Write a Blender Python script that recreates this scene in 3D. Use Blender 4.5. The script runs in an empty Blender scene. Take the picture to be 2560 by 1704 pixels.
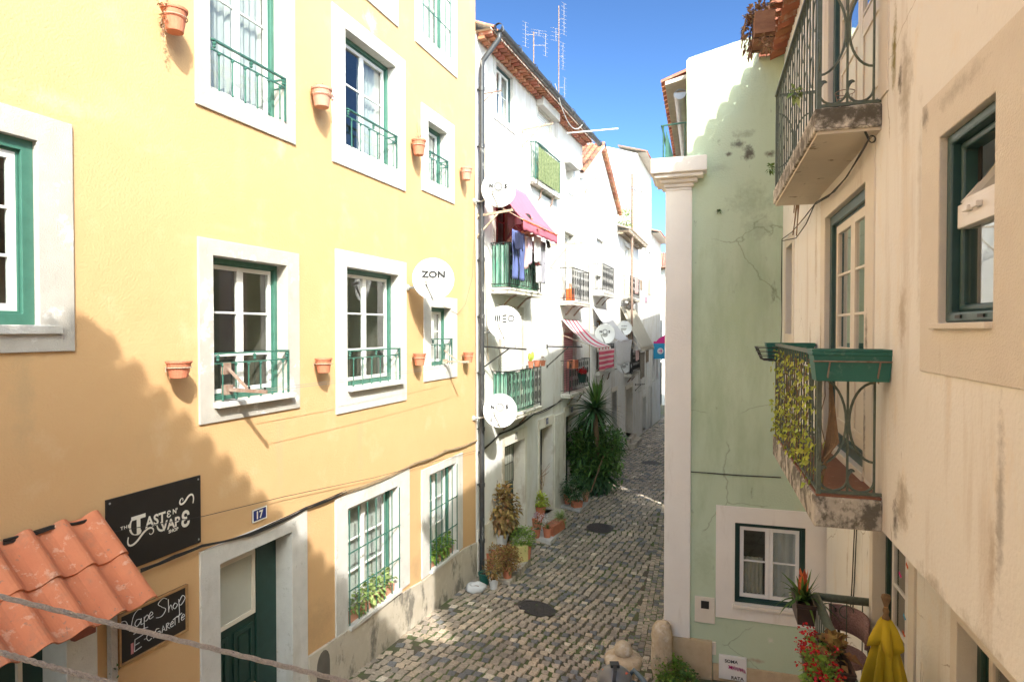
import bpy, math, random
from mathutils import Vector, Matrix
R = math.radians
rnd = random.Random(7)
scene = bpy.context.scene
COL = scene.collection

# ---------------------------------------------------------------- camera, sky, sun, exposure
CZ = 5.0
FPX = 1564.4
PITCH = math.atan(27 / FPX)
cam_data = bpy.data.cameras.new('camera'); cam_data.lens = 22.0; cam_data.sensor_width = 36.0
cam_data.clip_start = 0.05; cam_data.clip_end = 2000
cam = bpy.data.objects.new('camera', cam_data); COL.objects.link(cam)
cam.location = (0, 0, CZ); cam.rotation_euler = (math.pi / 2 - PITCH, 0, 0)
scene.camera = cam
SKY_GAMMA = 1.55; SKY_PRE = (.91, 1.02, .98)                # deeper blue away from the sun, strong glow round it
SUN = Vector((.277, -.738, .66)).normalized()            # direction towards the sun
world = bpy.data.worlds.new('World'); scene.world = world; world.use_nodes = True
wn = world.node_tree
bg = wn.nodes['Background']; sky = wn.nodes.new('ShaderNodeTexSky'); sky.sky_type = 'NISHITA'; sky.sun_disc = False
sky.sun_elevation = math.asin(SUN.z); sky.sun_rotation = math.atan2(SUN.x, SUN.y)
sky.altitude = 0; sky.air_density = 0.6; sky.dust_density = 2.1; sky.ozone_density = 1.2
gm = wn.nodes.new('ShaderNodeGamma'); gm.inputs[1].default_value = SKY_GAMMA
def sky_mul(src, c):
    mx = wn.nodes.new('ShaderNodeMix'); mx.data_type = 'RGBA'; mx.blend_type = 'MULTIPLY'; mx.inputs[0].default_value = 1; wn.links.new(src, mx.inputs[6]); mx.inputs[7].default_value = (*c, 1); return mx.outputs[2]
wn.links.new(sky_mul(sky.outputs[0], SKY_PRE), gm.inputs[0]); wn.links.new(gm.outputs[0], bg.inputs[0]); bg.inputs[1].default_value = 0.095
sd = bpy.data.lights.new('sun', 'SUN'); sd.energy = 3.3; sd.angle = R(0.5); sd.color = (1.0, .955, .88)
so = bpy.data.objects.new('sun', sd); COL.objects.link(so)
so.rotation_euler = SUN.to_track_quat('Z', 'Y').to_euler(); so.location = (3, -8, 20)
scene.view_settings.view_transform = 'Standard'; scene.view_settings.look = 'None'
scene.view_settings.exposure = 1.2; scene.view_settings.gamma = 1.0
scene.cycles.max_bounces = 10; scene.cycles.diffuse_bounces = 8; scene.cycles.transparent_max_bounces = 12
scene.cycles.use_denoising = True

# ---------------------------------------------------------------- photo pixel -> ray (survey of the place)
def ray(px, py):
    x = (px - 1280) / FPX; y = (852 - py) / FPX
    c, s = math.cos(PITCH), math.sin(PITCH)
    return Vector((x, c + y * s, y * c - s))
def project(p):
    c, s = math.cos(PITCH), math.sin(PITCH)
    x, y, z = p[0], p[1], p[2] - CZ
    d = y * c - z * s; v = y * s + z * c
    return 1280 + FPX * x / d, 852 - FPX * v / d
class Fac:
    """vertical wall plane; local x = to the right seen from the street, y = into the wall, z = up"""
    def __init__(s, x0, y0, dx, dy):
        l = math.hypot(dx, dy); s.o = Vector((x0, y0, 0)); s.ex = Vector((dx / l, dy / l, 0)); s.ey = Vector((-dy / l, dx / l, 0))
        s.rot = math.atan2(dy, dx)
    def at(s, px, py, off=0.0):
        d = ray(px, py); c = Vector((0, 0, CZ))
        t = ((s.o - c).dot(s.ey) - off) / d.dot(s.ey); p = c + d * t
        return (p - s.o).dot(s.ex), p.z
    def w(s, u, y, z):
        return s.o + s.ex * u + s.ey * y + Vector((0, 0, z))
    def depth_for(s, u, px, z=CZ):
        """how far out from the wall a point above u must stand to be seen at column px"""
        lo, hi = 0.0, 3.0
        sg = 1 if project(s.w(u, -3, z))[0] > project(s.w(u, 0, z))[0] else -1
        for _ in range(40):
            m = (lo + hi) / 2
            if (project(s.w(u, -m, z))[0] - px) * sg < 0: lo = m
            else: hi = m
        return lo
YF = Fac(-5.36, 0, .3625, 1)                 # yellow facade
W1 = Fac(-.73, 12.76, .40, 1)                # first white house
_p = W1.w((20.26 - 12.76) / W1.ex.y, 0, 0)
W2 = Fac(_p.x, _p.y, .36, 1)                 # gabled house and the ones beyond
RF = Fac(1.16, 0, -.304, -1)                 # cream facade on the right
R2 = Fac(1.78, 0, -.304, -1)                 # its recessed lower floors
GF = Fac(2.36, 9.56, 1, -.304)               # green gable wall
def zg(y, x=None):
    if x is not None and y < 17 and x > -.6:         # the lane falls towards its right-hand side here
        s = min(1, (x + .6) / 2.8); s = s * s * (3 - 2 * s); return zg(y) - .42 * s * (1 if y < 10 else 1 - (y - 10) / 7)
    P = [(-30, 1.4), (0, .78), (8.67, .21), (9.76, .14), (10.67, .09), (12.17, -.02), (13, -.07), (18.2, -.14), (28, -.28), (33, -.5), (45, -1.0), (60, -1.3), (200, -2)]
    for (a, za), (b, zb) in zip(P, P[1:]):
        if y <= b: return za + (zb - za) * (y - a) / (b - a)
    return -2
def ground(px, py):
    d = ray(px, py); t = 4.0
    for _ in range(60):
        z = zg(d.y * t, d.x * t); t = t + ((z - CZ) / d.z - t) * .7
    return Vector((d.x * t, d.y * t, zg(d.y * t, d.x * t)))

# ---------------------------------------------------------------- mesh builder
class MB:
    def __init__(s): s.v = []; s.f = []; s.m = []; s.mi = 0
    def add(s, vs, fs):
        b = len(s.v); s.v.extend([tuple(v) for v in vs]); s.f.extend([tuple(b + i for i in f) for f in fs]); s.m.extend([s.mi] * len(fs)); return s
    def box(s, x0, x1, y0, y1, z0, z1):
        if x0 > x1: x0, x1 = x1, x0
        if y0 > y1: y0, y1 = y1, y0
        if z0 > z1: z0, z1 = z1, z0
        return s.add([(x, y, z) for x in (x0, x1) for y in (y0, y1) for z in (z0, z1)],
              [(0, 1, 3, 2), (4, 6, 7, 5), (0, 4, 5, 1), (2, 3, 7, 6), (0, 2, 6, 4), (1, 5, 7, 3)])
    def obox(s, a, b, w, h):
        """bar from a to b, section w x h"""
        a = Vector(a); b = Vector(b); d = (b - a).normalized(); up = Vector((0, 0, 1)) if abs(d.z) < .95 else Vector((1, 0, 0))
        x = d.cross(up).normalized() * (w / 2); y = x.cross(d).normalized() * (h / 2)
        vs = [p + sx * x + sy * y for p in (a, b) for sx, sy in ((-1, -1), (1, -1), (1, 1), (-1, 1))]
        return s.add(vs, [(0, 3, 2, 1), (4, 5, 6, 7), (0, 1, 5, 4), (1, 2, 6, 5), (2, 3, 7, 6), (3, 0, 4, 7)])
    def tube(s, pts, r, n=6, cap=True):
        pts = [Vector(p) for p in pts]; rs = r if isinstance(r, (list, tuple)) else [r] * len(pts)
        k = len(pts); vs = []; ref = None
        for i, p in enumerate(pts):
            d = (pts[min(i + 1, k - 1)] - pts[max(i - 1, 0)])
            if d.length < 1e-9: d = Vector((0, 0, 1))
            d.normalize()
            if ref is None: ref = d.orthogonal().normalized()
            ref = (ref - d * ref.dot(d))
            if ref.length < 1e-6: ref = d.orthogonal()
            ref.normalize(); o = d.cross(ref)
            for j in range(n):
                a = 2 * math.pi * j / n; vs.append(p + (ref * math.cos(a) + o * math.sin(a)) * rs[i])
        fs = [(i * n + j, i * n + (j + 1) % n, (i + 1) * n + (j + 1) % n, (i + 1) * n + j) for i in range(k - 1) for j in range(n)]
        if cap: fs += [tuple(range(n))[::-1], tuple((k - 1) * n + j for j in range(n))]
        return s.add(vs, fs)
    def lathe(s, prof, n=20, c=(0, 0, 0), ax=None, cap=True):
        """prof: list of (radius, height); axis default z"""
        c = Vector(c); az = Vector(ax).normalized() if ax else Vector((0, 0, 1)); a1 = az.orthogonal().normalized(); a2 = az.cross(a1)
        vs = [c + az * h + (a1 * math.cos(2 * math.pi * j / n) + a2 * math.sin(2 * math.pi * j / n)) * r for r, h in prof for j in range(n)]
        fs = [(i * n + j, i * n + (j + 1) % n, (i + 1) * n + (j + 1) % n, (i + 1) * n + j) for i in range(len(prof) - 1) for j in range(n)]
        if cap: fs += [tuple(range(n))[::-1], tuple((len(prof) - 1) * n + j for j in range(n))]
        return s.add(vs, fs)
    def prism(s, poly, y0, y1):
        """poly in x,z extruded along y"""
        n = len(poly); vs = [(x, y0, z) for x, z in poly] + [(x, y1, z) for x, z in poly]
        return s.add(vs, [tuple(range(n)), tuple(range(2 * n - 1, n - 1, -1))] + [(i, i + n, (i + 1) % n + n, (i + 1) % n) for i in range(n)])
    def ring(s, o, i, y0, y1):
        """rectangular frame, o and i = (x0,x1,z0,z1)"""
        P = lambda r: [(r[0], r[2]), (r[1], r[2]), (r[1], r[3]), (r[0], r[3])]
        vs = [(x, y, z) for y in (y0, y1) for q in (P(o), P(i)) for x, z in q]; fs = []
        for k in range(4):
            n = (k + 1) % 4
            fs += [(k, n, 4 + n, 4 + k), (8 + k, 12 + k, 12 + n, 8 + n), (k, 8 + k, 8 + n, n), (4 + k, 4 + n, 12 + n, 12 + k)]
        return s.add(vs, fs)
    def sphere(s, c, r, n=10, sq=(1, 1, 1)):
        m = n // 2
        vs = [(c[0], c[1], c[2] - r * sq[2])]
        for i in range(1, m):
            a = -math.pi / 2 + math.pi * i / m
            vs += [(c[0] + r * sq[0] * math.cos(a) * math.cos(2 * math.pi * j / n), c[1] + r * sq[1] * math.cos(a) * math.sin(2 * math.pi * j / n), c[2] + r * sq[2] * math.sin(a)) for j in range(n)]
        vs.append((c[0], c[1], c[2] + r * sq[2])); t = len(vs) - 1
        fs = [(0, 1 + (j + 1) % n, 1 + j) for j in range(n)] + [(1 + (i - 1) * n + j, 1 + (i - 1) * n + (j + 1) % n, 1 + i * n + (j + 1) % n, 1 + i * n + j) for i in range(1, m - 1) for j in range(n)]
        fs += [(t, 1 + (m - 2) * n + j, 1 + (m - 2) * n + (j + 1) % n) for j in range(n)]
        return s.add(vs, fs)
    def leaf(s, p, d, nrm, l, w, droop=.25, seg=2):
        """one leaf from p along d"""
        p = Vector(p); d = Vector(d).normalized(); nrm = Vector(nrm); sd = d.cross(nrm)
        if sd.length < 1e-5: sd = d.orthogonal()
        sd.normalize(); up = sd.cross(d).normalized(); dn = Vector((0, 0, -1))
        a = p + d * (l * .45) + up * (l * .05) + dn * (droop * l * .15); e = p + d * l + dn * (droop * l * .8)
        return s.add([p, a + sd * w / 2 + up * w * .12, e, a - sd * w / 2 + up * w * .12, a], [(0, 1, 4), (1, 2, 4), (2, 3, 4), (3, 0, 4)])
    def text(s, t, cx, cz, h, y, sx=1.0, bold=0.0, rot=0.0, dep=.003, shear=0.0, space=1.0):
        cu = bpy.data.curves.new('t', 'FONT'); cu.body = t; cu.size = 1; cu.offset = bold; cu.extrude = 0; cu.shear = shear; cu.space_character = space
        cu.align_x = 'CENTER'; cu.resolution_u = 3
        ob = bpy.data.objects.new('t', cu); COL.objects.link(ob)
        dg = bpy.context.evaluated_depsgraph_get(); me = bpy.data.meshes.new_from_object(ob.evaluated_get(dg))
        ys = [v.co.y for v in me.vertices]; y0, y1 = min(ys), max(ys); k = h / (y1 - y0); xs = [v.co.x for v in me.vertices]; xm = (min(xs) + max(xs)) / 2
        c_, s_ = math.cos(rot), math.sin(rot); vs = []
        for v in me.vertices:
            x = (v.co.x - xm) * k * sx; z = (v.co.y - (y0 + y1) / 2) * k
            vs.append((cx + x * c_ - z * s_, y - dep, cz + x * s_ + z * c_))
        s.add(vs, [tuple(p.vertices) for p in me.polygons])
        COL.objects.unlink(ob); bpy.data.objects.remove(ob); bpy.data.curves.remove(cu); bpy.data.meshes.remove(me)
        return s
    def build(s, name, mats, parent=None, smooth=False, bevel=0, loc=None, rot=None, label=None):
        me = bpy.data.meshes.new(name); me.from_pydata(s.v, [], s.f); me.update()
        for m in (mats if isinstance(mats, (list, tuple)) else [mats]): me.materials.append(m)
        if any(s.m): me.polygons.foreach_set('material_index', s.m)
        if smooth: me.polygons.foreach_set('use_smooth', [True] * len(me.polygons))
        o = bpy.data.objects.new(name, me); COL.objects.link(o)
        if parent: o.parent = parent
        if loc is not None: o.location = loc
        if rot is not None: o.rotation_euler = (0, 0, rot) if isinstance(rot, (int, float)) else rot
        if bevel:
            b = o.modifiers.new('bevel', 'BEVEL'); b.width = bevel; b.segments = 2; b.limit_method = 'ANGLE'; b.angle_limit = R(40)
        if label: o['label'] = label
        return o
def tag(o, label=None, cat=None, group=None, kind=None):
    if label: o['label'] = label
    if cat: o['category'] = cat
    if group: o['group'] = group
    if kind: o['kind'] = kind
    return o
def empty(name, loc, rot=0, label=None, cat=None, group=None):
    o = bpy.data.objects.new(name, None); COL.objects.link(o); o.location = loc; o.rotation_euler = (0, 0, rot); o.empty_display_size = .2
    return tag(o, label, cat, group)
def copy_tree(o, parent=None):
    c = o.copy(); COL.objects.link(c); c.parent = parent
    for ch in list(o.children): copy_tree(ch, c)
    return c

# ---------------------------------------------------------------- materials
MT = {}
def M(name, col, rough=.7, var=.12, scale=5, bump=0., bscale=60, metal=0, col2=None, stains=(), island=0, stretch=1, spec=.5, sub=0, coat=0):
    m = bpy.data.materials.new(name); m.use_nodes = True; nt = m.node_tree; N = nt.nodes.new; L = nt.links.new
    b = nt.nodes['Principled BSDF']; tc = N('ShaderNodeTexCoord'); mp = N('ShaderNodeMapping'); L(tc.outputs['Object'], mp.inputs[0])
    mp.inputs['Scale'].default_value = (1, 1, 1 / stretch)
    n1 = N('ShaderNodeTexNoise'); n1.inputs['Scale'].default_value = scale; n1.inputs['Detail'].default_value = 6; n1.inputs['Roughness'].default_value = .62; L(mp.outputs[0], n1.inputs[0])
    rp = N('ShaderNodeValToRGB'); rp.color_ramp.elements[0].position = .32; rp.color_ramp.elements[1].position = .68
    c2 = col2 or tuple(c * (1 - var) for c in col)
    rp.color_ramp.elements[0].color = (*c2, 1); rp.color_ramp.elements[1].color = (*col, 1); L(n1.outputs[0], rp.inputs[0]); out = rp.outputs[0]
    for (sc, st, sc_, thr, wid, amt) in stains:      # colour, stretch, scale, threshold, width, amount
        mq = N('ShaderNodeMapping'); L(tc.outputs['Object'], mq.inputs[0]); mq.inputs['Scale'].default_value = (1, 1, 1 / st); mq.inputs['Location'].default_value = (sc_ * 3.1, thr * 9, .7)
        n2 = N('ShaderNodeTexNoise'); n2.inputs['Scale'].default_value = sc_; n2.inputs['Detail'].default_value = 8; n2.inputs['Roughness'].default_value = .68; L(mq.outputs[0], n2.inputs[0])
        mr = N('ShaderNodeMapRange'); mr.inputs[1].default_value = thr - .045; mr.inputs[2].default_value = thr - .045 + wid; mr.inputs[4].default_value = amt; L(n2.outputs[0], mr.inputs[0])
        mx = N('ShaderNodeMix'); mx.data_type = 'RGBA'; L(mr.outputs[0], mx.inputs[0]); L(out, mx.inputs[6]); mx.inputs[7].default_value = (*sc, 1); out = mx.outputs[2]
    if island:
        g = N('ShaderNodeNewGeometry'); hs = N('ShaderNodeHueSaturation'); mr = N('ShaderNodeMapRange'); mr.inputs[3].default_value = 1 - island; mr.inputs[4].default_value = 1 + island
        L(g.outputs['Random Per Island'], mr.inputs[0]); L(mr.outputs[0], hs.inputs['Value']); L(out, hs.inputs['Color']); out = hs.outputs[0]
        mr2 = N('ShaderNodeMapRange'); mr2.inputs[3].default_value = .5 - island * .06; mr2.inputs[4].default_value = .5 + island * .05; mth = N('ShaderNodeMath'); mth.operation = 'FRACT'; mt2 = N('ShaderNodeMath'); mt2.operation = 'MULTIPLY'; mt2.inputs[1].default_value = 7.3
        L(g.outputs['Random Per Island'], mt2.inputs[0]); L(mt2.outputs[0], mth.inputs[0]); L(mth.outputs[0], mr2.inputs[0]); L(mr2.outputs[0], hs.inputs['Hue'])
    L(out, b.inputs['Base Color']); b.inputs['Roughness'].default_value = rough; b.inputs['Metallic'].default_value = metal
    b.inputs['Specular IOR Level'].default_value = spec; b.inputs['Coat Weight'].default_value = coat
    if bump:
        n3 = N('ShaderNodeTexNoise'); n3.inputs['Scale'].default_value = bscale; n3.inputs['Detail'].default_value = 5; L(tc.outputs['Object'], n3.inputs[0])
        n4 = N('ShaderNodeTexNoise'); n4.inputs['Scale'].default_value = bscale / 14; n4.inputs['Detail'].default_value = 4; L(tc.outputs['Object'], n4.inputs[0])
        ad = N('ShaderNodeMath'); ad.operation = 'MULTIPLY_ADD'; L(n4.outputs[0], ad.inputs[0]); ad.inputs[1].default_value = 1.1; L(n3.outputs[0], ad.inputs[2])
        bp = N('ShaderNodeBump'); bp.inputs['Strength'].default_value = bump; bp.inputs['Distance'].default_value = .01; L(ad.outputs[0], bp.inputs['Height']); L(bp.outputs[0], b.inputs['Normal'])
    if sub:                                           # thin leaves and cloth let light through
        tr = N('ShaderNodeBsdfTranslucent'); L(out, tr.inputs[0]); ms = N('ShaderNodeMixShader'); ms.inputs[0].default_value = sub
        L(b.outputs[0], ms.inputs[1]); L(tr.outputs[0], ms.inputs[2]); L(ms.outputs[0], nt.nodes['Material Output'].inputs[0])
    MT[name] = m; return m
M('yellow_plaster', (.62, .393, .195), .9, scale=1.1, col2=(.595, .367, .175), bump=.5, bscale=45, stains=[((.70, .53, .33), 1, 1.7, .60, .2, .45), ((.52, .36, .18), 3, 1.6, .62, .12, .35)])
M('deep_yellow_plaster', (.72, .46, .15), .9, scale=1.5, col2=(.68, .43, .14), bump=.5, bscale=45)  # deeper, more saturated yellow; not applied to any wall
M('white_plaster', (.72, .71, .69), .9, scale=1.2, var=.08, bump=.45, bscale=40, stains=[((.52, .47, .39), 5, 1.6, .57, .12, .55), ((.36, .31, .25), 8, 3.6, .63, .08, .5), ((.60, .56, .49), 1, .8, .55, .1, .5)])
M('old_white_plaster', (.73, .685, .60), .92, scale=2.0, var=.12, bump=.6, bscale=35, stains=[((.34, .25, .16), 3, 2.6, .56, .14, .6), ((.75, .72, .66), 1, 3.8, .58, .05, .6)])
M('cream_plaster', (.84, .835, .80), .92, scale=.8, col2=(.80, .785, .74), bump=.45, bscale=40, stains=[((.50, .41, .31), 9, 2.0, .60, .14, .5), ((.80, .73, .62), 2, 3.3, .60, .1, .5), ((.26, .22, .17), 5, 7.5, .70, .06, .6)])
M('warm_stone', (.74, .70, .62), .85, scale=3, col2=(.70, .65, .57), bump=.5, bscale=110, stains=[((.40, .32, .24), 4, 3.0, .64, .1, .4)])
M('green_plaster', (.52, .62, .46), .92, scale=1.3, col2=(.48, .58, .42), bump=.55, bscale=38, stains=[((.52, .60, .44), 2, 2.2, .58, .1, .6), ((.20, .22, .15), 2, 3.6, .68, .06, .75), ((.33, .42, .25), 4, 1.1, .55, .12, .5)])
M('pillar_plaster', (.84, .80, .74), .9, scale=1.5, var=.07, bump=.5, bscale=50, stains=[((.52, .45, .35), 6, 2.4, .62, .1, .4)])
M('pale_stone', (.50, .47, .42), .85, scale=4, col2=(.43, .40, .35), bump=.6, bscale=90, stains=[((.34, .32, .28), 2, 5.5, .63, .1, .5), ((.80, .79, .77), 1, 2.6, .60, .06, .6)])
M('whitewashed_stone', (.64, .62, .58), .85, scale=4, var=.14, bump=.6, bscale=70, stains=[((.40, .38, .33), 1, 9, .66, .05, .6), ((.46, .43, .37), 4, 2.4, .58, .12, .55)])
M('plinth_stone', (.56, .50, .41), .9, scale=3, col2=(.48, .42, .33), bump=.6, bscale=60, stains=[((.13, .12, .10), 2, 2.2, .56, .08, .8), ((.66, .60, .50), 1, 3.8, .60, .1, .5)])
M('golden_stone', (.58, .46, .30), .88, scale=7, col2=(.50, .38, .24), bump=.8, bscale=55)
M('bollard_stone', (.62, .52, .38), .9, scale=5, col2=(.45, .33, .20), bump=1.0, bscale=40, stains=[((.22, .19, .14), 1.5, 6, .60, .1, .7), ((.76, .70, .60), 1, 4, .60, .1, .6)])
M('mossy_concrete', (.56, .53, .46), .95, scale=6, col2=(.40, .37, .31), bump=1.0, bscale=30, stains=[((.08, .075, .06), 1.3, 7, .50, .1, .85), ((.68, .65, .57), 1, 11, .62, .05, .7)])
M('slab_concrete', (.70, .66, .58), .95, scale=4, var=.1, bump=.7, bscale=40, stains=[((.10, .09, .075), 1.2, 5, .60, .05, .85), ((.45, .38, .28), 1, 3, .60, .1, .4)])
M('slab_soffit', (.66, .59, .48), .95, scale=3, var=.1, bump=.5, bscale=40, stains=[((.20, .15, .09), .35, 6, .66, .06, .8)])
M('green_paint', (.055, .17, .125), .38, scale=8, var=.25, bump=.08, bscale=40)
M('dark_green_paint', (.012, .05, .04), .4, scale=8, var=.25, bump=.06, bscale=40)
M('blue_green_paint', (.03, .085, .085), .35, scale=8, var=.25, bump=.05, bscale=40)
M('rail_green', (.05, .16, .12), .4, scale=20, var=.35)
M('iron_green', (.12, .15, .12), .45, scale=25, col2=(.07, .095, .075), bump=.15)
M('iron_dark', (.04, .04, .038), .55, scale=25, var=.4, metal=.2)
M('iron_rusty', (.22, .12, .08), .8, scale=18, col2=(.32, .25, .20), bump=.3)
M('bracket_paint', (.50, .44, .34), .7, scale=15, col2=(.30, .20, .13), bump=.2)
M('white_paint', (.80, .79, .77), .35, scale=8, var=.04)
M('cream_paint', (.74, .68, .58), .4, scale=6, var=.08)
M('curtain', (.78, .78, .76), .9, scale=14, var=.12, stretch=9, sub=.3)
M('grey_curtain', (.50, .52, .52), .9, scale=10, var=.2, stretch=9, sub=.3)
M('frosted_panel', (.50, .51, .45), .25, scale=3, var=.1)
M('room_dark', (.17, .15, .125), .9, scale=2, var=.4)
M('terracotta', (.56, .20, .11), .8, scale=9, col2=(.48, .16, .085), bump=.3, bscale=70, stains=[((.60, .45, .36), 1, 12, .66, .06, .5)])
M('pale_terracotta', (.58, .29, .20), .8, scale=9, col2=(.52, .25, .17), bump=.3, bscale=70)
M('shop_tile', (.62, .215, .10), .8, scale=4, col2=(.52, .17, .08), bump=.35, bscale=60, stains=[((.36, .17, .10), 1.5, 3.2, .57, .1, .55), ((.70, .45, .32), 1, 9, .62, .05, .5), ((.20, .16, .12), 1, 17, .66, .04, .6)])
M('roof_tile', (.46, .19, .11), .85, scale=7, col2=(.34, .15, .09), bump=.5, bscale=40, stains=[((.50, .44, .34), 1, 6, .60, .1, .6)], island=.25)
M('old_roof_tile', (.38, .28, .19), .9, scale=7, col2=(.26, .19, .13), bump=.6, bscale=40, stains=[((.52, .46, .36), 1, 5, .55, .1, .7)], island=.25)
M('mortar', (.66, .60, .52), .95, scale=8, var=.2, bump=.5)
M('black_pipe', (.05, .052, .055), .4, scale=10, var=.3, stains=[((.35, .34, .32), 3, 9, .64, .04, .7)])
M('zinc', (.42, .42, .41), .45, scale=6, var=.25, metal=.6)
M('dish_white', (.74, .74, .72), .5, scale=5, var=.03)
M('dish_grey', (.42, .41, .37), .5, scale=9, var=.15)
M('lettering_black', (.02, .02, .022), .5, var=.1)
M('lettering_grey', (.22, .22, .22), .5, var=.1)
M('lettering_cream', (.80, .76, .66), .6, var=.05)
M('chalk', (.80, .80, .78), .9, var=.12, scale=60)
M('sign_black', (.018, .015, .014), .45, scale=4, var=.3)
M('sign_blue', (.015, .025, .16), .3, scale=6, var=.1)
M('light_wood', (.42, .24, .10), .6, scale=6, col2=(.34, .18, .07), stretch=.2)
M('brass', (.62, .45, .20), .35, metal=.7, var=.2)
M('green_plastic', (.02, .15, .115), .42, scale=6, var=.22, bump=.05, stains=[((.16, .26, .22), 1, 14, .62, .1, .5)])
M('brown_plastic', (.06, .035, .028), .45, scale=6, var=.2)
M('wood_planter', (.34, .17, .09), .8, scale=5, col2=(.24, .11, .06), bump=.5, bscale=30, stretch=.3)
M('soil', (.06, .04, .025), 1, scale=20, var=.4, bump=1, bscale=60)
M('floor_tile_red', (.24, .09, .05), .5, scale=5, var=.2, stains=[((.40, .30, .24), 1, 20, .66, .04, .5)])
M('cable_black', (.03, .028, .026), .6, scale=12, var=.4)
M('cable_tan', (.36, .27, .16), .7, scale=12, var=.3)
M('rope', (.58, .50, .42), .9, scale=200, var=.3, bump=1, bscale=300)
M('steel_wire', (.30, .27, .24), .6)
M('leaf_green', (.12, .24, .05), .5, var=.3, scale=12, island=.45, sub=.3)
M('leaf_dark', (.055, .14, .045), .5, var=.3, scale=12, island=.5, sub=.25)
M('leaf_bright', (.24, .40, .07), .5, var=.3, scale=12, island=.4, sub=.35)
M('leaf_lime', (.50, .58, .09), .5, var=.3, scale=14, island=.35, sub=.35)
M('leaf_varieg', (.42, .50, .20), .5, scale=18, col2=(.13, .24, .05), island=.4, sub=.3)
M('leaf_coleus', (.26, .12, .05), .55, scale=22, col2=(.40, .31, .10), island=.5, sub=.3)
M('leaf_dry', (.42, .27, .16), .9, var=.3, scale=12, island=.4)
M('petal_red', (.55, .015, .015), .8, var=.2, island=.25, sub=.2)
M('petal_orange', (.80, .20, .07), .5, var=.25, island=.2, sub=.2)
M('petal_pink', (.70, .30, .30), .6, var=.25, island=.2, sub=.2)
M('petal_blue', (.10, .40, .70), .6, var=.25, island=.2)
M('stem_wood', (.25, .16, .09), .9, var=.3, scale=20)
M('pink_cloth', (.78, .24, .34), .85, scale=5, var=.08, stretch=4, sub=.35)
M('cloth_blue', (.13, .17, .40), .9, scale=7, var=.2, sub=.15)
M('cloth_navy', (.02, .025, .07), .9, scale=7, var=.2, sub=.05)
M('cloth_pink', (.66, .46, .44), .9, scale=9, var=.15, sub=.25)
M('cloth_purple', (.42, .25, .34), .9, scale=28, col2=(.62, .52, .58), sub=.2)
M('cloth_white', (.76, .75, .76), .9, scale=7, var=.1, sub=.3)
M('cloth_grey', (.38, .37, .42), .9, scale=8, var=.2, sub=.2)
M('cloth_red', (.48, .12, .13), .9, scale=8, var=.2, sub=.2)
M('cloth_black', (.015, .014, .014), .9, var=.2)
M('cloth_cream', (.66, .62, .52), .9, scale=4, var=.08, sub=.35)
M('cloth_brown', (.36, .28, .21), .9, scale=8, var=.2, sub=.2)
M('cloth_check', (.36, .32, .26), .9, scale=45, col2=(.14, .12, .10), sub=.1)
M('cloth_mustard', (.70, .54, .03), .8, scale=6, var=.15, bump=.2, sub=.25)
M('cloth_floral', (.34, .07, .08), .9, scale=30, col2=(.05, .03, .03))
M('green_mesh', (.32, .36, .17), .8, scale=16, col2=(.11, .15, .06), sub=.3)
M('teal_sheet', (.08, .32, .22), .7, scale=9, col2=(.40, .56, .45), stretch=4, sub=.25, stains=[((.66, .68, .56), 3, 4, .62, .05, .6)])
M('skin', (.45, .24, .15), .6, var=.1, scale=8)
M('hair_dark', (.02, .014, .01), .6, var=.3)
M('orange_crate', (.80, .13, .02), .5, var=.1)
M('white_plastic', (.62, .62, .61), .35, var=.05)
M('yellow_box', (.62, .54, .22), .6, var=.2, scale=8)
M('straw', (.40, .35, .25), .9, var=.3)
M('brick_dark', (.28, .08, .055), .7, var=.25, scale=9)
M('lamp_grey', (.16, .165, .165), .35, scale=6, var=.15, coat=.2)
M('bluegrey_paint', (.10, .15, .18), .45, var=.2)
M('manhole_iron', (.10, .085, .08), .55, scale=30, var=.35, metal=.4, bump=1, bscale=80)
def stripe_mat(name, cols, scale, axis=0, rough=.85, sub=.3, wid=.5):
    m = bpy.data.materials.new(name); m.use_nodes = True; nt = m.node_tree; N = nt.nodes.new; L = nt.links.new
    b = nt.nodes['Principled BSDF']; tc = N('ShaderNodeTexCoord'); sp = N('ShaderNodeSeparateXYZ'); L(tc.outputs['UV' if axis > 2 else 'Object'], sp.inputs[0])
    mt = N('ShaderNodeMath'); mt.operation = 'MULTIPLY'; mt.inputs[1].default_value = scale; L(sp.outputs[axis % 3], mt.inputs[0]); fr = N('ShaderNodeMath'); fr.operation = 'FRACT'; L(mt.outputs[0], fr.inputs[0])
    gt = N('ShaderNodeMath'); gt.operation = 'GREATER_THAN'; gt.inputs[1].default_value = wid; L(fr.outputs[0], gt.inputs[0])
    mx = N('ShaderNodeMix'); mx.data_type = 'RGBA'; L(gt.outputs[0], mx.inputs[0]); mx.inputs[6].default_value = (*cols[0], 1); mx.inputs[7].default_value = (*cols[1], 1)
    L(mx.outputs[2], b.inputs[0]); b.inputs['Roughness'].default_value = rough
    if sub:
        tr = N('ShaderNodeBsdfTranslucent'); L(mx.outputs[2], tr.inputs[0]); ms = N('ShaderNodeMixShader'); ms.inputs[0].default_value = sub
        L(b.outputs[0], ms.inputs[1]); L(tr.outputs[0], ms.inputs[2]); L(ms.outputs[0], nt.nodes['Material Output'].inputs[0])
    MT[name] = m
stripe_mat('shutter_white', [(.78, .78, .76), (.45, .44, .42)], 16, 2, .5, 0, .78)
stripe_mat('shutter_pink', [(.62, .30, .32), (.40, .16, .18)], 14, 2, .6, 0, .7)
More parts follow.
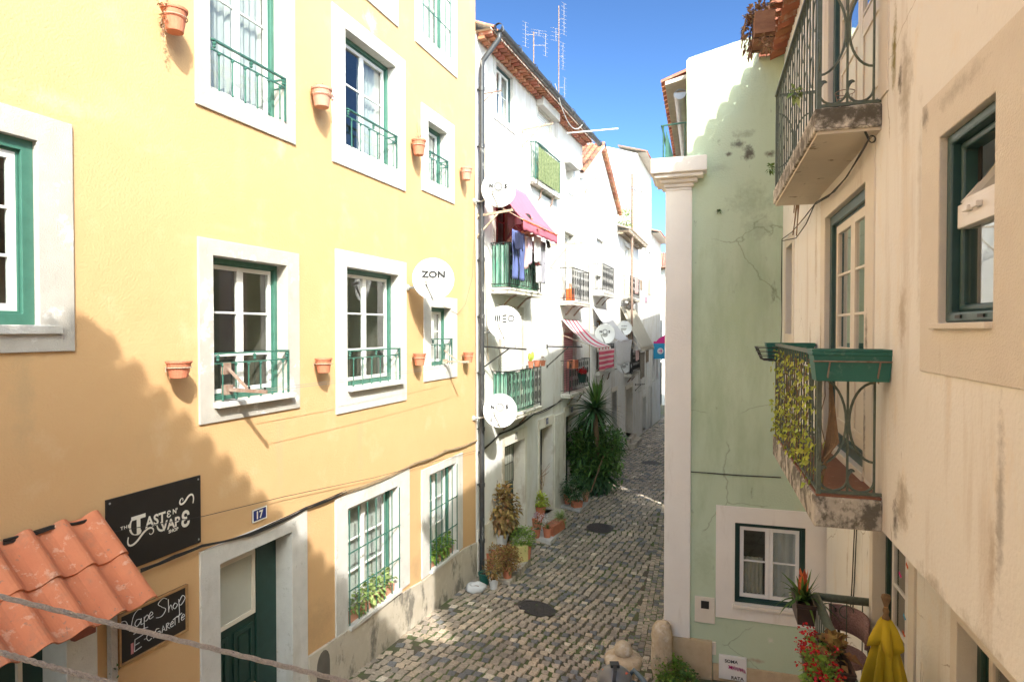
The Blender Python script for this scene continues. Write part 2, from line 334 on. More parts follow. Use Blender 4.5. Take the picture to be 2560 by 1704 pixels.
def glass_mat(name='glass', tint=(.90, .93, .92), refl=2.4):
    m = bpy.data.materials.new(name); m.use_nodes = True; nt = m.node_tree; N = nt.nodes.new; L = nt.links.new
    nt.nodes.remove(nt.nodes['Principled BSDF']); t = N('ShaderNodeBsdfTransparent'); t.inputs[0].default_value = (*tint, 1); g = N('ShaderNodeBsdfGlossy'); g.inputs['Roughness'].default_value = .02
    f = N('ShaderNodeFresnel'); f.inputs[0].default_value = 1.5; gg = N('ShaderNodeNewGeometry'); k2 = N('ShaderNodeMath'); k2.operation = 'SUBTRACT'; k2.inputs[0].default_value = 1; L(gg.outputs['Backfacing'], k2.inputs[1]); k = N('ShaderNodeMath'); k.operation = 'MULTIPLY'; k.inputs[1].default_value = refl; k.use_clamp = True; L(f.outputs[0], k.inputs[0])
    k3 = N('ShaderNodeMath'); k3.operation = 'MULTIPLY'; L(k.outputs[0], k3.inputs[0]); L(k2.outputs[0], k3.inputs[1]); s = N('ShaderNodeMixShader'); L(k3.outputs[0], s.inputs[0]); L(t.outputs[0], s.inputs[1]); L(g.outputs[0], s.inputs[2]); L(s.outputs[0], nt.nodes['Material Output'].inputs[0]); MT[name] = m
glass_mat()

# ---------------------------------------------------------------- wear with a shape of its own: patches and cracks
def _base_link(m):
    nt = m.node_tree; b = nt.nodes['Principled BSDF']; return nt, b, b.inputs['Base Color'].links[0].from_socket
def spots(name, lst, noise=7.0, hard=.12):
    """lst: (x, z, rx, rz, colour, amount) in the wall's own coordinates"""
    nt, b, out = _base_link(MT[name]); N = nt.nodes.new; L = nt.links.new; tc = N('ShaderNodeTexCoord'); nz = N('ShaderNodeTexNoise'); nz.inputs['Scale'].default_value = noise; nz.inputs['Detail'].default_value = 9; nz.inputs['Roughness'].default_value = .75; L(tc.outputs['Object'], nz.inputs[0])
    for x, z, rx, rz, c, amt in lst:
        s = N('ShaderNodeVectorMath'); s.operation = 'SUBTRACT'; L(tc.outputs['Object'], s.inputs[0]); s.inputs[1].default_value = (x, 0, z); k = N('ShaderNodeVectorMath'); k.operation = 'MULTIPLY'; L(s.outputs[0], k.inputs[0]); k.inputs[1].default_value = (1 / rx, 0, 1 / rz)
        l = N('ShaderNodeVectorMath'); l.operation = 'LENGTH'; L(k.outputs[0], l.inputs[0]); a = N('ShaderNodeMath'); a.operation = 'MULTIPLY_ADD'; L(l.outputs['Value'], a.inputs[0]); a.inputs[1].default_value = .34; L(nz.outputs[0], a.inputs[2])
        r = N('ShaderNodeMapRange'); r.inputs[1].default_value = .66 + hard; r.inputs[2].default_value = .66 - hard; r.inputs[3].default_value = 0; r.inputs[4].default_value = amt; L(a.outputs[0], r.inputs[0])
        mx = N('ShaderNodeMix'); mx.data_type = 'RGBA'; L(r.outputs[0], mx.inputs[0]); L(out, mx.inputs[6]); mx.inputs[7].default_value = (*c, 1); out = mx.outputs[2]
    L(out, b.inputs['Base Color'])
def cracks(name, col, scale=.8, width=.006, amt=.7, cover=.5):
    nt, b, out = _base_link(MT[name]); N = nt.nodes.new; L = nt.links.new; tc = N('ShaderNodeTexCoord'); nz = N('ShaderNodeTexNoise'); nz.inputs['Scale'].default_value = 3; nz.inputs['Detail'].default_value = 6; L(tc.outputs['Object'], nz.inputs[0])
    mx_ = N('ShaderNodeMix'); mx_.data_type = 'VECTOR'; mx_.inputs[0].default_value = .18; L(tc.outputs['Object'], mx_.inputs[4]); L(nz.outputs['Color'], mx_.inputs[5]); v = N('ShaderNodeTexVoronoi'); v.feature = 'DISTANCE_TO_EDGE'; v.inputs['Scale'].default_value = scale; L(mx_.outputs[1], v.inputs[0])
    r = N('ShaderNodeMapRange'); r.inputs[1].default_value = width; r.inputs[2].default_value = 0; r.inputs[4].default_value = amt; L(v.outputs[0], r.inputs[0]); n2 = N('ShaderNodeTexNoise'); n2.inputs['Scale'].default_value = .9; L(tc.outputs['Object'], n2.inputs[0])
    r2_ = N('ShaderNodeMapRange'); r2_.inputs[1].default_value = cover; r2_.inputs[2].default_value = cover + .04; L(n2.outputs[0], r2_.inputs[0]); mu = N('ShaderNodeMath'); mu.operation = 'MULTIPLY'; L(r.outputs[0], mu.inputs[0]); L(r2_.outputs[0], mu.inputs[1])
    mx = N('ShaderNodeMix'); mx.data_type = 'RGBA'; L(mu.outputs[0], mx.inputs[0]); L(out, mx.inputs[6]); mx.inputs[7].default_value = (*col, 1); L(mx.outputs[2], b.inputs['Base Color'])
def sp(f, px, py, rx, rz, c, a): u, z = f.at(px, py); return (u, z, rx, rz, c, a)
DK = (.10, .09, .07); BR = (.34, .25, .15); GY = (.42, .38, .31)
spots('cream_plaster', [sp(RF, 2262, 215, .18, .38, GY, .8), sp(RF, 2236, 120, .07, .35, (.20, .17, .03), .95), sp(RF, 2250, 200, .06, .12, DK, .9), sp(RF, 2255, 1260, .20, .22, GY, .9), sp(RF, 2238, 1300, .08, .15, DK, .9), sp(RF, 2330, 1470, .35, .10, GY, .7), sp(RF, 2440, 1600, .30, .10, GY, .7), sp(RF, 2240, 840, .10, .20, (.82, .78, .70), .8), sp(RF, 2255, 790, .12, .25, BR, .5), sp(RF, 2040, 640, .10, .7, BR, .5), sp(RF, 2025, 850, .08, .3, BR, .6), sp(RF, 2350, 330, .3, .12, GY, .5), sp(RF, 2300, 500, .06, .9, GY, .4), sp(RF, 2500, 1250, .05, .5, DK, .5), sp(RF, 2480, 1400, .06, .25, BR, .5), sp(R2, 2110, 1400, .06, .3, BR, .5)], 7)
cracks('cream_plaster', (.30, .24, .18), .75, .004, .75, .50)
spots('warm_stone', [sp(RF, 2170, 830, .05, .25, DK, .85), sp(RF, 2165, 1080, .05, .5, DK, .8), sp(RF, 2055, 860, .05, .35, BR, .7), sp(RF, 2060, 950, .05, .4, BR, .7), sp(RF, 2180, 90, .07, .4, (.16, .13, .02), .95), sp(RF, 2400, 220, .5, .06, GY, .6), sp(RF, 2320, 290, .06, .1, DK, .6)], 8)
spots('green_plaster', [sp(GF, 1870, 385, .12, .16, DK, .95), sp(GF, 1845, 360, .16, .08, DK, .8), sp(GF, 1925, 385, .14, .07, DK, .9), sp(GF, 1822, 385, .06, .05, DK, .9), sp(GF, 1860, 335, .2, .09, (.26, .29, .20), .7), sp(GF, 1880, 500, .45, .35, (.30, .36, .24), .55), sp(GF, 1900, 570, .3, .25, (.33, .38, .27), .6), sp(GF, 1800, 420, .25, .1, (.40, .46, .34), .7), sp(GF, 1925, 1600, .07, .06, (.72, .70, .62), .95), sp(GF, 1890, 1650, .20, .05, (.42, .33, .24), .8), sp(GF, 1850, 800, .5, .9, (.46, .57, .36), .5), sp(GF, 1760, 1400, .2, .5, (.38, .46, .30), .5)], 8)
cracks('green_plaster', (.24, .28, .18), .55, .004, .7, .48); cracks('yellow_plaster', (.60, .40, .17), .35, .0022, .45, .55); cracks('slab_concrete', (.12, .10, .08), 2.2, .008, .9, .45); cracks('white_plaster', (.45, .42, .37), .5, .004, .5, .5)
_e = RF.at(2037, 245, .4)[0]; spots('slab_concrete', [(_e, CZ + 1.43, .25, .15, DK, .95), (_e - .5, CZ + 1.38, 1.0, .16, DK, .85), (_e - 1.5, CZ + 1.40, 1.6, .16, DK, .85)], 11)
spots('yellow_plaster', [sp(YF, 160, 260, .5, .12, (.70, .50, .27), .8), sp(YF, 300, 270, .5, .25, (.69, .45, .23), .6), sp(YF, 930, 60, .25, .2, (.76, .66, .50), .7), sp(YF, 560, 570, .3, .06, (.70, .47, .22), .8), sp(YF, 700, 360, .12, .3, (.74, .54, .31), .6), sp(YF, 700, 1120, .10, .9, (.50, .36, .20), .5), sp(YF, 900, 1080, .12, .9, (.50, .36, .20), .45), sp(YF, 990, 560, .12, .8, (.52, .38, .22), .45), sp(YF, 600, 420, .15, .7, (.52, .38, .22), .4), sp(YF, 790, 1560, .5, .45, (.46, .30, .15), .6), sp(YF, 1040, 1420, .35, .4, (.46, .30, .15), .6), sp(YF, 60, 950, .12, .9, (.48, .34, .18), .5), sp(YF, 1165, 700, .25, 2.4, (.55, .43, .28), .4)], 5)

# ================================================================ parts shared by the houses
def wall_sheet(u0, u1, z0, z1, holes, y=0.0):
    mb = MB(); us = sorted({u0, u1, *[h[0] for h in holes], *[h[1] for h in holes]}); us = [u for u in us if u0 <= u <= u1]
    zs = sorted({z0, z1, *[h[2] for h in holes], *[h[3] for h in holes]}); zs = [z for z in zs if z0 <= z <= z1]
    for a, b in zip(us, us[1:]):
        for c, d in zip(zs, zs[1:]):
            if any(h[0] < (a + b) / 2 < h[1] and h[2] < (c + d) / 2 < h[3] for h in holes): continue
            mb.add([(a, y, c), (b, y, c), (b, y, d), (a, y, d)], [(0, 1, 2, 3)])
    return mb
def shell(mb, u0, u1, z0, z1, D, y=0.0):
    """ends, top and back of a house, leaving the front open"""
    mb.add([(u0, y, z0), (u0, D, z0), (u0, D, z1), (u0, y, z1)], [(0, 3, 2, 1)])
    mb.add([(u1, y, z0), (u1, D, z0), (u1, D, z1), (u1, y, z1)], [(0, 1, 2, 3)])
    mb.add([(u0, y, z1), (u1, y, z1), (u1, D, z1), (u0, D, z1)], [(0, 1, 2, 3)])
    mb.add([(u0, D, z0), (u1, D, z0), (u1, D, z1), (u0, D, z1)], [(3, 2, 1, 0)])
    return mb
def shrink(r, d): return (r[0] + d, r[1] - d, r[2] + d, r[3] - d)
def grow(r, l, rr, b, t): return (r[0] - l, r[1] + rr, r[2] - b, r[3] + t)
def rect(fac, tl, tr, bl, br):
    a, b, c, d = fac.at(*tl), fac.at(*tr), fac.at(*bl), fac.at(*br)
    return ((a[0] + c[0]) / 2, (b[0] + d[0]) / 2, (c[1] + d[1]) / 2, (a[1] + b[1]) / 2)
def surround(root, o, i, mat='pale_stone', proud=.022, depth=.30):
    mb = MB().ring(o, i, -proud, depth)
    return mb.build('stone_surround', MT[mat], root, bevel=.006)
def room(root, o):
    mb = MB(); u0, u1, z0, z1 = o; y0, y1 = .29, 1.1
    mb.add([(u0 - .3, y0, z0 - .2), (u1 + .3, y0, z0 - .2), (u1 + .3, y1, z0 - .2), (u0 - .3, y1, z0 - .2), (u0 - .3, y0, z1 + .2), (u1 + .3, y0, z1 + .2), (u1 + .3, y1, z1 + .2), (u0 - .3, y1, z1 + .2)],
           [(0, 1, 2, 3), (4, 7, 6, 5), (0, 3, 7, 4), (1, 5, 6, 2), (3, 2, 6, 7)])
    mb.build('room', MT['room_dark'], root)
def curtain_mb(u0, u1, z0, z1, y, waves=9, amp=.018):
    mb = MB(); n = max(8, waves * 4); vs = []
    for i in range(n + 1):
        t = i / n; a = amp * math.sin(t * waves * 2 * math.pi) + amp * .4 * math.sin(t * waves * 5.1)
        vs += [(u0 + (u1 - u0) * t, y + a, z0), (u0 + (u1 - u0) * t, y + a * .7, z1)]
    return mb.add(vs, [(2 * i, 2 * i + 2, 2 * i + 3, 2 * i + 1) for i in range(n)])
def window(root, r, y=.16, fm='green_paint', sm='white_paint', leaves=2, bars=(.5,), fw=.055, sw=.05, curt=None, cz=(0, 1), cu=(0, 1), bottom=None, name='window'):
    u0, u1, z0, z1 = r; i = shrink(r, fw)
    if bottom is not None: i = (i[0], i[1], z0 + bottom, i[3])
    w = MB().ring(r, i, y, y + .09).ring((i[0], i[1], i[2], i[3]), shrink(i, .018), y + .03, y + .09).build(name, MT[fm], root, bevel=.004)
    i = shrink(i, .018); W = (i[1] - i[0]) / leaves
    for k in range(leaves):
        a = i[0] + W * k; b = a + W; q = shrink((a, b, i[2], i[3]), sw)
        mb = MB().ring((a + .001, b - .001, i[2], i[3]), q, y + .035, y + .075)
        for t in bars:
            zz = q[2] + (q[3] - q[2]) * t; mb.box(q[0], q[1], y + .038, y + .068, zz - .011, zz + .011)
        mb.build('sash', MT[sm], w, bevel=.003)
        MB().box(q[0], q[1], y + .052, y + .056, q[2], q[3]).build('pane', MT['glass'], w)
    if curt:
        h = i[3] - i[2]; ww = i[1] - i[0]
        curtain_mb(i[0] + ww * cu[0], i[0] + ww * cu[1], i[2] + h * cz[0], i[2] + h * cz[1], y + .125, waves=max(3, int(ww * (cu[1] - cu[0]) * 11))).build('curtain', MT[curt], w)
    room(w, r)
    return w
def guard_rail(root, r, h=.42, y=-.03, n=6, mat='rail_green'):
    """low wrought rail across a french window"""
    u0, u1, z0, z1 = r; u0 += .01; u1 += .0; mb = MB()
    zt = z0 + h; zs = zt - .10
    mb.obox((u0, y, zt), (u1, y, zt), .035, .018).obox((u0, y, zs), (u1, y, zs), .016, .014)
    for uu in (u0, u1): mb.obox((uu, y, zt), (uu, .12, zt), .018, .018); mb.obox((uu, y, zs), (uu, .12, zs), .014, .014)
    mb.obox((u1, y, z0 + .01), (u1, y, zt), .02, .02)
    for k in range(n):
        uu = u0 + (u1 - u0) * (k + .5) / n; mb.tube([(uu, y, z0 + .01), (uu, y, zs)], .0085, 6); mb.sphere((uu, y, zs - .02), .019, 8); mb.sphere((uu, y, z0 + .02), .014, 8)
    for k in (0, n // 2, n):
        uu = u0 + (u1 - u0) * k / n + (.03 if k == 0 else -.03 if k == n else 0); mb.sphere((uu, y, zs + .035), .018, 8); mb.sphere((uu, y, zs + .068), .022, 8)
    return mb.build('railing', MT[mat], root, smooth=False)
def grille(root, r, nv=5, nh=3, y=-.035, mat='rail_green'):
    u0, u1, z0, z1 = r; mb = MB()
    for k in range(nv + 1):
        uu = u0 + .01 + (u1 - u0 - .0) * k / nv; mb.tube([(uu, y, z0 + .01), (uu, y, z1 - .02)], .009, 6)
    for k in range(nh):
        zz = z0 + (z1 - z0) * (.30 + .32 * k) if nh > 1 else z0 + (z1 - z0) * .6
        mb.obox((u0, y, zz), (u1 + .02, y, zz), .012, .016); mb.obox((u1 + .01, y, zz), (u1 + .01, .1, zz), .012, .016)
        for q in range(nv + 1): mb.sphere((u0 + .01 + (u1 - u0) * q / nv, y, zz), .017, 6)
    return mb.build('railing', MT[mat], root)
def scroll(mb, c, r0, a0, a1, turns_in=0.0, w=.012, y=0, ux=1, n=18, r=.006, flip=1):
    pts = []
    for i in range(n + 1):
        t = i / n; a = a0 + (a1 - a0) * t; rr = r0 * (1 - turns_in * t); pts.append((c[0] + ux * rr * math.cos(a), y, c[1] + rr * math.sin(a)))
    mb.tube(pts, r, 5)
def leaves_in(mb, c, rad, n, l, w, up=.3, rng=rnd, droop=.4, shell_=.35):
    for _ in range(n):
        v = Vector((rng.gauss(0, 1), rng.gauss(0, 1), rng.gauss(0, 1))).normalized(); q = (shell_ + (1 - shell_) * rng.random())
        p = Vector(c) + Vector((v.x * rad[0] * q, v.y * rad[1] * q, v.z * rad[2] * q))
        d = (v + Vector((0, 0, up)) + Vector((rng.uniform(-.5, .5), rng.uniform(-.5, .5), rng.uniform(-.4, .4)))).normalized()
        k = rng.uniform(.6, 1.25); mb.leaf(p, d, (rng.uniform(-.6, .6), rng.uniform(-.6, .6), 1), l * k, w * k, droop)
    return mb
def shutter(root, r, y=.1, mat='shutter_white'):
    mb = MB(); u0, u1, z0, z1 = r; n = max(3, int((z1 - z0) / .055)); h = (z1 - z0) / n
    for k in range(n): mb.box(u0, u1, y, y + .012, z0 + k * h + .004, z0 + (k + 1) * h - .001); mb.box(u0, u1, y + .01, y + .016, z0 + k * h, z0 + k * h + .006)
    return mb.build('shutter', MT[mat], root)

# ================================================================ yellow house
yh = empty('yellow_house', YF.o, YF.rot, 'yellow plastered house with stone framed windows, green grilles and a dark green door', 'house')
YU1 = YF.at(1189, 900)[0]
q2u_b = YF.at(600, 260)[1]
op = {}; out = {}
def both(k, o4, i4): out[k] = rect(YF, *o4); op[k] = rect(YF, *i4)
both('w3u', [(828, 13), (1012, 147), (830, 407), (1011, 476)], [(860, 71), (987, 168), (862, 365), (988, 423)])
both('w4u', [(1051, 257), (1133, 312), (1054, 476), (1135.5, 511)], [(1068.5, 300), (1115, 335), (1069, 451), (1117, 469)])
both('w2m', [(491.5, 592.5), (744, 633), (497, 1061), (748, 1019)], [(529, 640), (715, 663), (533, 1002), (715, 985)])
both('w3m', [(836, 619), (1012, 658), (840.5, 1034.5), (1016, 1000)], [(864, 669), (995, 686), (867, 968), (995, 950)])
both('w4m', [(1057, 741), (1140, 743), (1060, 952), (1142, 943)], [(1075, 767), (1125, 770.5), (1077, 916), (1127, 911)])
both('w3g', [(836, 1242.5), (1021, 1175), (838, 1581), (1023, 1470)], [(867, 1267.5), (992, 1217.5), (868, 1560), (994, 1474)])
both('w4g', [(1051, 1173), (1154, 1133), (1054, 1439), (1156, 1373)], [(1071, 1185), (1137, 1158), (1072, 1420), (1139, 1378)])
# upper window 2 and the third-floor windows run out of the frame: use known widths
a = YF.at(487, 268); b = YF.at(736.5, 356); hh = out['w3u'][3] - out['w3u'][2]
zb = (a[1] + b[1]) / 2; out['w2u'] = (a[0], b[0], zb, zb + hh + .25)
a = YF.at(523, 226); b = YF.at(708, 304); zb = (a[1] + b[1]) / 2; op['w2u'] = (a[0], b[0], zb, zb + (op['w3u'][3] - op['w3u'][2]) + .2)
a = YF.at(1037, 101); b = YF.at(1141, 199); zb = (a[1] + b[1]) / 2; out['w5t'] = (a[0], b[0], zb, zb + 2.0)
a = YF.at(1053, 84); b = YF.at(1121, 145); zb = (a[1] + b[1]) / 2; op['w5t'] = (a[0], b[0], zb, zb + 1.6)
b = YF.at(993.5, 69); zb = b[1]; out['w3t'] = (out['w3u'][0], b[0], zb, zb + 2.2)
b = YF.at(968, 5); op['w3t'] = (op['w3u'][0], b[0], b[1] + .05, b[1] + 1.8)
a = YF.at(0, 330); b = YF.at(91, 354); c = YF.at(92, 812)
op['w1m'] = (b[0] - 1.15, (b[0] + c[0]) / 2, c[1], (b[1]))
a = YF.at(176, 312); b = YF.at(185, 877); out['w1m'] = (op['w1m'][0] - .35, (a[0] + b[0]) / 2, b[1], a[1])
# door 17
a = YF.at(547, 1406); b = YF.at(726.5, 1331); op['door'] = (a[0], b[0], zg(6.8) - .1, (a[1] + b[1]) / 2)
a = YF.at(497, 1370); b = YF.at(765, 1277); out['door'] = (a[0], b[0], zg(6.8) - .2, (a[1] + b[1]) / 2)
# shop opening under the tiled canopy
a = YF.at(161, 1585); op['shop'] = (a[0] - 1.9, a[0], .3, YF.at(161, 1475)[1]); out['shop'] = (op['shop'][0] - .25, YF.at(240, 1650)[0], .2, op['shop'][3] + .22)
Y0 = -7.0; YT = 12.4
m = wall_sheet(Y0, YU1, -.4, YT, list(out.values())); shell(m, Y0, YU1, -.4, YT, 7)
m.build('wall', MT['yellow_plaster'], yh)
SM = {'w3u': 'whitewashed_stone', 'w4u': 'whitewashed_stone', 'w3m': 'whitewashed_stone', 'w4m': 'whitewashed_stone', 'w3g': 'whitewashed_stone', 'w4g': 'whitewashed_stone', 'w5t': 'whitewashed_stone', 'w3t': 'whitewashed_stone', 'door': 'whitewashed_stone', 'shop': 'whitewashed_stone'}
for k in out:
    dp = {'door': .24, 'shop': .34}.get(k, .20)
    surround(yh, out[k], op[k], SM.get(k, 'pale_stone'), depth=dp)
for k, n in (('w2u', 6), ('w3u', 6), ('w2m', 6), ('w3m', 6), ('w4u', 4), ('w4m', 4)):
    lv = 1 if k == 'w4u' else 2
    cm = {'w2u': ('curtain', (0, 1), (0, 1)), 'w3u': ('curtain', (0, 1), (.5, 1)), 'w4u': ('curtain', (0, 1), (0, 1)), 'w2m': ('grey_curtain', (0, 1), (.0, .12)), 'w3m': ('grey_curtain', (0, 1), (0, .2)), 'w4m': ('curtain', (0, 1), (.4, 1))}[k]
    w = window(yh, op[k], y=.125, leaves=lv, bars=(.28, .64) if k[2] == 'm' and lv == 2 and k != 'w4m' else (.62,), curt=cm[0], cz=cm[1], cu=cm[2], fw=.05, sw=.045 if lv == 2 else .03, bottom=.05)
    guard_rail(w, op[k], h=.5 if n == 6 else .48, n=n)
    if k in ('w2m', 'w3m'):
        o = op[k]; MB().box(o[0] - .01, o[1] + .06, -.10, .12, o[2] - .055, o[2] - .002).build('sill', MT['whitewashed_stone'], w, bevel=.006)
w = window(yh, op['w1m'], y=.03, leaves=2, bars=(.33, .66), curt='grey_curtain', cu=(0, .3), fw=.085, sw=.055)
o = op['w1m']; MB().box(o[0], o[1] + .16, -.05, .1, o[2] - .07, o[2] - .002).build('sill', MT['whitewashed_stone'], w, bevel=.006)
w = window(yh, op['w5t'], leaves=2, curt='curtain', fw=.05); grille(w, op['w5t'], 5, 2)
w = window(yh, op['w3t'], leaves=2, curt='curtain', fw=.05)
for k in ('w3g', 'w4g'):
    o = op[k]; w = window(yh, o, y=.14, leaves=2, bars=(.35, .68), curt='curtain', fw=.05); grille(w, o, 6 if k == 'w3g' else 5, 2)
    MB().box(o[0] - .0, o[1] + .04, -.07, .1, o[2] - .06, o[2] - .003).build('sill', MT['whitewashed_stone'], w, bevel=.006)
# panelled door with a letter slot and a frosted light
o = op['door']; y = .22
dr = MB().box(o[0], o[1] + .02, y, y + .06, o[2], o[3]).build('door', MT['dark_green_paint'], yh)
a0, a1 = YF.at(553, 1420)[0], YF.at(663, 1375)[0]; g0, g1 = YF.at(553, 1535)[1] , YF.at(553, 1410)[1]
g0 = o[3] - .84; g1 = o[3] - .10
wl = o[0] + .02; wr = o[0] + (o[1] - o[0]) * .66
MB().ring((wl, wr, g0, g1), (wl + .05, wr - .05, g0 + .05, g1 - .05), y - .03, y).build('light_frame', MT['cream_paint'], dr, bevel=.004)
MB().box(wl + .05, wr - .05, y - .012, y - .004, g0 + .05, g1 - .05).build('pane', MT['frosted_panel'], dr)
pm = MB(); mid = (o[0] + wr) / 2
for (x0, x1) in ((o[0] + .06, mid - .04), (mid + .04, wr - .02)):
    for (z0_, z1_) in ((g0 - .80, g0 - .10), (g0 - 1.35, g0 - .88)):
        pm.ring((x0, x1, z0_, z1_), (x0 + .05, x1 - .05, z0_ + .05, z1_ - .05), y - .018, y); pm.box(x0 + .08, x1 - .08, y - .012, y, z0_ + .08, z1_ - .08)
pm.box(wr + .02, wr + .05, y - .02, y, o[2], o[3]); pm.build('panel', MT['dark_green_paint'], dr, bevel=.008)
MB().box(mid - .02, mid + .36, y - .03, y, g0 - .86, g0 - .80).build('letter_slot', MT['brass'], dr, bevel=.005)
MB().sphere((o[0] + .16, y - .01, g0 - .05), .012).build('peephole', MT['brass'], dr)
# shop door
o = op['shop']; y = .26
sd_ = MB().box(o[0], o[1], y, y + .05, o[2], o[3]).build('shop_door', MT['dark_green_paint'], yh)
pm = MB()
for x in (.17, .62, 1.05): pm.box(o[1] - x - .035, o[1] - x, y - .03, y, o[2], o[3])
pm.build('door_frame', MT['light_wood'] if 0 else MT['cream_paint'], sd_)
MB().box(o[1] - .62, o[1] - .42, y - .008, y, 2.1, 2.9).build('notice_paper', MT['white_plastic'], sd_)
# stone plinth following the slope
pts = [(YF.at(x, y_)) for x, y_ in ((767, 1640), (838, 1592), (1023, 1468), (1054, 1450), (1156, 1371), (1189, 1354))]
def pl(poly, nm='plinth'):
    return MB().prism(poly, -.035, .02)
m = MB(); ub = out['door'][1]
for (ua, za), (u_, z_) in zip([(ub, pts[0][1])] + pts[1:], pts[1:]):
    m.prism([(ua, -.4), (u_ - .004, -.4), (u_ - .004, z_), (ua, za)], -.035, .02)
m.build('plinth', MT['plinth_stone'], yh, bevel=.006)
# vent in the plinth: flat dark sheet painted in place of its shaded hollow
a = YF.at(803, 1660); MB().prism([(a[0] + .17 * math.cos(t) * .8, a[1] + .19 * math.sin(t)) for t in [math.pi * i / 8 for i in range(9)]] + [(a[0] - .136, a[1] - .35), (a[0] + .136, a[1] - .35)], -.0355, -.034).build('vent', MT['room_dark'], yh)

# ================================================================ first white house (two bays under one eave)
wh = empty('white_house', W1.o, W1.rot, 'white house with black gutter, pink awning and green clad balconies next to the yellow house', 'house')
WL = (20.26 - 12.76) / W1.ex.y
ZW = W1.at(1452, 352)[1]
H1 = {}; 
H1['t1'] = rect(W1, (1239, 158), (1281.7, 192), (1239.7, 283), (1281.7, 315)); o1t = rect(W1, (1228, 119), (1292.5, 179), (1229.5, 296), (1292.5, 349))
def uz(f, x, y, off=0): return f.at(x, y, off)
zf1 = W1.at(1398, 440)[1]     # floor of the top balcony
cT = W1.at(1402, 497, .38)[1] + .06; cM = W1.at(1355, 731, .4)[1]; cL = W1.at(1357, 1010, .4)[1]
u_t2 = (W1.at(1344, 400)[0], W1.at(1377, 400)[0]); H1['t2'] = (u_t2[0], u_t2[1], cT, cT + 2.15)
H1['t3'] = (W1.at(1412, 440)[0], W1.at(1430, 440)[0], W1.at(1413, 462)[1], W1.at(1413, 412)[1])
H1['m1'] = (W1.at(1238, 600)[0], W1.at(1285, 600)[0], cM, cM + 2.25)
H1['l1'] = (W1.at(1252, 840)[0], W1.at(1303, 840)[0], cL, cL + 2.2)
H1['m2'] = (W1.at(1411, 600)[0], W1.at(1433, 600)[0], W1.at(1411, 745)[1] - .05, W1.at(1411, 578)[1])
H1['l2'] = (W1.at(1408, 850)[0], W1.at(1438, 850)[0], W1.at(1420, 985)[1], W1.at(1411, 832)[1])
gW = zg(15) - .02
H1['d1'] = (W1.at(1260, 1117)[0], W1.at(1311, 1100)[0], gW + .25, W1.at(1286, 1105)[1])
H1['d2'] = (W1.at(1349, 1070)[0], W1.at(1380, 1062)[0], gW + .12, W1.at(1365, 1066)[1])
H1['d3'] = (W1.at(1413, 1030)[0], W1.at(1441, 1030)[0], gW + .1, W1.at(1427, 1036)[1])
sur = {'t1': (.14, .14, .16, .22), 't2': (.1, .1, 0, .1), 't3': (.1, .1, .18, .1), 'm1': (.12, .12, 0, .15), 'l1': (.16, .12, 0, .18), 'm2': (.1, .1, 0, .12), 'l2': (.14, .14, 0, .14), 'd1': (.14, .16, 0, .26), 'd2': (.14, .16, 0, .26), 'd3': (.16, .16, 0, .3)}
O1 = {k: grow(H1[k], sur[k][0], sur[k][1], sur[k][2], sur[k][3]) for k in H1}
m = wall_sheet(0, WL, -.5, ZW, list(O1.values())); shell(m, 0, WL, -.5, ZW, 6)
m.build('wall', MT['white_plaster'], wh)
for k in H1: surround(wh, O1[k], H1[k], 'whitewashed_stone' if k[0] == 't' else 'old_white_plaster' if k[0] == 'd' else 'pale_stone', proud=.02, depth=.32)
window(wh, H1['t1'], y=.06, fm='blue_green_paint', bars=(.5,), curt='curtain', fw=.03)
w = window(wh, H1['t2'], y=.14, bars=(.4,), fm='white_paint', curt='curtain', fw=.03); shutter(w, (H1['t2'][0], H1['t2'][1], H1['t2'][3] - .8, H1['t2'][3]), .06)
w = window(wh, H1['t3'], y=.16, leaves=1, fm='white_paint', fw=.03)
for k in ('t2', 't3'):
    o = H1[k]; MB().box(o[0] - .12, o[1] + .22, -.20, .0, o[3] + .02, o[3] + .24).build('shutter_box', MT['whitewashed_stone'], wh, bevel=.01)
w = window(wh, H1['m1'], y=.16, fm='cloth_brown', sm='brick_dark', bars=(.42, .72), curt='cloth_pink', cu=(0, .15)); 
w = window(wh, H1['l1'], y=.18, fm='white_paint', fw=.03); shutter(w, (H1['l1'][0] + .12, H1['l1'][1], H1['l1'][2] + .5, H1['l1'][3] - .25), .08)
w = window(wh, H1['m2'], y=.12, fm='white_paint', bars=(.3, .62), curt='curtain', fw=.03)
w = window(wh, H1['l2'], y=.16, fm='white_paint', fw=.03); shutter(w, H1['l2'], .08, 'shutter_pink')
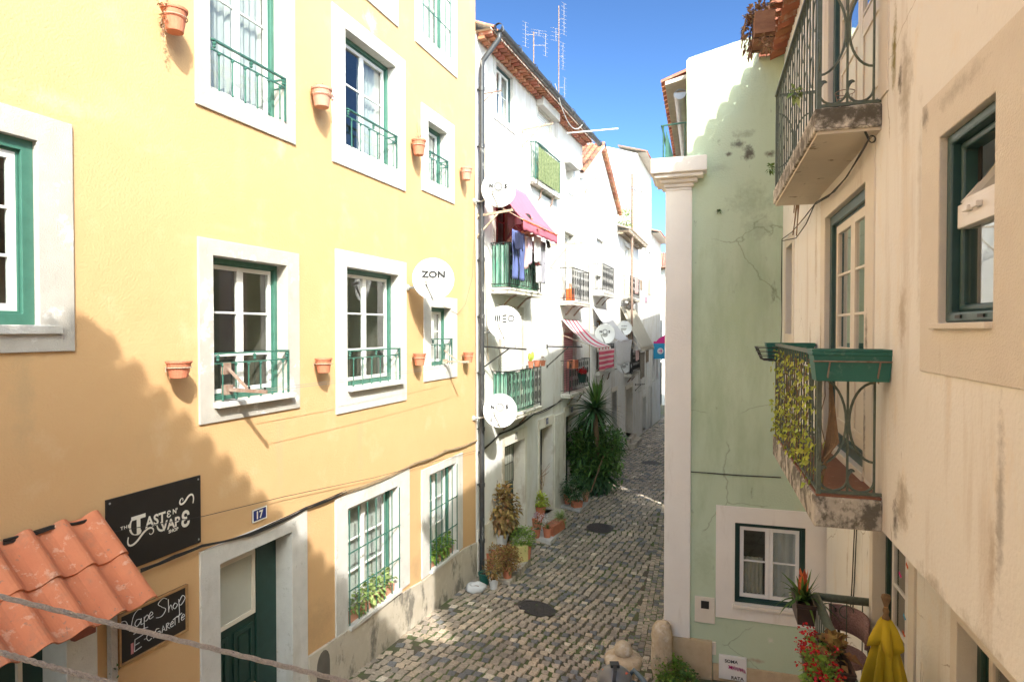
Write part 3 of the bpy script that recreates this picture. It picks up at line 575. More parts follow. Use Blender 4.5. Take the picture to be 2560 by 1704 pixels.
def plank_door(root, o, y=.30, mat='dark_green_paint', lights=True, wfrac=1.0):
    d = MB().box(o[0], o[0] + (o[1] - o[0]) * wfrac, y, y + .05, o[2], o[3]).build('door', MT[mat], root)
    m_ = MB(); W = (o[1] - o[0]) * wfrac; n = 2
    for k in range(n):
        x0 = o[0] + W * k / n + .04; x1 = o[0] + W * (k + 1) / n - .04
        m_.ring((x0, x1, o[2] + .12, o[2] + (o[3] - o[2]) * .46), (x0 + .05, x1 - .05, o[2] + .18, o[2] + (o[3] - o[2]) * .46 - .06), y - .02, y)
        if not lights: m_.ring((x0, x1, o[2] + (o[3] - o[2]) * .52, o[3] - .1), (x0 + .05, x1 - .05, o[2] + (o[3] - o[2]) * .52 + .06, o[3] - .16), y - .02, y)
    m_.build('panel', MT[mat], d, bevel=.006)
    if lights:
        for k in range(n):
            x0 = o[0] + W * k / n + .06; x1 = o[0] + W * (k + 1) / n - .06; z0_ = o[2] + (o[3] - o[2]) * .52; z1_ = o[3] - .1
            MB().box(x0, x1, y - .006, y - .001, z0_, z1_).build('pane', MT['frosted_panel'], d)
            g = MB()
            for q in range(5): g.tube([(x0 + (x1 - x0) * q / 4, y - .03, z0_), (x0 + (x1 - x0) * q / 4, y - .03, z1_)], .006, 5)
            for zz in (z0_ + .05, (z0_ + z1_) / 2, z1_ - .05): g.obox((x0, y - .03, zz), (x1, y - .03, zz), .008, .01)
            g.build('grille', MT['iron_dark'], d)
    MB().sphere((o[0] + W * .5 + .05, y - .04, o[2] + 1.0), .03).build('door_knob', MT['brass'], d)
    return d
plank_door(wh, H1['d1']); plank_door(wh, H1['d2'], mat='iron_dark', lights=False); plank_door(wh, H1['d3'], mat='iron_dark')
for k, dz in (('d1', .25), ('d2', .12), ('d3', .1)):
    o = H1[k]; MB().box(o[0] - .1, o[1] + .2, -.32, .3, gW - .4, o[2] - .002).build('doorstep', MT['plinth_stone'], wh, bevel=.015)
# rough pilaster strip between the doors
m = MB(); a, b = W1.at(1383, 1150)[0], W1.at(1410, 1150)[0]; m.box(a, b, -.045, .01, -.4, W1.at(1395, 1035)[1]); m.build('pilaster', MT['old_white_plaster'], wh, bevel=.01)
m = MB(); a, b = .02, H1['d1'][0] - .15; m.box(a, b, -.03, .005, -.4, .9); m.build('plinth', MT['old_white_plaster'], wh, bevel=.01)
# number plates over the doors
for k, t in (('d1', '11'), ('d2', '9'), ('d3', '5')):
    o = H1[k]; c = ((o[0] + o[1]) / 2 + .05, o[3] + .15); pp = MB().box(c[0] - .07, c[0] + .07, -.03, -.019, c[1] - .08, c[1] + .08).build('number_plate', MT['sign_blue'] if k != 'd1' else MT['lettering_grey'], wh)
    MB().text(t, c[0], c[1], .10, -.031, bold=.02).build('number', MT['lettering_cream'], pp)

def balcony(root, u0, u1, z, dep, th=.12, rh=.95, slab='slab_concrete', rail='iron_dark', nb=None, fancy=True, panel=None, pm_='teal_sheet', corbel=True):
    m = MB().box(u0, u1, -dep, .0, z - th, z).box(u0 - .015, u1 + .015, -dep - .015, -.001, z - th * .45, z - .012)
    b = m.build('balcony', MT[slab], root, bevel=.012)
    if corbel: MB().prism([(0, 0), (.07, 0), (.07, .1), (0, .1)], 0, 0) if 0 else None
    r = MB(); e = .03; x0, x1, yy = u0 + e, u1 - e, -dep + e; zt = z + rh
    r.obox((x0, yy, zt), (x1, yy, zt), .04, .018); r.obox((x0, yy, z + .08), (x1, yy, z + .08), .018, .014)
    for x in (x0, x1): r.obox((x, yy, zt), (x, 0, zt), .04, .018); r.obox((x, yy, z + .08), (x, 0, z + .08), .018, .014); r.obox((x, yy, z), (x, yy, zt), .02, .02)
    nb = nb or max(4, int((x1 - x0) / .115))
    for k in range(1, nb):
        x = x0 + (x1 - x0) * k / nb; r.tube([(x, yy, z + .08), (x, yy, zt)], .0075, 4, cap=False)
        if fancy and k % 2: 
            for zc, rr in ((z + rh * .3, .07), (z + rh * .62, .07), (z + rh * .85, .05)): r.tube([(x + rr * .75 * math.cos(t), yy, zc + rr * 1.6 * math.sin(t)) for t in [math.pi * 2 * i / 10 for i in range(11)]], .006, 4, cap=False)
    ns = max(2, int(dep / .12))
    for x in (x0, x1):
        for k in range(1, ns + 1):
            yk = yy * k / (ns + 1); r.tube([(x, yk, z + .08), (x, yk, zt)], .0075, 4, cap=False)
    r.build('railing', MT[rail], b)
    for x in (u0 + (u1 - u0) * .3, u0 + (u1 - u0) * .75): MB().tube([(x, -.0, z - th - .28), (x, -.06, z - th - .22), (x, -dep * .5, z - th - .06), (x, -dep * .8, z - th)], .022, 6).build('bracket', MT['iron_rusty'], b)
    if panel:
        for (xa, xb, side) in panel:
            mm = MB(); n = 26; vs = []
            for i in range(n + 1):
                t = i / n; a = .014 * math.sin(t * 34) + .006 * math.sin(t * 91); 
                if side: X, Yc = (x0 + .03 + a, yy + (0 - yy) * t)
                else: X, Yc = (xa + (xb - xa) * t, yy + .035 + a)
                vs += [(X, Yc, z + .03), (X, Yc, zt - .02 - .03 * math.sin(t * 7))]
            mm.add(vs, [(2 * i, 2 * i + 2, 2 * i + 3, 2 * i + 1) for i in range(n)]); mm.build('rail_cover', MT[pm_], b)
    return b
def bal_from_px(root, f, back, fl, fr, zpx, **k):
    """back: column where the near side meets the wall; fl, fr: columns of the front corners; zpx: (x,y) on the slab's front top edge"""
    u0 = f.at(*back)[0]; d = f.depth_for(u0, fl); u1 = f.at(fr, 800, d)[0]; z = f.at(zpx[0], zpx[1], d)[1]
    return balcony(root, u0, u1, z, d, **k), (u0, u1, z, d)
bT, iT = bal_from_px(wh, W1, (1324, 450), 1340, 1403, (1403, 490), rail='rail_green', fancy=True, panel=None, th=.1)
mm = MB(); x0, x1, z_, d_ = iT; vs = []; n = 30
for i in range(n + 1):
    t = i / n; vs += [(x0 + .15 + (x1 - x0 - .35) * t, -d_ - .01 + .012 * math.sin(t * 50), z_ + .04), (x0 + .15 + (x1 - x0 - .35) * t, -d_ - .01 + .012 * math.sin(t * 50), z_ + .86)]
mm.add(vs, [(2 * i, 2 * i + 2, 2 * i + 3, 2 * i + 1) for i in range(n)]); mm.build('rail_cover', MT['green_mesh'], bT)
bM, iM = bal_from_px(wh, W1, (1226, 700), 1275, 1355, (1355, 731), panel=None, th=.13)
bL, iL = bal_from_px(wh, W1, (1229, 1000), 1272, 1356, (1356, 1012), panel=None, th=.13)
for b_, i_, xs in ((bM, iM, (.0, 1.0)), (bL, iL, (.0, .82))):
    x0, x1, z_, d_ = i_
    for side in (1, 0):
        mm = MB(); vs = []; n = 40
        for i in range(n + 1):
            t = i / n; a = .016 * math.sin(t * 40) + .006 * math.sin(t * 97); top = z_ + .93 + .03 * math.sin(t * 13)
            if side: X, Yc = (x0 + .05 + a, -d_ + .04 + (d_ - .06) * t)
            else: X, Yc = (x0 + .05 + (x1 - x0 - .1) * xs[1] * t, -d_ + .06 + a)
            vs += [(X, Yc, z_ + .02), (X, Yc, top)]
        mm.add(vs, [(2 * i, 2 * i + 2, 2 * i + 3, 2 * i + 1) for i in range(n)]); mm.build('rail_cover', MT['teal_sheet'], b_)
bM2, iM2 = bal_from_px(wh, W1, (1399, 740), 1432, 1475, (1475, 758))
bL2, iL2 = bal_from_px(wh, W1, (1401, 980), 1426, 1477, (1477, 968))
# tiled eave: corbelled courses of brick under a tile edge
def eave(root, L, z, over=.32, pitch=.19, mat_t='roof_tile', rise=.42, back=3.2, u0=0.0, soff=True):
    r = MB()
    r.add([(u0 - .05, -over, z), (L + .05, -over, z), (L + .05, back, z + (back + over) * rise), (u0 - .05, back, z + (back + over) * rise), (u0 - .05, -over, z - .03), (L + .05, -over, z - .03), (L + .05, 0, z - .03), (u0 - .05, 0, z - .03)], [(0, 1, 2, 3), (4, 7, 6, 5), (0, 4, 5, 1)])
    ro = r.build('roof', MT['mortar'], root)
    n = int((L - u0) / pitch); t = MB(); s = MB()
    for k in range(n):
        uc = u0 + pitch * (k + .5); q = 8; vs = []
        for j, (yy, zz) in enumerate(((-over - .05, z + .005), (back, z + .005 + (back + over) * rise))):
            for i in range(q + 1):
                a = math.pi * i / q; vs.append((uc + pitch * .42 * math.cos(a), yy, zz + pitch * .34 * math.sin(a)))
        t.add(vs, [(i, i + 1, q + 2 + i, q + 1 + i) for i in range(q)])
        s.box(uc - pitch * .34, uc + pitch * .34, -over + .01, -.04, z - .10, z - .032)
        s.box(uc - pitch * .34, uc + pitch * .34, -over * .5, -.03, z - .17, z - .105)
    t.build('roof_tile', MT[mat_t], ro)
    if soff: s.build('soffit_brick', MT[mat_t], ro)
    return ro
eave(wh, WL, ZW + .02, over=.34)
# gutter with brackets and the down pipe
gt = MB(); gy = -.46; zq = ZW + .03
vs = []; n = 10; L_ = 2
for u_ in (.05, WL + .45):
    for i in range(n + 1):
        a = math.pi + math.pi * i / n; vs.append((u_, gy + .085 * math.cos(a), zq + .085 * math.sin(a)))
gt.add(vs, [(i, i + 1, n + 2 + i, n + 1 + i) for i in range(n)])
for k in range(9):
    u_ = .1 + (WL + .3) * k / 8; gt.lathe([(.088, -.03), (.094, -.03), (.094, .03), (.088, .03)], 14, (u_, gy, zq), (1, 0, 0), cap=False)
g_ = gt.build('gutter', MT['black_pipe'], wh, smooth=False); so_ = g_.modifiers.new('s', 'SOLIDIFY'); so_.thickness = .008
a = W1.at(1204, 800, .12)
MB().tube([(.12, gy, zq - .07), (.12, gy, zq - .2), (.06, -.12, zq - .62), (.06, -.10, zq - .8), (.06, -.10, gW + .5), (.06, -.10, gW)], .052, 10).build('downpipe', MT['black_pipe'], wh, smooth=True)
m = MB()
for zc in [gW + .8 + 1.15 * k for k in range(9)]: m.lathe([(.058, -.04), (.064, -.04), (.064, .04), (.058, .04)], 12, (.06, -.10, zc), None); m.box(.03, .09, -.06, .0, zc - .01, zc + .01)
m.build('pipe_clamp', MT['black_pipe'], wh)
# pigeon-grey ledge cable along the house, under the balconies
def sag(a, b, s, n=10):
    a = Vector(a); b = Vector(b); return [a.lerp(b, i / n) - Vector((0, 0, s * 4 * (i / n) * (1 - i / n))) for i in range(n + 1)]

# ================================================================ gabled white house and the ones further down
def wz(f, x, y, off=0): return f.at(x, y, off)
G0, G1 = 0.0, (26.1 - 20.26) / W2.ex.y
gb = empty('gabled_house', W2.o, W2.rot, 'narrow white house with a steep tiled gable beyond the black guttered one', 'house')
zgl = W2.at(1459, 440)[1]; zga = W2.at(1503, 370)[1]; zgr = W2.at(1543, 520)[1]; ua = W2.at(1503, 370)[0]; z_base = W2.at(1459, 440)[1]
H2 = {'a': (W2.at(1494, 450)[0], W2.at(1506, 450)[0], W2.at(1496, 470)[1], W2.at(1496, 418)[1]),
      'b': (W2.at(1490, 600)[0], W2.at(1508, 600)[0], W2.at(1490, 727)[1], W2.at(1490, 594)[1]),
      'c': (W2.at(1490, 850)[0], W2.at(1510, 850)[0], W2.at(1490, 935)[1], W2.at(1490, 800)[1]),
      'd': (W2.at(1489, 1020)[0], W2.at(1513, 1020)[0], zg(22) + .15, W2.at(1500, 1005)[1]),
      'e': (W2.at(1529, 1000)[0], W2.at(1542, 1000)[0], zg(25) + .1, W2.at(1535, 978)[1])}
O2 = {k: grow(v, .12, .12, 0 if k in 'bcde' else .12, .18) for k, v in H2.items()}
m = wall_sheet(0, G1, -.8, z_base, list(O2.values()))
xa, xb = W2.at(1459, 440)[0], G1
m.add([(0, 0, z_base), (G1, 0, z_base), (G1, 0, zgr), (ua, 0, zga)], [(0, 1, 2, 3)]) if zgr > z_base else m.add([(0, 0, z_base), (G1, 0, z_base), (ua, 0, zga)], [(0, 1, 2)])
hs = [h for h in ()]
shell(m, 0, G1, -.8, z_base, 6)
m.build('wall', MT['white_plaster'], gb)
for k in H2: surround(gb, O2[k], H2[k], 'whitewashed_stone' if k in 'abc' else 'old_white_plaster', depth=.3)
window(gb, H2['a'], y=.06, leaves=1, fm='white_paint', fw=.03, curt='curtain'); w = window(gb, H2['b'], y=.15, fm='white_paint', fw=.03); shutter(w, (H2['b'][0], H2['b'][1], H2['b'][2] + .6, H2['b'][3]), .07)
window(gb, H2['c'], y=.15, fm='light_wood', fw=.05, curt='grey_curtain'); plank_door(gb, H2['d'], lights=False); plank_door(gb, H2['e'], mat='cloth_brown', lights=False)
for k in 'de':
    o = H2[k]; MB().box(o[0] - .1, o[1] + .1, -.3, .3, -.9, o[2] - .002).build('doorstep', MT['plinth_stone'], gb, bevel=.015)
# gable roof: two pitches, ridge running back from the street
rb = MB(); D = 5.5; th = .12
for (p, q) in (((ua, zga + .12), (-.35, z_base - .05)), ((ua, zga + .12), (G1 + .3, zgr - .1))):
    rb.add([(p[0], -.12, p[1]), (q[0], -.12, q[1]), (q[0], D, q[1]), (p[0], D, p[1]), (p[0], -.12, p[1] - th), (q[0], -.12, q[1] - th), (q[0], D, q[1] - th), (p[0], D, p[1] - th)], [(0, 1, 2, 3), (4, 7, 6, 5), (0, 4, 5, 1), (2, 6, 7, 3), (1, 5, 6, 2)])
ro = rb.build('roof', MT['mortar'], gb)
tb = MB()
for (p, q) in (((ua, zga + .12), (-.35, z_base - .05)), ((ua, zga + .12), (G1 + .3, zgr - .1))):
    for r_ in range(26):
        yc = -.06 + .215 * r_
        for k in range(9):
            t0, t1 = k / 9, (k + 1.12) / 9; vs = []
            for t_, lift in ((t0, .035), (t1, .06)):
                X, Z = p[0] + (q[0] - p[0]) * t_, p[1] + (q[1] - p[1]) * t_ + lift
                for i in range(7): a = math.pi * i / 6; vs.append((X, yc + .09 * math.cos(a), Z + .08 * math.sin(a)))
            tb.add(vs, [(i, i + 1, 8 + i, 7 + i) for i in range(6)])
tb.build('roof_tile', MT['roof_tile'], ro)
bk = MB(); p, q = (ua, zga), (G1 + .25, zgr - .2)
for k in range(26):
    t0 = (k + .12) / 26; t1 = (k + .85) / 26; X0, Z0 = p[0] + (q[0] - p[0]) * t0, p[1] + (q[1] - p[1]) * t0; X1, Z1 = p[0] + (q[0] - p[0]) * t1, p[1] + (q[1] - p[1]) * t1
    bk.prism([(X0, Z0 - .10), (X1, Z1 - .10), (X1, Z1 + .03), (X0, Z0 + .03)], -.16, -.02)
bk.build('verge_brick', MT['roof_tile'], ro)
bG, iG = bal_from_px(gb, W2, (1481, 730), 1508, 1536, (1536, 735), slab='whitewashed_stone', th=.16)
bG3, iG3 = bal_from_px(gb, W2, (1488, 925), 1500, 1537, (1537, 918), slab='whitewashed_stone', th=.14)

# low house with plants on its roof edge
lh = empty('low_house', W2.w(0, 0, 0), W2.rot, 'lower white house with a mossy tiled eave and potted plants on the roof', 'house')
B0, B1 = G1, (31.4 - 20.26) / W2.ex.y; zl = W2.at(1543, 574)[1]
H3 = {'a': (W2.at(1561, 640)[0], W2.at(1575, 640)[0], W2.at(1561, 757)[1], W2.at(1561, 612)[1]), 'b': (W2.at(1562, 850)[0], W2.at(1580, 850)[0], W2.at(1562, 935)[1], W2.at(1562, 800)[1]),
      'c': (W2.at(1564, 1000)[0], W2.at(1580, 1000)[0], zg(28) + .35, W2.at(1572, 970)[1])}
O3 = {k: grow(v, .14, .14, 0, .18) for k, v in H3.items()}
m = wall_sheet(B0, B1, -.9, zl, list(O3.values())); shell(m, B0, B1, -.9, zl, 3.0); m.build('wall', MT['white_plaster'], lh)
for k in H3: surround(lh, O3[k], H3[k], 'old_white_plaster', depth=.3)
window(lh, H3['a'], y=.1, fm='white_paint', fw=.03, curt='curtain'); window(lh, H3['b'], y=.14, fm='light_wood', fw=.04); plank_door(lh, H3['c'], mat='cloth_brown', lights=False)
o = H3['c']; m = MB().box(o[0] - .2, o[1] + .2, -.45, .3, -.9, zg(28) + .17); m.box(o[0] - .1, o[1] + .1, -.2, .3, -.9, o[2] - .002); m.build('doorstep', MT['plinth_stone'], lh, bevel=.015)
eave(lh, B1, zl, over=.5, mat_t='old_roof_tile', u0=B0, back=.6, rise=.35)
bal_from_px(lh, W2, (1556, 750), 1576, 1600, (1600, 750), slab='slab_concrete'); bal_from_px(lh, W2, (1561, 935), 1580, 1602, (1602, 927), slab='slab_concrete')

# tall house whose blank side wall rises behind the gable
th_ = empty('tall_house', W2.w(0, 0, 0), W2.rot, 'tall white house whose blank side wall rises behind the gable', 'house')
C0, C1 = B1, (36.3 - 20.26) / W2.ex.y; zt_ = W2.at(1597, 388)[1]
H4 = {'a': (C0 + .6, C0 + 1.5, zt_ - 6.2, zt_ - 4.4), 'b': (C0 + 2.4, C0 + 3.2, zt_ - 6.2, zt_ - 4.4), 'c': (C0 + 4.0, C0 + 4.8, zt_ - 6.2, zt_ - 4.4), 'g': (C0 + .6, C0 + 1.4, 1.9, 4.0), 'h': (C0 + 2.6, C0 + 3.4, 1.9, 4.0), 'k': (C0 + .9, C0 + 1.5, zt_ - 3.4, zt_ - 1.6),
      'd': (W2.at(1606, 1000)[0], W2.at(1614, 1000)[0], zg(34) + .15, W2.at(1610, 992)[1])}
O4 = {k: grow(v, .12, .12, .1 if k != 'd' else 0, .12) for k, v in H4.items()}
m = wall_sheet(C0, C1, -1.2, zt_, list(O4.values())); shell(m, C0, C1, -1.2, zt_, .2)
xs = -9.0    # side wall leans away from the street to the left
sl = W2.at(1457, 352)
m.add([(C0, 0, -1.2), (C0, 9, -1.2), (C0, 9, zt_ + 1.2), (C0, 5, zt_ + 1.6), (C0, 0, zt_)], [(4, 3, 2, 1, 0)])
m.add([(C1, 0, -1.2), (C1, 9, -1.2), (C1, 9, zt_ + 1.2), (C1, 5, zt_ + 1.6), (C1, 0, zt_)], [(0, 1, 2, 3, 4)])
m.add([(C0, 0, zt_), (C1, 0, zt_), (C1, 5, zt_ + 1.6), (C0, 5, zt_ + 1.6), (C0, 9, zt_ + 1.2), (C1, 9, zt_ + 1.2)], [(0, 1, 2, 3), (3, 2, 5, 4)])
m.build('wall', MT['white_plaster'], th_)
for k in H4:
    surround(th_, O4[k], H4[k], 'whitewashed_stone', depth=.25)
    if k == 'd': plank_door(th_, H4[k], lights=False, mat='cloth_brown', y=.2)
    else: window(th_, H4[k], y=.1, fm='white_paint', fw=.03, curt='curtain')
eave(th_, C1, zt_ + .05, over=.42, u0=C0, back=1.0, rise=.3, soff=False)

# end house of the row, with a red tiled eave, and the wall that closes the lane
eh = empty('end_house', W2.w(0, 0, 0), W2.rot, 'white house with a short red tiled eave at the far end of the row', 'house')
E0, E1 = C1, (41.0 - 20.26) / W2.ex.y; ze = W2.at(1630, 585)[1]
H5 = {'a': (E0 + .9, E0 + 1.7, ze - 2.9, ze - 1.2), 'b': (E0 + 2.8, E0 + 3.6, ze - 2.9, ze - 1.2), 'g': (E0 + .9, E0 + 1.7, 2.0, 3.9), 'h': (E0 + 2.8, E0 + 3.6, 2.0, 3.9), 'd': (W2.at(1622, 1000)[0], W2.at(1629, 1000)[0], zg(38) + .1, W2.at(1625, 968)[1])}
O5 = {k: grow(v, .12, .12, .1 if k != 'd' else 0, .12) for k, v in H5.items()}
m = wall_sheet(E0, E1, -1.5, ze, list(O5.values())); shell(m, E0, E1, -1.5, ze, 7); m.build('wall', MT['white_plaster'], eh)
for k in H5:
    surround(eh, O5[k], H5[k], 'whitewashed_stone', depth=.25)
    if k == 'd': plank_door(eh, H5[k], lights=False, mat='cloth_brown', y=.2)
    else: window(eh, H5[k], y=.1, fm='white_paint', fw=.03, curt='curtain')
eave(eh, E1, ze + .03, over=.5, u0=E0, back=3, rise=.3, soff=False)

FR = Fac(9.0, 52.0, 1, -.25)
fh = empty('far_house', FR.o, FR.rot, 'white house closing the far end of the lane, half hidden by the pillar', 'house')
Hf = {'a': (FR.at(1644, 830)[0], FR.at(1656, 830)[0], FR.at(1650, 900)[1], FR.at(1650, 800)[1]), 'b': (FR.at(1646, 950)[0], FR.at(1655, 950)[0], -1.2, FR.at(1650, 905)[1])}
m = wall_sheet(-3.5, 9, -2.2, FR.at(1650, 668)[1], list(Hf.values())); shell(m, -3.5, 9, -2.2, FR.at(1650, 668)[1], 6); m.build('wall', MT['white_plaster'], fh)
for k in Hf: surround(fh, Hf[k], shrink(Hf[k], .03), 'pale_stone', depth=.2)
window(fh, Hf['a'], y=.1, fm='iron_dark', fw=.05); plank_door(fh, Hf['b'], lights=False, mat='iron_dark', y=.15)
z_ = FR.at(1650, 668)[1]; eave(fh, 9, z_ + .02, over=.7, u0=-3.5, back=3.0, rise=.4, mat_t='roof_tile')

# ================================================================ green house (gable wall towards us)
gh = empty('green_house', GF.o, GF.rot, 'pale green plastered house with a white corner pillar and small white window', 'house')
GS = .30                                        # the upper floors stand back from the lane
zc = GF.at(1700, 402)[1]                        # top of the corner capital
def gz(x, y): return GF.at(x, y)
gw = rect(GF, (1836, 1304), (2013, 1320), (1838, 1503), (2015, 1530))
go = grow(gw, .27, .27, .24, .24)
GL = GF.at(1716, 800)[0]; UR = 6.0
m = wall_sheet(.0, UR, -.9, zc, [go])
prof = [(1716, 152), (1722, 145), (1760, 132), (1830, 108), (1890, 88), (1950, 72)]
top = [GF.at(x, y) for x, y in prof]
poly = [(GL, zc)] + [(UR, zc), (UR, top[-1][1] + (UR - top[-1][0]) * .1)] + [(a, b) for a, b in reversed(top)]
n = len(poly); m.add([(a, 0, b) for a, b in poly], [tuple(range(n))]); m.add([(a, .4, b) for a, b in poly], [tuple(range(n))[::-1]])
m.add([(a, y_, b) for y_ in (0, .4) for a, b in poly], [(i, n + i, n + (i + 1) % n, (i + 1) % n) for i in range(1, n)])
# street side: lower part in line with the pillar, upper part set back
LEN = 8.0
m.add([(0, 0, -.9), (0, LEN, -.9), (0, LEN, zc), (0, 0, zc)], [(0, 3, 2, 1)])
m.add([(GL, .4, zc), (GL, LEN, zc), (GL, LEN, top[0][1] - .1), (GL, .4, top[0][1] - .1)], [(0, 3, 2, 1)])
m.add([(0, 0, zc), (GL, 0, zc), (GL, LEN, zc), (0, LEN, zc)], [(0, 1, 2, 3)])
m.build('wall', MT['green_plaster'], gh)
m = MB(); m.add([(GL - .35, .4, top[0][1] - .12), (GL - .35, LEN + 20, top[0][1] - .12), (4.5, LEN + 20, top[0][1] + .9), (4.5, .4, top[0][1] + .9), (GL - .35, .4, top[0][1] - .18), (GL - .35, LEN + 20, top[0][1] - .18), (4.5, LEN + 20, top[0][1] + .84), (4.5, .4, top[0][1] + .84)], [(0, 3, 2, 1), (4, 5, 6, 7), (0, 1, 5, 4), (0, 4, 7, 3)])
gr = m.build('roof', MT['mortar'], gh)
m = MB()
for k in range(60):
    yc = .5 + k * .21; vs = []
    for (X, Z) in ((GL - .42, top[0][1] - .13), (1.2, top[0][1] + .33)):
        for i in range(7): a = math.pi * i / 6; vs.append((X, yc - .09 * math.cos(a), Z + .07 * math.sin(a)))
    m.add(vs, [(i, i + 1, 8 + i, 7 + i) for i in range(6)])
m.build('roof_tile', MT['roof_tile'], gr)
g = MB(); vs = []; n = 10; X = GL - .12; zq = GF.at(1700, 210)[1]
for yk in (.35, LEN + 6):
    for i in range(n + 1):
        a = math.pi + math.pi * i / n; vs.append((X + .09 * math.cos(a), yk, zq + .1 * math.sin(a)))
g.add(vs, [(i, i + 1, n + 2 + i, n + 1 + i) for i in range(n)]); g.add([(X + .09 * math.cos(math.pi + math.pi * i / n), .35, zq + .1 * math.sin(math.pi + math.pi * i / n)) for i in range(n + 1)], [tuple(range(n + 1))])
for k in range(7): g.lathe([(.098, -.012), (.104, -.012), (.104, .012), (.098, .012)], 14, (X, .5 + k * 1.3, zq), (0, 1, 0), cap=False)
q = g.build('gutter', MT['zinc'], gh); s_ = q.modifiers.new('s', 'SOLIDIFY'); s_.thickness = .006
# pillar with capital and stone foot
PW = GF.at(1728, 1000)[0]; zb_ = GF.at(1700, 1588)[1]; zn = GF.at(1700, 478)[1]
pil = MB().box(-.02, PW, -.05, .3, zb_, zn).build('pillar', MT['pillar_plaster'], gh, bevel=.012)
m = MB(); steps = [(.0, zn, .02), (.02, zn + .05, .05), (.06, zn + .11, .09), (.12, zn + .17, .14), (.155, zn + .23, .16)]
prev = zn - .02
for k, (e, zz, _) in enumerate(steps):
    e2 = e * 1.35; nz = steps[k + 1][1] if k + 1 < len(steps) else zc
    m.box(-.02 - e2, PW + e2, -.05 - e2, .3 + .15 + e2, zz, nz)
m.build('capital', MT['pillar_plaster'], pil, bevel=.02)
MB().box(-.02, .03, -.07, .3, -.9, zb_ - .002).box(.035, PW + .32, -.055, .3, -.9, zb_ - .002).build('foot', MT['golden_stone'], pil, bevel=.008)
MB().box(PW + .33, UR, -.03, .02, -.9, GF.at(1900, 1672)[1]).build('plinth', MT['golden_stone'], gh, bevel=.01)
surround(gh, go, gw, 'pillar_plaster', proud=.02, depth=.10)
w = window(gh, gw, y=.05, fm='dark_green_paint', fw=.055, sw=.055, bars=(.52,), curt='curtain', cu=(.5, 1)); 
i_ = gw; curtain_mb(i_[0] + .12, (i_[0] + i_[1]) / 2 - .08, i_[2] + .12, i_[2] + (i_[3] - i_[2]) * .55, .16, 5).build('curtain', MT['cloth_cream'], w)
MB().box(gw[0] - .03, gw[1] + .03, -.07, .05, gw[2] - .055, gw[2] - .003).build('sill', MT['warm_stone'], w, bevel=.006)
# electric cupboards on the wall
def cupboard(tl, br, nm, mat, label, door=True, dep=.03):
    a = GF.at(*tl); b = GF.at(*br); o = empty(nm, GF.w((a[0] + b[0]) / 2, 0, b[1]), GF.rot, label, 'box'); W = (b[0] - a[0]) / 2; H = a[1] - b[1]
    MB().box(-W, W, -dep, .0, 0, H).build('cover', MT[mat], o, bevel=.006); return o, W, H
o, W_, H_ = cupboard((1737, 1487), (1787, 1557), 'meter_box', 'cream_paint', 'beige meter box with a small dark window on the green wall by the pillar')
MB().box(-W_ * .38, W_ * .42, -.034, -.028, H_ * .56, H_ * .86).build('meter_window', MT['sign_black'], o)
o, W_, H_ = cupboard((1771, 1600), (1790, 1634), 'junction_box', 'cream_paint', 'plain little beige cover low on the green wall')
o, W_, H_ = cupboard((1797, 1632), (1866, 1700), 'meter_box', 'white_paint', 'white meter box with pink scribbled graffiti low on the green wall', dep=.05)
t = MB().text('SOMA', -W_ * .1, H_ * .80, .05, -.052, bold=.02).text('RATA', W_ * .35, H_ * .12, .05, -.052, bold=.02); t.build('writing', MT['lettering_black'], o)
g = MB(); r_ = random.Random(3); x = -W_ * .2
pts = []
for i in range(34): pts.append((-W_ * .25 + W_ * 1.15 * i / 33, -.054, H_ * .56 - .03 * i / 33 + .035 * (-1) ** i * r_.uniform(.4, 1)))
g.tube(pts, .005, 4).tube([(-W_ * .3, -.054, H_ * .63), (-W_ * .05, -.054, H_ * .48)], .006, 4).tube([(-W_ * .3, -.054, H_ * .5), (-W_ * .02, -.054, H_ * .6)], .006, 4)
MT_p = M('graffiti_pink', (.62, .03, .20), .6); g.build('graffiti', MT_p, o)
# cable along the green wall
MB().tube([GF.w(*[GF.at(x, y)[0], -.02, GF.at(x, y)[1]]) for x, y in ((1667, 1174), (1760, 1180), (1850, 1187), (1952, 1192))], .009, 6).build('wall_cable', MT['cable_black'], None)
tag(bpy.data.objects['wall_cable'], 'black cable running level across the green wall', 'cable')
# little weeds growing out of the green wall
def weed(f, px, py, n, l, nm='weed', mat='leaf_dark', label='', off=0):
    u, z = f.at(px, py, off); m = MB(); rr = random.Random(int(px + py)); leaves_in(m, (0, 0, 0), (l * .7, l * .4, l * .6), n, l * .8, l * .4, .3, rr)
    o = m.build(nm, MT[mat], None, loc=f.w(u, -.03 - off, z), rot=f.rot); tag(o, label, 'plant'); return o
weed(GF, 1797, 531, 40, .045, label='tiny dark weed sprouting high on the green wall'); 
weed(RF, 1934, 420, 36, .07, mat='leaf_green', label='small fern growing on the far corner of the upper balcony', off=.35)
# terrace rail above the capital
tr = empty('terrace_railing', GF.w(0, 0, zc), GF.rot, 'green iron railing standing on the terrace above the white pillar', 'railing')
m = MB(); zr = GF.at(1652, 297)[1] - zc
m.tube([(-.08, .35, 0), (-.08, .35, zr)], .014, 6).tube([(.25, .30, 0), (.25, .30, zr)], .010, 6)
m.build('post', MT['rail_green'], tr); MB().obox((-.12, .35, zr), (.32, .28, zr), .03, .02).obox((-.1, .35, zr), (-.1, 5, zr), .03, .02).build('handrail', MT['rail_green'], tr)
MB().prism([(-.06, 0), (.12, 0), (-.04, zr * .92)], .36, .375).build('side_panel', MT['green_paint'], tr)

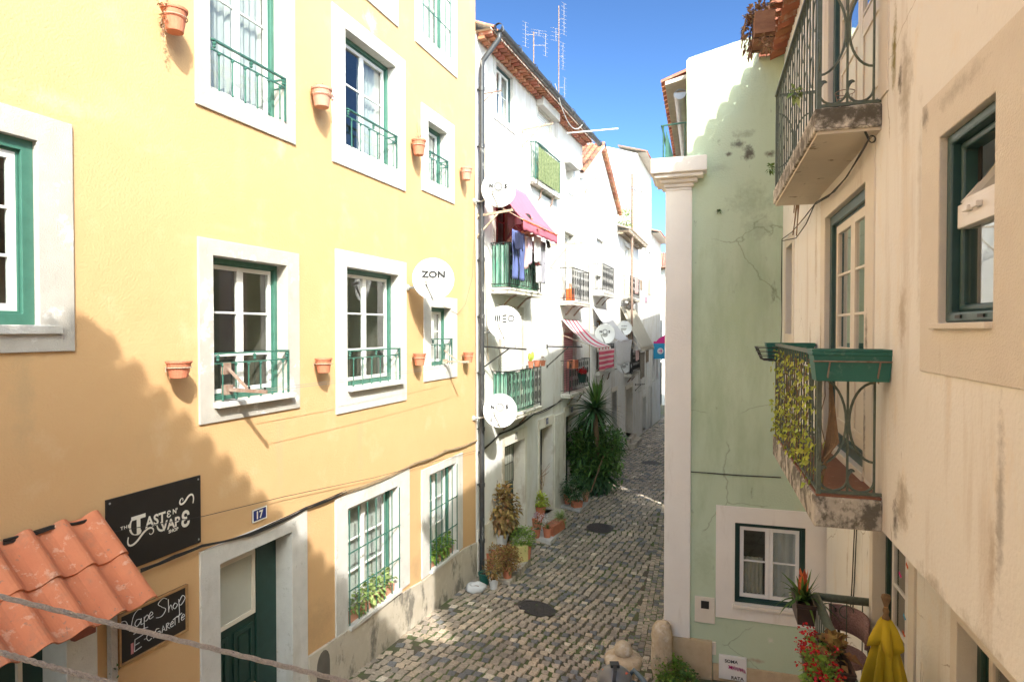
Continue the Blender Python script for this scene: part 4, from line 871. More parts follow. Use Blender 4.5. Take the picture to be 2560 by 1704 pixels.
# ================================================================ cream house on the right
ch = empty('cream_house', RF.o, RF.rot, 'weathered cream house on the right with two railed balconies', 'house')
def ra(x, y, off=0): return RF.at(x, y, off)
HR = {}
HR['door'] = (RF.at(2064, 700)[0], RF.at(2165, 700)[0], CZ - 1.04, CZ + 1.05)
HR['slit'] = (RF.at(1966, 700)[0], RF.at(1981.5, 700)[0], RF.at(1966, 834)[1], RF.at(1966, 622)[1])
HR['win'] = (RF.at(2352, 600)[0], RF.at(2492, 600)[0], CZ + .035, CZ + .935)
HR['up'] = (RF.at(2073, 100)[0], RF.at(2200, 100)[0], CZ + 1.50, CZ + 3.75)
OR = {'door': grow(HR['door'], .22, .24, 0, .26), 'slit': grow(HR['slit'], .14, .16, .12, .14), 'win': (RF.at(2308, 600)[0], HR['win'][1] + .26, CZ - .215, CZ + 1.165), 'up': grow(HR['up'], .2, .22, 0, .25)}
# x runs towards the camera: far end is negative
UF = RF.at(1955, 800)[0]; ZJ = CZ - 1.285; ZE = CZ + 3.98; UN = -2.42
m = wall_sheet(UF, UN, ZJ, ZE, [o for o in OR.values()]) 
m.v = m.v
m2 = wall_sheet(UN, 1.05, ZJ, CZ + 1.75, [h for h in [OR['win']] if h[1] > UN] if OR['win'][1] > UN else [])
m.add(m2.v, m2.f)
# end faces, parapet top, underside of the jetty
m.add([(UF, 0, ZJ), (UF, 6, ZJ), (UF, 6, ZE), (UF, 0, ZE)], [(0, 1, 2, 3)]); m.add([(UN, 0, CZ + 1.75), (UN, 6, CZ + 1.75), (UN, 6, ZE), (UN, 0, ZE)], [(0, 1, 2, 3)])
m.add([(UN, 0, CZ + 1.75), (1.05, 0, CZ + 1.75), (1.05, 6, CZ + 1.75), (UN, 6, CZ + 1.75)], [(0, 1, 2, 3)])
m.add([(UF, 0, ZJ), (1.05, 0, ZJ), (1.05, .7, ZJ), (UF, .7, ZJ)], [(0, 3, 2, 1)])
m.build('wall', MT['cream_plaster'], ch)
for k in ('door', 'slit', 'win', 'up'): surround(ch, OR[k], HR[k], 'warm_stone', proud=.012, depth=.14)
for k in ('door', 'up'):
    w = window(ch, HR[k], y=.035, fm='blue_green_paint', sm='cream_paint', fw=.085, sw=.075, bars=(.40, .57, .78), curt='grey_curtain', cu=(.5, 1), cz=(.35, 1), bottom=.10, name='french_door')
    o = HR[k]; mid = (o[0] + o[1]) / 2; m = MB()
    for (x0, x1) in ((o[0] + .18, mid - .08), (mid + .08, o[1] - .18)):
        m.box(x0, x1, .072, .11, o[2] + .17, o[2] + .17 + (o[3] - o[2]) * .33); m.ring((x0 + .03, x1 - .03, o[2] + .22, o[2] + .78), (x0 + .06, x1 - .06, o[2] + .25, o[2] + .75), .06, .072)
    m.build('panel', MT['cream_paint'], w, bevel=.004)
    MB().box(o[0], o[1], -.02, .12, o[2] - .06, o[2] + .02).build('threshold', MT['warm_stone'], w, bevel=.006)
w = window(ch, HR['slit'], y=.08, fm='blue_green_paint', leaves=1, fw=.03, sm='blue_green_paint')
# near window: moulded dark frame, fixed lower pane, tilted top sash
o = HR['win']; y = .02
wf = MB().ring(o, shrink(o, .05), y, y + .1).ring(shrink(o, .05), shrink(o, .085), y + .04, y + .12).build('window', MT['blue_green_paint'], ch, bevel=.012)
q = shrink(o, .085); zm = q[2] + (q[3] - q[2]) * .50
MB().box(q[0], q[1], y + .02, y + .07, zm - .01, zm + .10).box(q[0] + .12, q[0] + .18, y - .005, y + .02, zm + .05, zm + .075).box(q[1] - .22, q[1] - .16, y - .005, y + .02, zm + .05, zm + .075).build('transom', MT['white_paint'], wf, bevel=.004)
MB().box(q[0], q[1], y + .06, y + .065, q[2], zm).build('pane', MT['glass'], wf)
MB().box(q[0] + .0, q[1], y + .30, y + .31, q[2], zm).build('frosted_pane', MT['frosted_panel'], wf)
# tilted sash: hinged below, leaning out at the top
T = .16; s = MB(); z0_, z1_ = zm + .10, q[3] - .06
def tp(x, z, off=0): t = (z - z0_) / (z1_ - z0_); return (x, y + .05 + off + .16 * t, z)
fr_ = [(q[0] + .02, q[1] - .02, z0_, z1_)]
a, b = q[0] + .02, q[1] - .02
for (p0, p1) in (((a, z0_), (b, z0_)), ((a, z1_), (b, z1_)), ((a, z0_), (a, z1_)), ((b, z0_), (b, z1_))): s.obox(tp(*p0), tp(*p1), .035, .05)
sh_ = s.build('tilted_sash', MT['white_paint'], wf)
g = MB(); g.add([tp(a, z0_), tp(b, z0_), tp(b, z1_), tp(a, z1_)], [(0, 1, 2, 3)]); g.build('tilted_pane', MT['glass'], wf)
MB().box(q[0] - .005, q[0] + .03, y + .1, y + .108, zm + .05, q[3]).build('inner_jamb', MT['iron_dark'], wf)
MB().box(o[0] - .04, o[1] + .0, -.04, .1, o[2] - .03, o[2] - .002).build('sill', MT['warm_stone'], wf, bevel=.005)
MB().box(o[0] + .15, o[0] + .21, y - .008, y, o[2] + .02, o[2] + .035).box(o[1] - .21, o[1] - .15, y - .008, y, o[2] + .02, o[2] + .035).build('drain_cap', MT['iron_dark'], wf)
m = MB(); m.add([(o[0] - .3, .16, o[2] - .2), (o[1] + .5, .16, o[2] - .2), (o[1] + .5, .26, o[2] - .2), (o[0] - .3, .26, o[2] - .2), (o[0] - .3, .16, o[3] + .4), (o[1] + .5, .16, o[3] + .4), (o[1] + .5, .26, o[3] + .4), (o[0] - .3, .26, o[3] + .4)], [(0, 1, 2, 3), (4, 7, 6, 5), (0, 3, 7, 4), (1, 5, 6, 2), (3, 2, 6, 7)])
m.build('tiled_room', MT['cream_paint'], wf)
# recessed lower floors
r2 = R2; dy = (R2.o - RF.o).dot(RF.ey); du = (R2.o - RF.o).dot(RF.ex)
def r2u(x, y): return R2.at(x, y)[0] + du
HL = {'door': (r2u(2186, 1400), r2u(2277, 1400), CZ - 3.85, CZ - 1.45), 'win': (r2u(2400, 1600), r2u(2400, 1600) + .9, CZ - 3.3, CZ - 2.0)}
HL['door'] = tuple(HL['door']); OL = {k: grow(v, .12, .16, 0, .1) for k, v in HL.items()}
UFL = r2u(2066, 1400)
m = wall_sheet(UFL, 1.05, -.2, ZJ, list(OL.values()), y=dy); 
m.add([(UFL, dy, -.2), (UFL, 6, -.2), (UFL, 6, ZJ), (UFL, dy, ZJ)], [(0, 1, 2, 3)])
m.build('recessed_wall', MT['cream_plaster'], ch)
for k in HL:
    x = MB().ring(OL[k], HL[k], dy - .02, dy + .2).build('stone_surround', MT['warm_stone'], ch, bevel=.006)
def shift(o, d):
    for c in [o] : c.location = (0, d, 0)
w = window(ch, HL['door'], y=.10, fm='dark_green_paint', sm='white_paint', fw=.07, sw=.06, bars=(.35, .55, .78), name='balcony_door', bottom=.1); shift(w, dy)
w = window(ch, HL['win'], y=.10, fm='dark_green_paint', sm='cream_paint', fw=.07, sw=.06); shift(w, dy)
# tiled roof of the cream house with its scalloped eave
m = MB(); ov = .25; m.add([(UF - .1, -ov + .06, ZE), (UN, -ov + .06, ZE), (UN, 5, ZE + 2.0), (UF - .1, 5, ZE + 2.0), (UF - .1, -ov + .06, ZE - .05), (UN, -ov + .06, ZE - .05), (UN, 5, ZE + 1.95), (UF - .1, 5, ZE + 1.95)], [(0, 1, 2, 3), (4, 7, 6, 5), (0, 4, 5, 1), (0, 3, 7, 4), (1, 5, 6, 2)])
ro = m.build('roof', MT['mortar'], ch); m = MB(); k = 0; pt = .22
while UF - .05 + pt * (k + .5) < UN:
    uc = UF - .05 + pt * (k + .5); k += 1; vs = []
    for yy, zz in ((-ov - .09, ZE - .05), (-ov + .05, ZE - .05), (-ov + .05, ZE - .12), (5, ZE + 1.85)):
        for i in range(9): a = math.pi * i / 8; vs.append((uc + .078 * math.cos(a), yy, zz + .15 * math.sin(a)))
    m.add(vs, [(j * 9 + i, j * 9 + i + 1, j * 9 + 10 + i, j * 9 + 9 + i) for j in range(3) for i in range(8)] + [tuple(range(9))])
m.build('roof_tile', MT['roof_tile'], ro)

# ---- balconies of the cream house
def slab(u0, u1, zt, th, d, mat, nm='balcony', lip=True):
    m = MB().box(u0, u1, -d, 0, zt - th, zt)
    return m.build(nm, MT[mat], ch, bevel=.012)
DB = .40
# upper: far end px 1935, near end px 2037
uU0 = RF.at(1933, 463, DB)[0]; uU1 = RF.at(2037, 245, DB)[0]; zU = CZ + 1.475
bU = slab(uU0, uU1, zU, .15, DB, 'slab_concrete')
MB().box(uU0 + .02, uU1 - .02, -DB + .02, 0, zU - .17, zU - .149).build('soffit', MT['slab_soffit'], bU)
def ornate_rail(bal, u0, u1, z, d, h, near_pl=True, rings=True):
    """bars along the front with interlaced rings, scrollwork on the near end"""
    e = .03; yy = -d + e; x0, x1 = u0 + e, u1 - e; m = MB(); n = int((x1 - x0) / .125)
    for k in range(n + 1):
        x = x0 + (x1 - x0) * k / n; m.obox((x, yy, z - .0), (x, yy, z + h), .010, .012)
    m.obox((x0, yy, z + .02), (x1, yy, z + .02), .02, .012)
    if rings:
        for zc_, rr, st in ((z + h * .36, .085, 0), (z + h * .70, .085, 1)):
            for k in range(st, n, 2):
                x = x0 + (x1 - x0) * (k + 1) / n; m.tube([(x + rr * .85 * math.cos(t), yy - .006, zc_ + rr * 1.25 * math.sin(t)) for t in [2 * math.pi * i / 14 for i in range(15)]], .005, 4, cap=False)
    a = m.build('front_bars', MT['iron_green'], bal)
    m = MB(); m.obox((x0, yy, z + h), (x1, yy, z + h), .05, .022); m.obox((x1, yy, z + h), (x1, 0, z + h), .04, .02); m.obox((x0, yy, z + h), (x0, 0, z + h), .04, .02)
    m.build('handrail', MT['iron_green'], bal)
    for xx in (x1, x0):     # ends: three verticals with C scrolls
        m = MB()
        m.obox((xx, yy, z), (xx, yy, z + h), .028, .028); m.obox((xx, yy, z + .02), (xx, 0, z + .02), .014, .02)
        W = -yy; c1 = yy + W * .46; c2 = yy + W * .88
        for yc in (c1, c2): m.tube([(xx, yc, z + .02), (xx, yc, z + h)], .0085, 6)
        def arc(cy, cz, rr, a0, a1, ka=1.0, kz=1.0):
            pts = [(xx, cy + rr * ka * (1 - .0 * i) * math.cos(a0 + (a1 - a0) * i / 16), cz + rr * kz * math.sin(a0 + (a1 - a0) * i / 16)) for i in range(17)]; m.tube(pts, .0085, 5)
            e_ = pts[-1]; s_ = pts[0]
            return s_, e_
        for (ya, yb, mir) in ((yy, c1, 1), (c1, c2, -1)):
            w_ = (yb - ya); cy = ya + w_ * .5
            # low cup scroll
            arc(cy, z + .02 + w_ * .55, w_ * .5, math.pi * .72, math.pi * 2.0, 1, 1.0)
            m.tube([(xx, ya + w_ * .16 + w_ * .10 * math.cos(t), z + .02 + w_ * .98 - w_ * .1 + w_ * .10 * math.sin(t)) for t in [math.pi * 1.2 - i * .33 for i in range(12)]], .007, 5)
            # tall C above
            arc(cy + w_ * .5 * mir * -1, z + h * .52, w_ * .95, math.pi * (.5 if mir > 0 else .5), math.pi * (-.5 if mir > 0 else 1.5), mir if mir > 0 else 1, 1.75)
        m.build('end_panel', MT['iron_green'], bal)
ornate_rail(bU, uU0, uU1, zU, DB, .98)
uL0 = RF.at(1932, 1114, DB)[0]; uL1 = RF.at(2035, 1281, DB)[0]; zL = CZ - 1.08
bLo = slab(uL0, uL1, zL - .012, .20, DB, 'mossy_concrete')
MB().box(uL0 + .012, uL1 - .012, -DB + .012, -.002, zL - .012, zL + .003).build('floor_tiles', MT['floor_tile_red'], bLo, bevel=.004)
ornate_rail(bLo, uL0, uL1, zL, DB, .93, rings=True)
# lowest balcony, of the recessed floor
zT = CZ - 3.85; d3 = DB; u30 = R2.at(2040, 1421, .52)[0] + du; u31 = u30 + 3.2
b3 = MB().box(u30, u31, dy - .55, dy, zT - .15, zT).build('balcony', MT['slab_concrete'], ch, bevel=.012)
hz = CZ - 2.86
MB().tube([(u31, dy - .52, hz), (u30, dy - .52, hz), (u30, dy - .52, hz)], .045, 10).tube([(u30, dy - .54, hz), (u30, dy, hz)], .042, 10).build('handrail', MT['iron_green'], b3, smooth=True)
m = MB()
for k in range(30): x = u30 + .03 + k * .107; m.obox((x, dy - .52, zT), (x, dy - .52, hz), .012, .012)
for k in range(1, 4):
    yk = dy - .52 + .15 * k; m.tube([(u30, yk, zT), (u30, yk, hz)], .006, 5)
for yk in (dy - .40, dy - .22): m.tube([(u30, yk + .07 * math.cos(t), hz - .13 + .07 * math.sin(t)) for t in [math.pi * i / 9 * 1.5 for i in range(10)]], .006, 5)
m.build('bars', MT['iron_green'], b3)
# ================================================================ house behind the viewer: its hipped tile roof throws the scalloped shade
cx, cy = -1.36, -.46; zH = CZ + 5.0
hb = empty('corner_house', (cx, cy, 0), math.atan2(-.23, 1), 'cream corner house standing behind the viewer with a hipped tile roof', 'house')
m = MB().box(.5, 9, -9, -.35, -.2, zH - .1); m.build('wall', MT['cream_plaster'], hb)
m = MB(); m.add([(.07, -.07, zH + .03), (9.5, -.07, zH + .03), (9.5, -5, zH + 1.8), (4.6, -5, zH + 1.8), (.07, -9.5, zH + .03), (4.6, -9.5, zH + 1.8)], [(0, 1, 2, 3), (0, 3, 5, 4)])
m.add([(.07, -.07, zH - .02), (9.5, -.07, zH - .02), (9.5, -9.5, zH - .02), (.07, -9.5, zH - .02)], [(0, 3, 2, 1)])
hr = m.build('roof', MT['mortar'], hb); m = MB()
for k in range(47):
    x = .11 + k * .2; vs = []
    for yy, zz in ((.05, zH + .0), (-.08, zH + .0)):
        for i in range(9): a = math.pi * i / 8; vs.append((x + .070 * math.cos(a), yy, zz + .15 * math.sin(a)))
    m.add(vs, [(i, i + 1, 10 + i, 9 + i) for i in range(8)] + [tuple(range(9)), tuple(range(17, 8, -1))])
    yk = -.11 - k * .2; vs = []
    for xx, zz in ((-.05, zH - .02), (.08, zH - .02)):
        for i in range(9): a = math.pi * i / 8; vs.append((xx, yk + .070 * math.cos(a), zz + .15 * math.sin(a)))
    m.add(vs, [(i, i + 1, 10 + i, 9 + i) for i in range(8)] + [tuple(range(9)), tuple(range(17, 8, -1))])
m.tube([(-.08, .08, zH - .06), (.3, -.3, zH + .02)], [.10, .11], 10)
m.build('roof_tile', MT['roof_tile'], hr)
# houses down the right side of the lane (behind the pillar): they shade it
rl = empty('lane_house', GF.w(GL, LEN, 0), GF.rot, 'white terraced house along the right side of the lane behind the green one', 'house')
MB().box(0, 7, 0, 26, -2, top[0][1] - .2).build('wall', MT['white_plaster'], rl)
m = MB(); m.box(-.32, 4, 0, 26, top[0][1] - .2, top[0][1] - .1); m.build('roof', MT['roof_tile'], rl)

# ================================================================ ground
NX = 60
def ground_sheet():
    m = MB(); ys = [-30 + i * 1.5 for i in range(21)] + [2 + i * .5 for i in range(90)] + [48 + i * 4 for i in range(30)] + [300, 900]
    xs = [-400, -60, -12, -8, -4, -2] + [-1 + .25 * i for i in range(18)] + [5, 8, 12, 60, 400]; vs = [(x, y, zg(y, x)) for y in ys for x in xs]; n = len(xs)
    m.add(vs, [(j * n + i, j * n + i + 1, (j + 1) * n + i + 1, (j + 1) * n + i) for j in range(len(ys) - 1) for i in range(n - 1)])
    return m
M('joint_soil', (.15, .125, .09), 1, scale=14, var=.3, bump=1, bscale=50, stains=[((.10, .14, .04), 1, 1.6, .50, .14, .8), ((.10, .15, .03), 1, 7, .60, .1, .7)])
tag(ground_sheet().build('ground', MT['joint_soil']), kind='structure')
def stone_mat():
    m = bpy.data.materials.new('cobble_stone'); m.use_nodes = True; nt = m.node_tree; N = nt.nodes.new; L = nt.links.new; b = nt.nodes['Principled BSDF']
    g = N('ShaderNodeNewGeometry'); r = N('ShaderNodeValToRGB'); e = r.color_ramp.elements; e[0].color = (.10, .10, .105, 1); e[1].color = (.46, .41, .33, 1); e[0].position = 0; e[1].position = 1
    for p, c in ((.12, (.13, .13, .13)), (.2, (.19, .16, .13)), (.45, (.245, .20, .155)), (.7, (.29, .24, .185)), (.86, (.30, .235, .17)), (.95, (.36, .29, .21))):
        x = e.new(p); x.color = (*c, 1)
    L(g.outputs['Random Per Island'], r.inputs[0]); tc = N('ShaderNodeTexCoord'); n = N('ShaderNodeTexNoise'); n.inputs['Scale'].default_value = 38; n.inputs['Detail'].default_value = 5; L(tc.outputs['Object'], n.inputs[0])
    n2 = N('ShaderNodeTexNoise'); n2.inputs['Scale'].default_value = .9; n2.inputs['Detail'].default_value = 4; L(tc.outputs['Object'], n2.inputs[0])
    mr = N('ShaderNodeMapRange'); mr.inputs[1].default_value = .3; mr.inputs[2].default_value = .7; mr.inputs[3].default_value = .72; mr.inputs[4].default_value = 1.2; L(n.outputs[0], mr.inputs[0])
    mr2 = N('ShaderNodeMapRange'); mr2.inputs[1].default_value = .35; mr2.inputs[2].default_value = .65; mr2.inputs[3].default_value = 1.25; mr2.inputs[4].default_value = 1.85; L(n2.outputs[0], mr2.inputs[0])
    mu = N('ShaderNodeMath'); mu.operation = 'MULTIPLY'; L(mr.outputs[0], mu.inputs[0]); L(mr2.outputs[0], mu.inputs[1]); hs = N('ShaderNodeHueSaturation'); L(mu.outputs[0], hs.inputs['Value']); L(r.outputs[0], hs.inputs['Color']); L(hs.outputs[0], b.inputs[0])
    b.inputs['Roughness'].default_value = .62; bp = N('ShaderNodeBump'); bp.inputs['Strength'].default_value = .5; bp.inputs['Distance'].default_value = .01; L(n.outputs[0], bp.inputs['Height']); L(bp.outputs[0], b.inputs['Normal'])
    MT['cobble_stone'] = m
stone_mat()
holes_ = [ground(1500, 1320), ground(1342, 1521), ground(1626, 1157)]
def left_edge(y): return (-5.36 + .3625 * y) if y < 12.76 else (-5.834 + .40 * y) if y < 20.26 else (-5.02 + .36 * y)
def right_edge(y): return (2.36 + .304 * (y - 9.56)) if y > 9.5 else 4.8
def cobbles():
    m = MB(); rr = random.Random(11); pv = .138
    ca, sa = math.cos(R(19)), math.sin(R(19))
    def stone(x, y, sx, sy, ang, hgt=.012):
        k = []; 
        for dx, dy in ((-1, -1), (1, -1), (1, 1), (-1, 1)): k.append((dx * sx * rr.uniform(.84, 1.08), dy * sy * rr.uniform(.84, 1.08)))
        c_, s_ = math.cos(ang), math.sin(ang); t = .84; h = hgt + rr.uniform(-.004, .006); tl = [rr.uniform(-.004, .004) for _ in range(4)]; z0 = zg(y, x)
        lo = [(x + a * c_ - b * s_, y + a * s_ + b * c_, z0 - .01) for a, b in k]
        md = [(x + (a * c_ - b * s_) * .97, y + (a * s_ + b * c_) * .97, z0 + h * .55) for a, b in k]
        hi = [(x + (a * c_ - b * s_) * t, y + (a * s_ + b * c_) * t, z0 + h + tl[i]) for i, (a, b) in enumerate(k)]
        m.add(lo + md + hi, [(i, (i + 1) % 4, 4 + (i + 1) % 4, 4 + i) for i in range(4)] + [(4 + i, 4 + (i + 1) % 4, 8 + (i + 1) % 4, 8 + i) for i in range(4)] + [(8, 9, 10, 11)])
    v = -4.0; row = 0; gut = .0
    # field laid in gently arched diagonal rows, with two edge courses and a gutter line on the right
    while v < 46:
        row += 1; sc = 1.0 if v < 26 else 1.35
        u = -14.0 + (row % 2) * pv * .5 + rr.uniform(-.02, .02)
        while u < 14:
            X = u + .0; Yv = v
            # arch the rows: shift along y with distance from lane middle
            mid = 0
            yb = Yv
            le, re = left_edge(yb), 2.36 + .304 * (yb - 9.56); mid = (le + re) / 2
            y = yb - (X - mid) * .38 + rr.uniform(-.012, .012) + .07 * math.sin((X - mid) * 2.1 + yb * .6)
            x = X + rr.uniform(-.012, .012)
            if 4 < y < 46 and left_edge(y) + .03 < x < min(right_edge(y) - .62, 99) and (y > 9.4 or x < 2.4 or y < 3.4):
                if not any((x - h.x) ** 2 + (y - h.y) ** 2 < .36 ** 2 for h in holes_):
                    edge = x - left_edge(y) < .55
                    if not (edge and rr.random() < .12): stone(x, y, pv * .5 * sc * .92 * rr.uniform(.86, 1.04), pv * .5 * sc * .99 * rr.uniform(.90, 1.06), -math.atan(.38) + rr.uniform(-.16, .16) + (rr.uniform(-.35, .35) if edge else 0))
            u += pv * sc
        v += pv * sc
    y = 9.6
    while y < 44:
        for c in range(5):
            x = right_edge(max(y, 9.6)) - .55 + c * .12 - (0 if y > 9.56 else (9.56 - y) * .304); stone(x + rr.uniform(-.008, .008), y + rr.uniform(-.01, .01) + c * .03, .05, .055, math.atan(-.304) + rr.uniform(-.08, .08), .008)
        y += .125
    y = 4.0
    return m
tag(cobbles().build('street', MT['cobble_stone']), kind='structure')
# paving in front of the recessed cream wall
m = MB(); rr = random.Random(4)
for i in range(9):
    for j in range(16):
        x = 2.3 + i * .4 + rr.uniform(-.02, .02); y = 3.4 + j * .40 + rr.uniform(-.02, .02); z = zg(y, x)
        if x > 2.0 + (9.56 - y) * -.0 and y < 9.3: m.box(x - .18, x + .18, y - .18, y + .18, z - .02, z + .018 + rr.uniform(0, .008))
tag(m.build('pavement', MT['plinth_stone']), kind='structure')
for k, (c, lb) in enumerate(zip(holes_, ('round iron manhole cover in the middle of the lane beyond the plant trays', 'large round iron manhole cover in the foreground cobbles', 'small distant manhole cover far down the lane'))):
    r_ = .30; o = empty('manhole_cover', (c.x, c.y, zg(c.y, c.x) + .008), 0, lb, 'manhole cover', 'manhole covers in the lane'); o.rotation_euler = (math.atan((zg(c.y + .3, c.x) - zg(c.y - .3, c.x)) / .6), -math.atan((zg(c.y, c.x + .3) - zg(c.y, c.x - .3)) / .6), 0)
    MB().lathe([(r_ + .05, 0), (r_ + .05, .012), (r_ + .005, .012), (r_ + .005, 0)], 32).build('rim', MT['manhole_iron'], o)
    m = MB().lathe([(0.001, .0), (r_, .0), (r_, .008), (.001, .008)], 32, cap=False)
    for i in range(-4, 5):
        for j in range(-4, 5):
            if (i * i + j * j) < 17: m.box(i * .06 - .018, i * .06 + .018, j * .06 - .018, j * .06 + .018, .008, .012)
    m.build('lid', MT['manhole_iron'], o)

# ================================================================ small things: builders
def ring_pts(c, r, n=20, ax='z', a0=0, a1=2 * math.pi):
    f = {'z': lambda t: (c[0] + r * math.cos(t), c[1] + r * math.sin(t), c[2]), 'y': lambda t: (c[0] + r * math.cos(t), c[1], c[2] + r * math.sin(t))}[ax]
    return [f(a0 + (a1 - a0) * i / n) for i in range(n + 1)]
def pot_mb(r, h, rb=None, rim=.12, n=20):
    rb = rb or r * .68; m = MB(); t = r * .08; rh = h * rim
    return m.lathe([(rb * .97, 0), (rb, .004), (r * .93, h - rh), (r, h - rh), (r * 1.03, h - rh * .3), (r * 1.02, h), (r * .90, h), (r * .86, h - rh), (r * .8, h * .82)], n, cap=False).lathe([(.001, 0), (rb * .97, 0)], n, cap=False)
def soil_part(root, r, z): MB().lathe([(r, z), (r * .6, z + .01), (.001, z + .018)], 14, cap=False).build('soil', MT['soil'], root)
def pot(name, loc, r, h, mat, label, rot=0, group=None, cat='pot', rb=None):
    o = empty(name, loc, rot, label, cat, group); pot_mb(r, h, rb).build('pot', MT[mat], o, smooth=False); soil_part(o, r * .86, h * .80)
    return o
def bush(root, c, rad, n, l, w, mat, up=.4, seed=1, stems=4, stem_r=.005, nm='foliage'):
    rr = random.Random(seed); m = MB(); leaves_in(m, c, rad, n, l, w, up, rr); m.build(nm, MT[mat], root)
    if stems:
        s = MB()
        for _ in range(stems):
            e = Vector(c) + Vector((rad[0] * rr.uniform(-.6, .6), rad[1] * rr.uniform(-.6, .6), rad[2] * rr.uniform(.1, .7))); b = Vector((c[0] * .3 + rr.uniform(-.02, .02), c[1] * .3, max(0, c[2] - rad[2] - .06)))
            s.tube([b, b.lerp(e, .5) + Vector((rr.uniform(-.03, .03), rr.uniform(-.03, .03), 0)), e], [stem_r, stem_r * .8, stem_r * .4], 5)
        s.build('stem', MT['stem_wood'], root)
def spiky(root, c, n, l, w, mat, seed=1, up=(.2, 1.2), droop=.5, nm='foliage'):
    rr = random.Random(seed); m = MB()
    for _ in range(n):
        a = rr.uniform(0, 2 * math.pi); e = rr.uniform(*up); d = Vector((math.cos(a), math.sin(a), e)).normalized(); L = l * rr.uniform(.7, 1.15); sd = d.cross(Vector((0, 0, 1)))
        if sd.length < .01: sd = Vector((1, 0, 0))
        sd.normalize(); vs = []; k = 5
        for i in range(k + 1):
            t = i / k; p = Vector(c) + d * (L * t) - Vector((0, 0, droop * L * t * t * (1.1 - e * .5))); ww = w * (1 - t ** 2) * .5 + .0008; vs += [p - sd * ww, p + sd * ww + Vector((0, 0, ww * .3))]
        m.add(vs, [(2 * i, 2 * i + 1, 2 * i + 3, 2 * i + 2) for i in range(k)])
    m.build(nm, MT[mat], root)
def px_r(wpx, p): return wpx * math.hypot(p.x * 0 + p.y, 0) / FPX / 2

# ---------------------------------------------------------------- pots on the yellow wall
WP = [((436, 23), 62, 57, 'terracotta', 'dry', 'terracotta wall pot with a trailing dead plant, highest on the yellow wall', (404, 14)),
      ((804, 222), 52, 46, 'pale_terracotta', 'pink', 'pale wall pot with pink flowers between the two upper windows', None),
      ((1047, 350), 36, 38, 'terracotta', 'twigs', 'orange wall pot with dry twigs beside the small upper window', None),
      ((1166, 420), 30, 30, 'pale_terracotta', None, 'pale wall pot by the black downpipe on the upper row', None),
      ((447, 902), 62, 42, 'terracotta', None, 'wide empty terracotta wall pot left of the railed window with the rusty clothes arm', None),
      ((809, 895), 43, 36, 'terracotta', None, 'terracotta wall pot between the two railed middle windows', None),
      ((1049, 883), 33, 30, 'terracotta', None, 'small terracotta wall pot left of the small middle window under the dish', None),
      ((1171, 880), 27, 26, 'terracotta', None, 'small terracotta wall pot beside the downpipe on the middle row', None)]
for (c, wpx, hpx, mat, plant, lab, ex_) in WP:
    u, z = YF.at(c[0], c[1], .14); P = YF.w(u, -.14, z); r = wpx * P.y / FPX / 2 * .98; h = hpx * P.y / FPX * 1.0
    o = pot('wall_pot', (P.x, P.y, P.z - h), r, h, mat, lab, YF.rot, 'terracotta pots hung on the yellow wall')
    k = MB().tube(ring_pts((0, 0, h * .62), r * .96, 20), .005, 5); k.tube([(-.02, r, h * .62), (-.02, .14, h * .62), (-.02, .14, h * .3)], .005, 5).tube([(.02, r * .9, h * .62), (.02, .14, h * .62)], .005, 5)
    k.build('ring_holder', MT['bracket_paint'], o)
    rr = random.Random(int(c[0])); m = MB()
    if plant == 'dry':
        leaves_in(m, (-r * .8, 0, h * 1.0), (.06, .05, .05), 60, .035, .02, 0, rr); leaves_in(m, (-r * 1.05, -.0, h * .2), (.02, .02, .16), 60, .03, .016, -.4, rr); m.build('foliage', MT['leaf_dry'], o)
    elif plant == 'pink':
        leaves_in(m, (0, 0, h * 1.05), (r, r, .03), 50, .03, .018, .2, rr); leaves_in(m, (r * 1.5, 0, h * .85), (.04, .04, .03), 30, .028, .02, 0, rr); m.build('foliage', MT['petal_pink'], o)
    elif plant == 'twigs':
        for _ in range(10): m.tube([(0, 0, h * .8), (rr.uniform(-.04, .04), rr.uniform(-.03, .03), h * 1.3), (rr.uniform(-.12, .1), rr.uniform(-.06, .06), h * rr.uniform(1.3, 2.1))], .003, 4)
        m.build('stem', MT['leaf_dry'], o); m = MB(); leaves_in(m, (.02, 0, h * 1.12), (r, r * .7, .04), 60, .03, .012, 0, rr); m.build('foliage', MT['petal_pink'], o)
    else:
        leaves_in(m, (0, 0, h * .95), (r * .7, r * .7, .015), 14, .02, .008, .2, rr); m.build('foliage', MT['leaf_dry'], o)

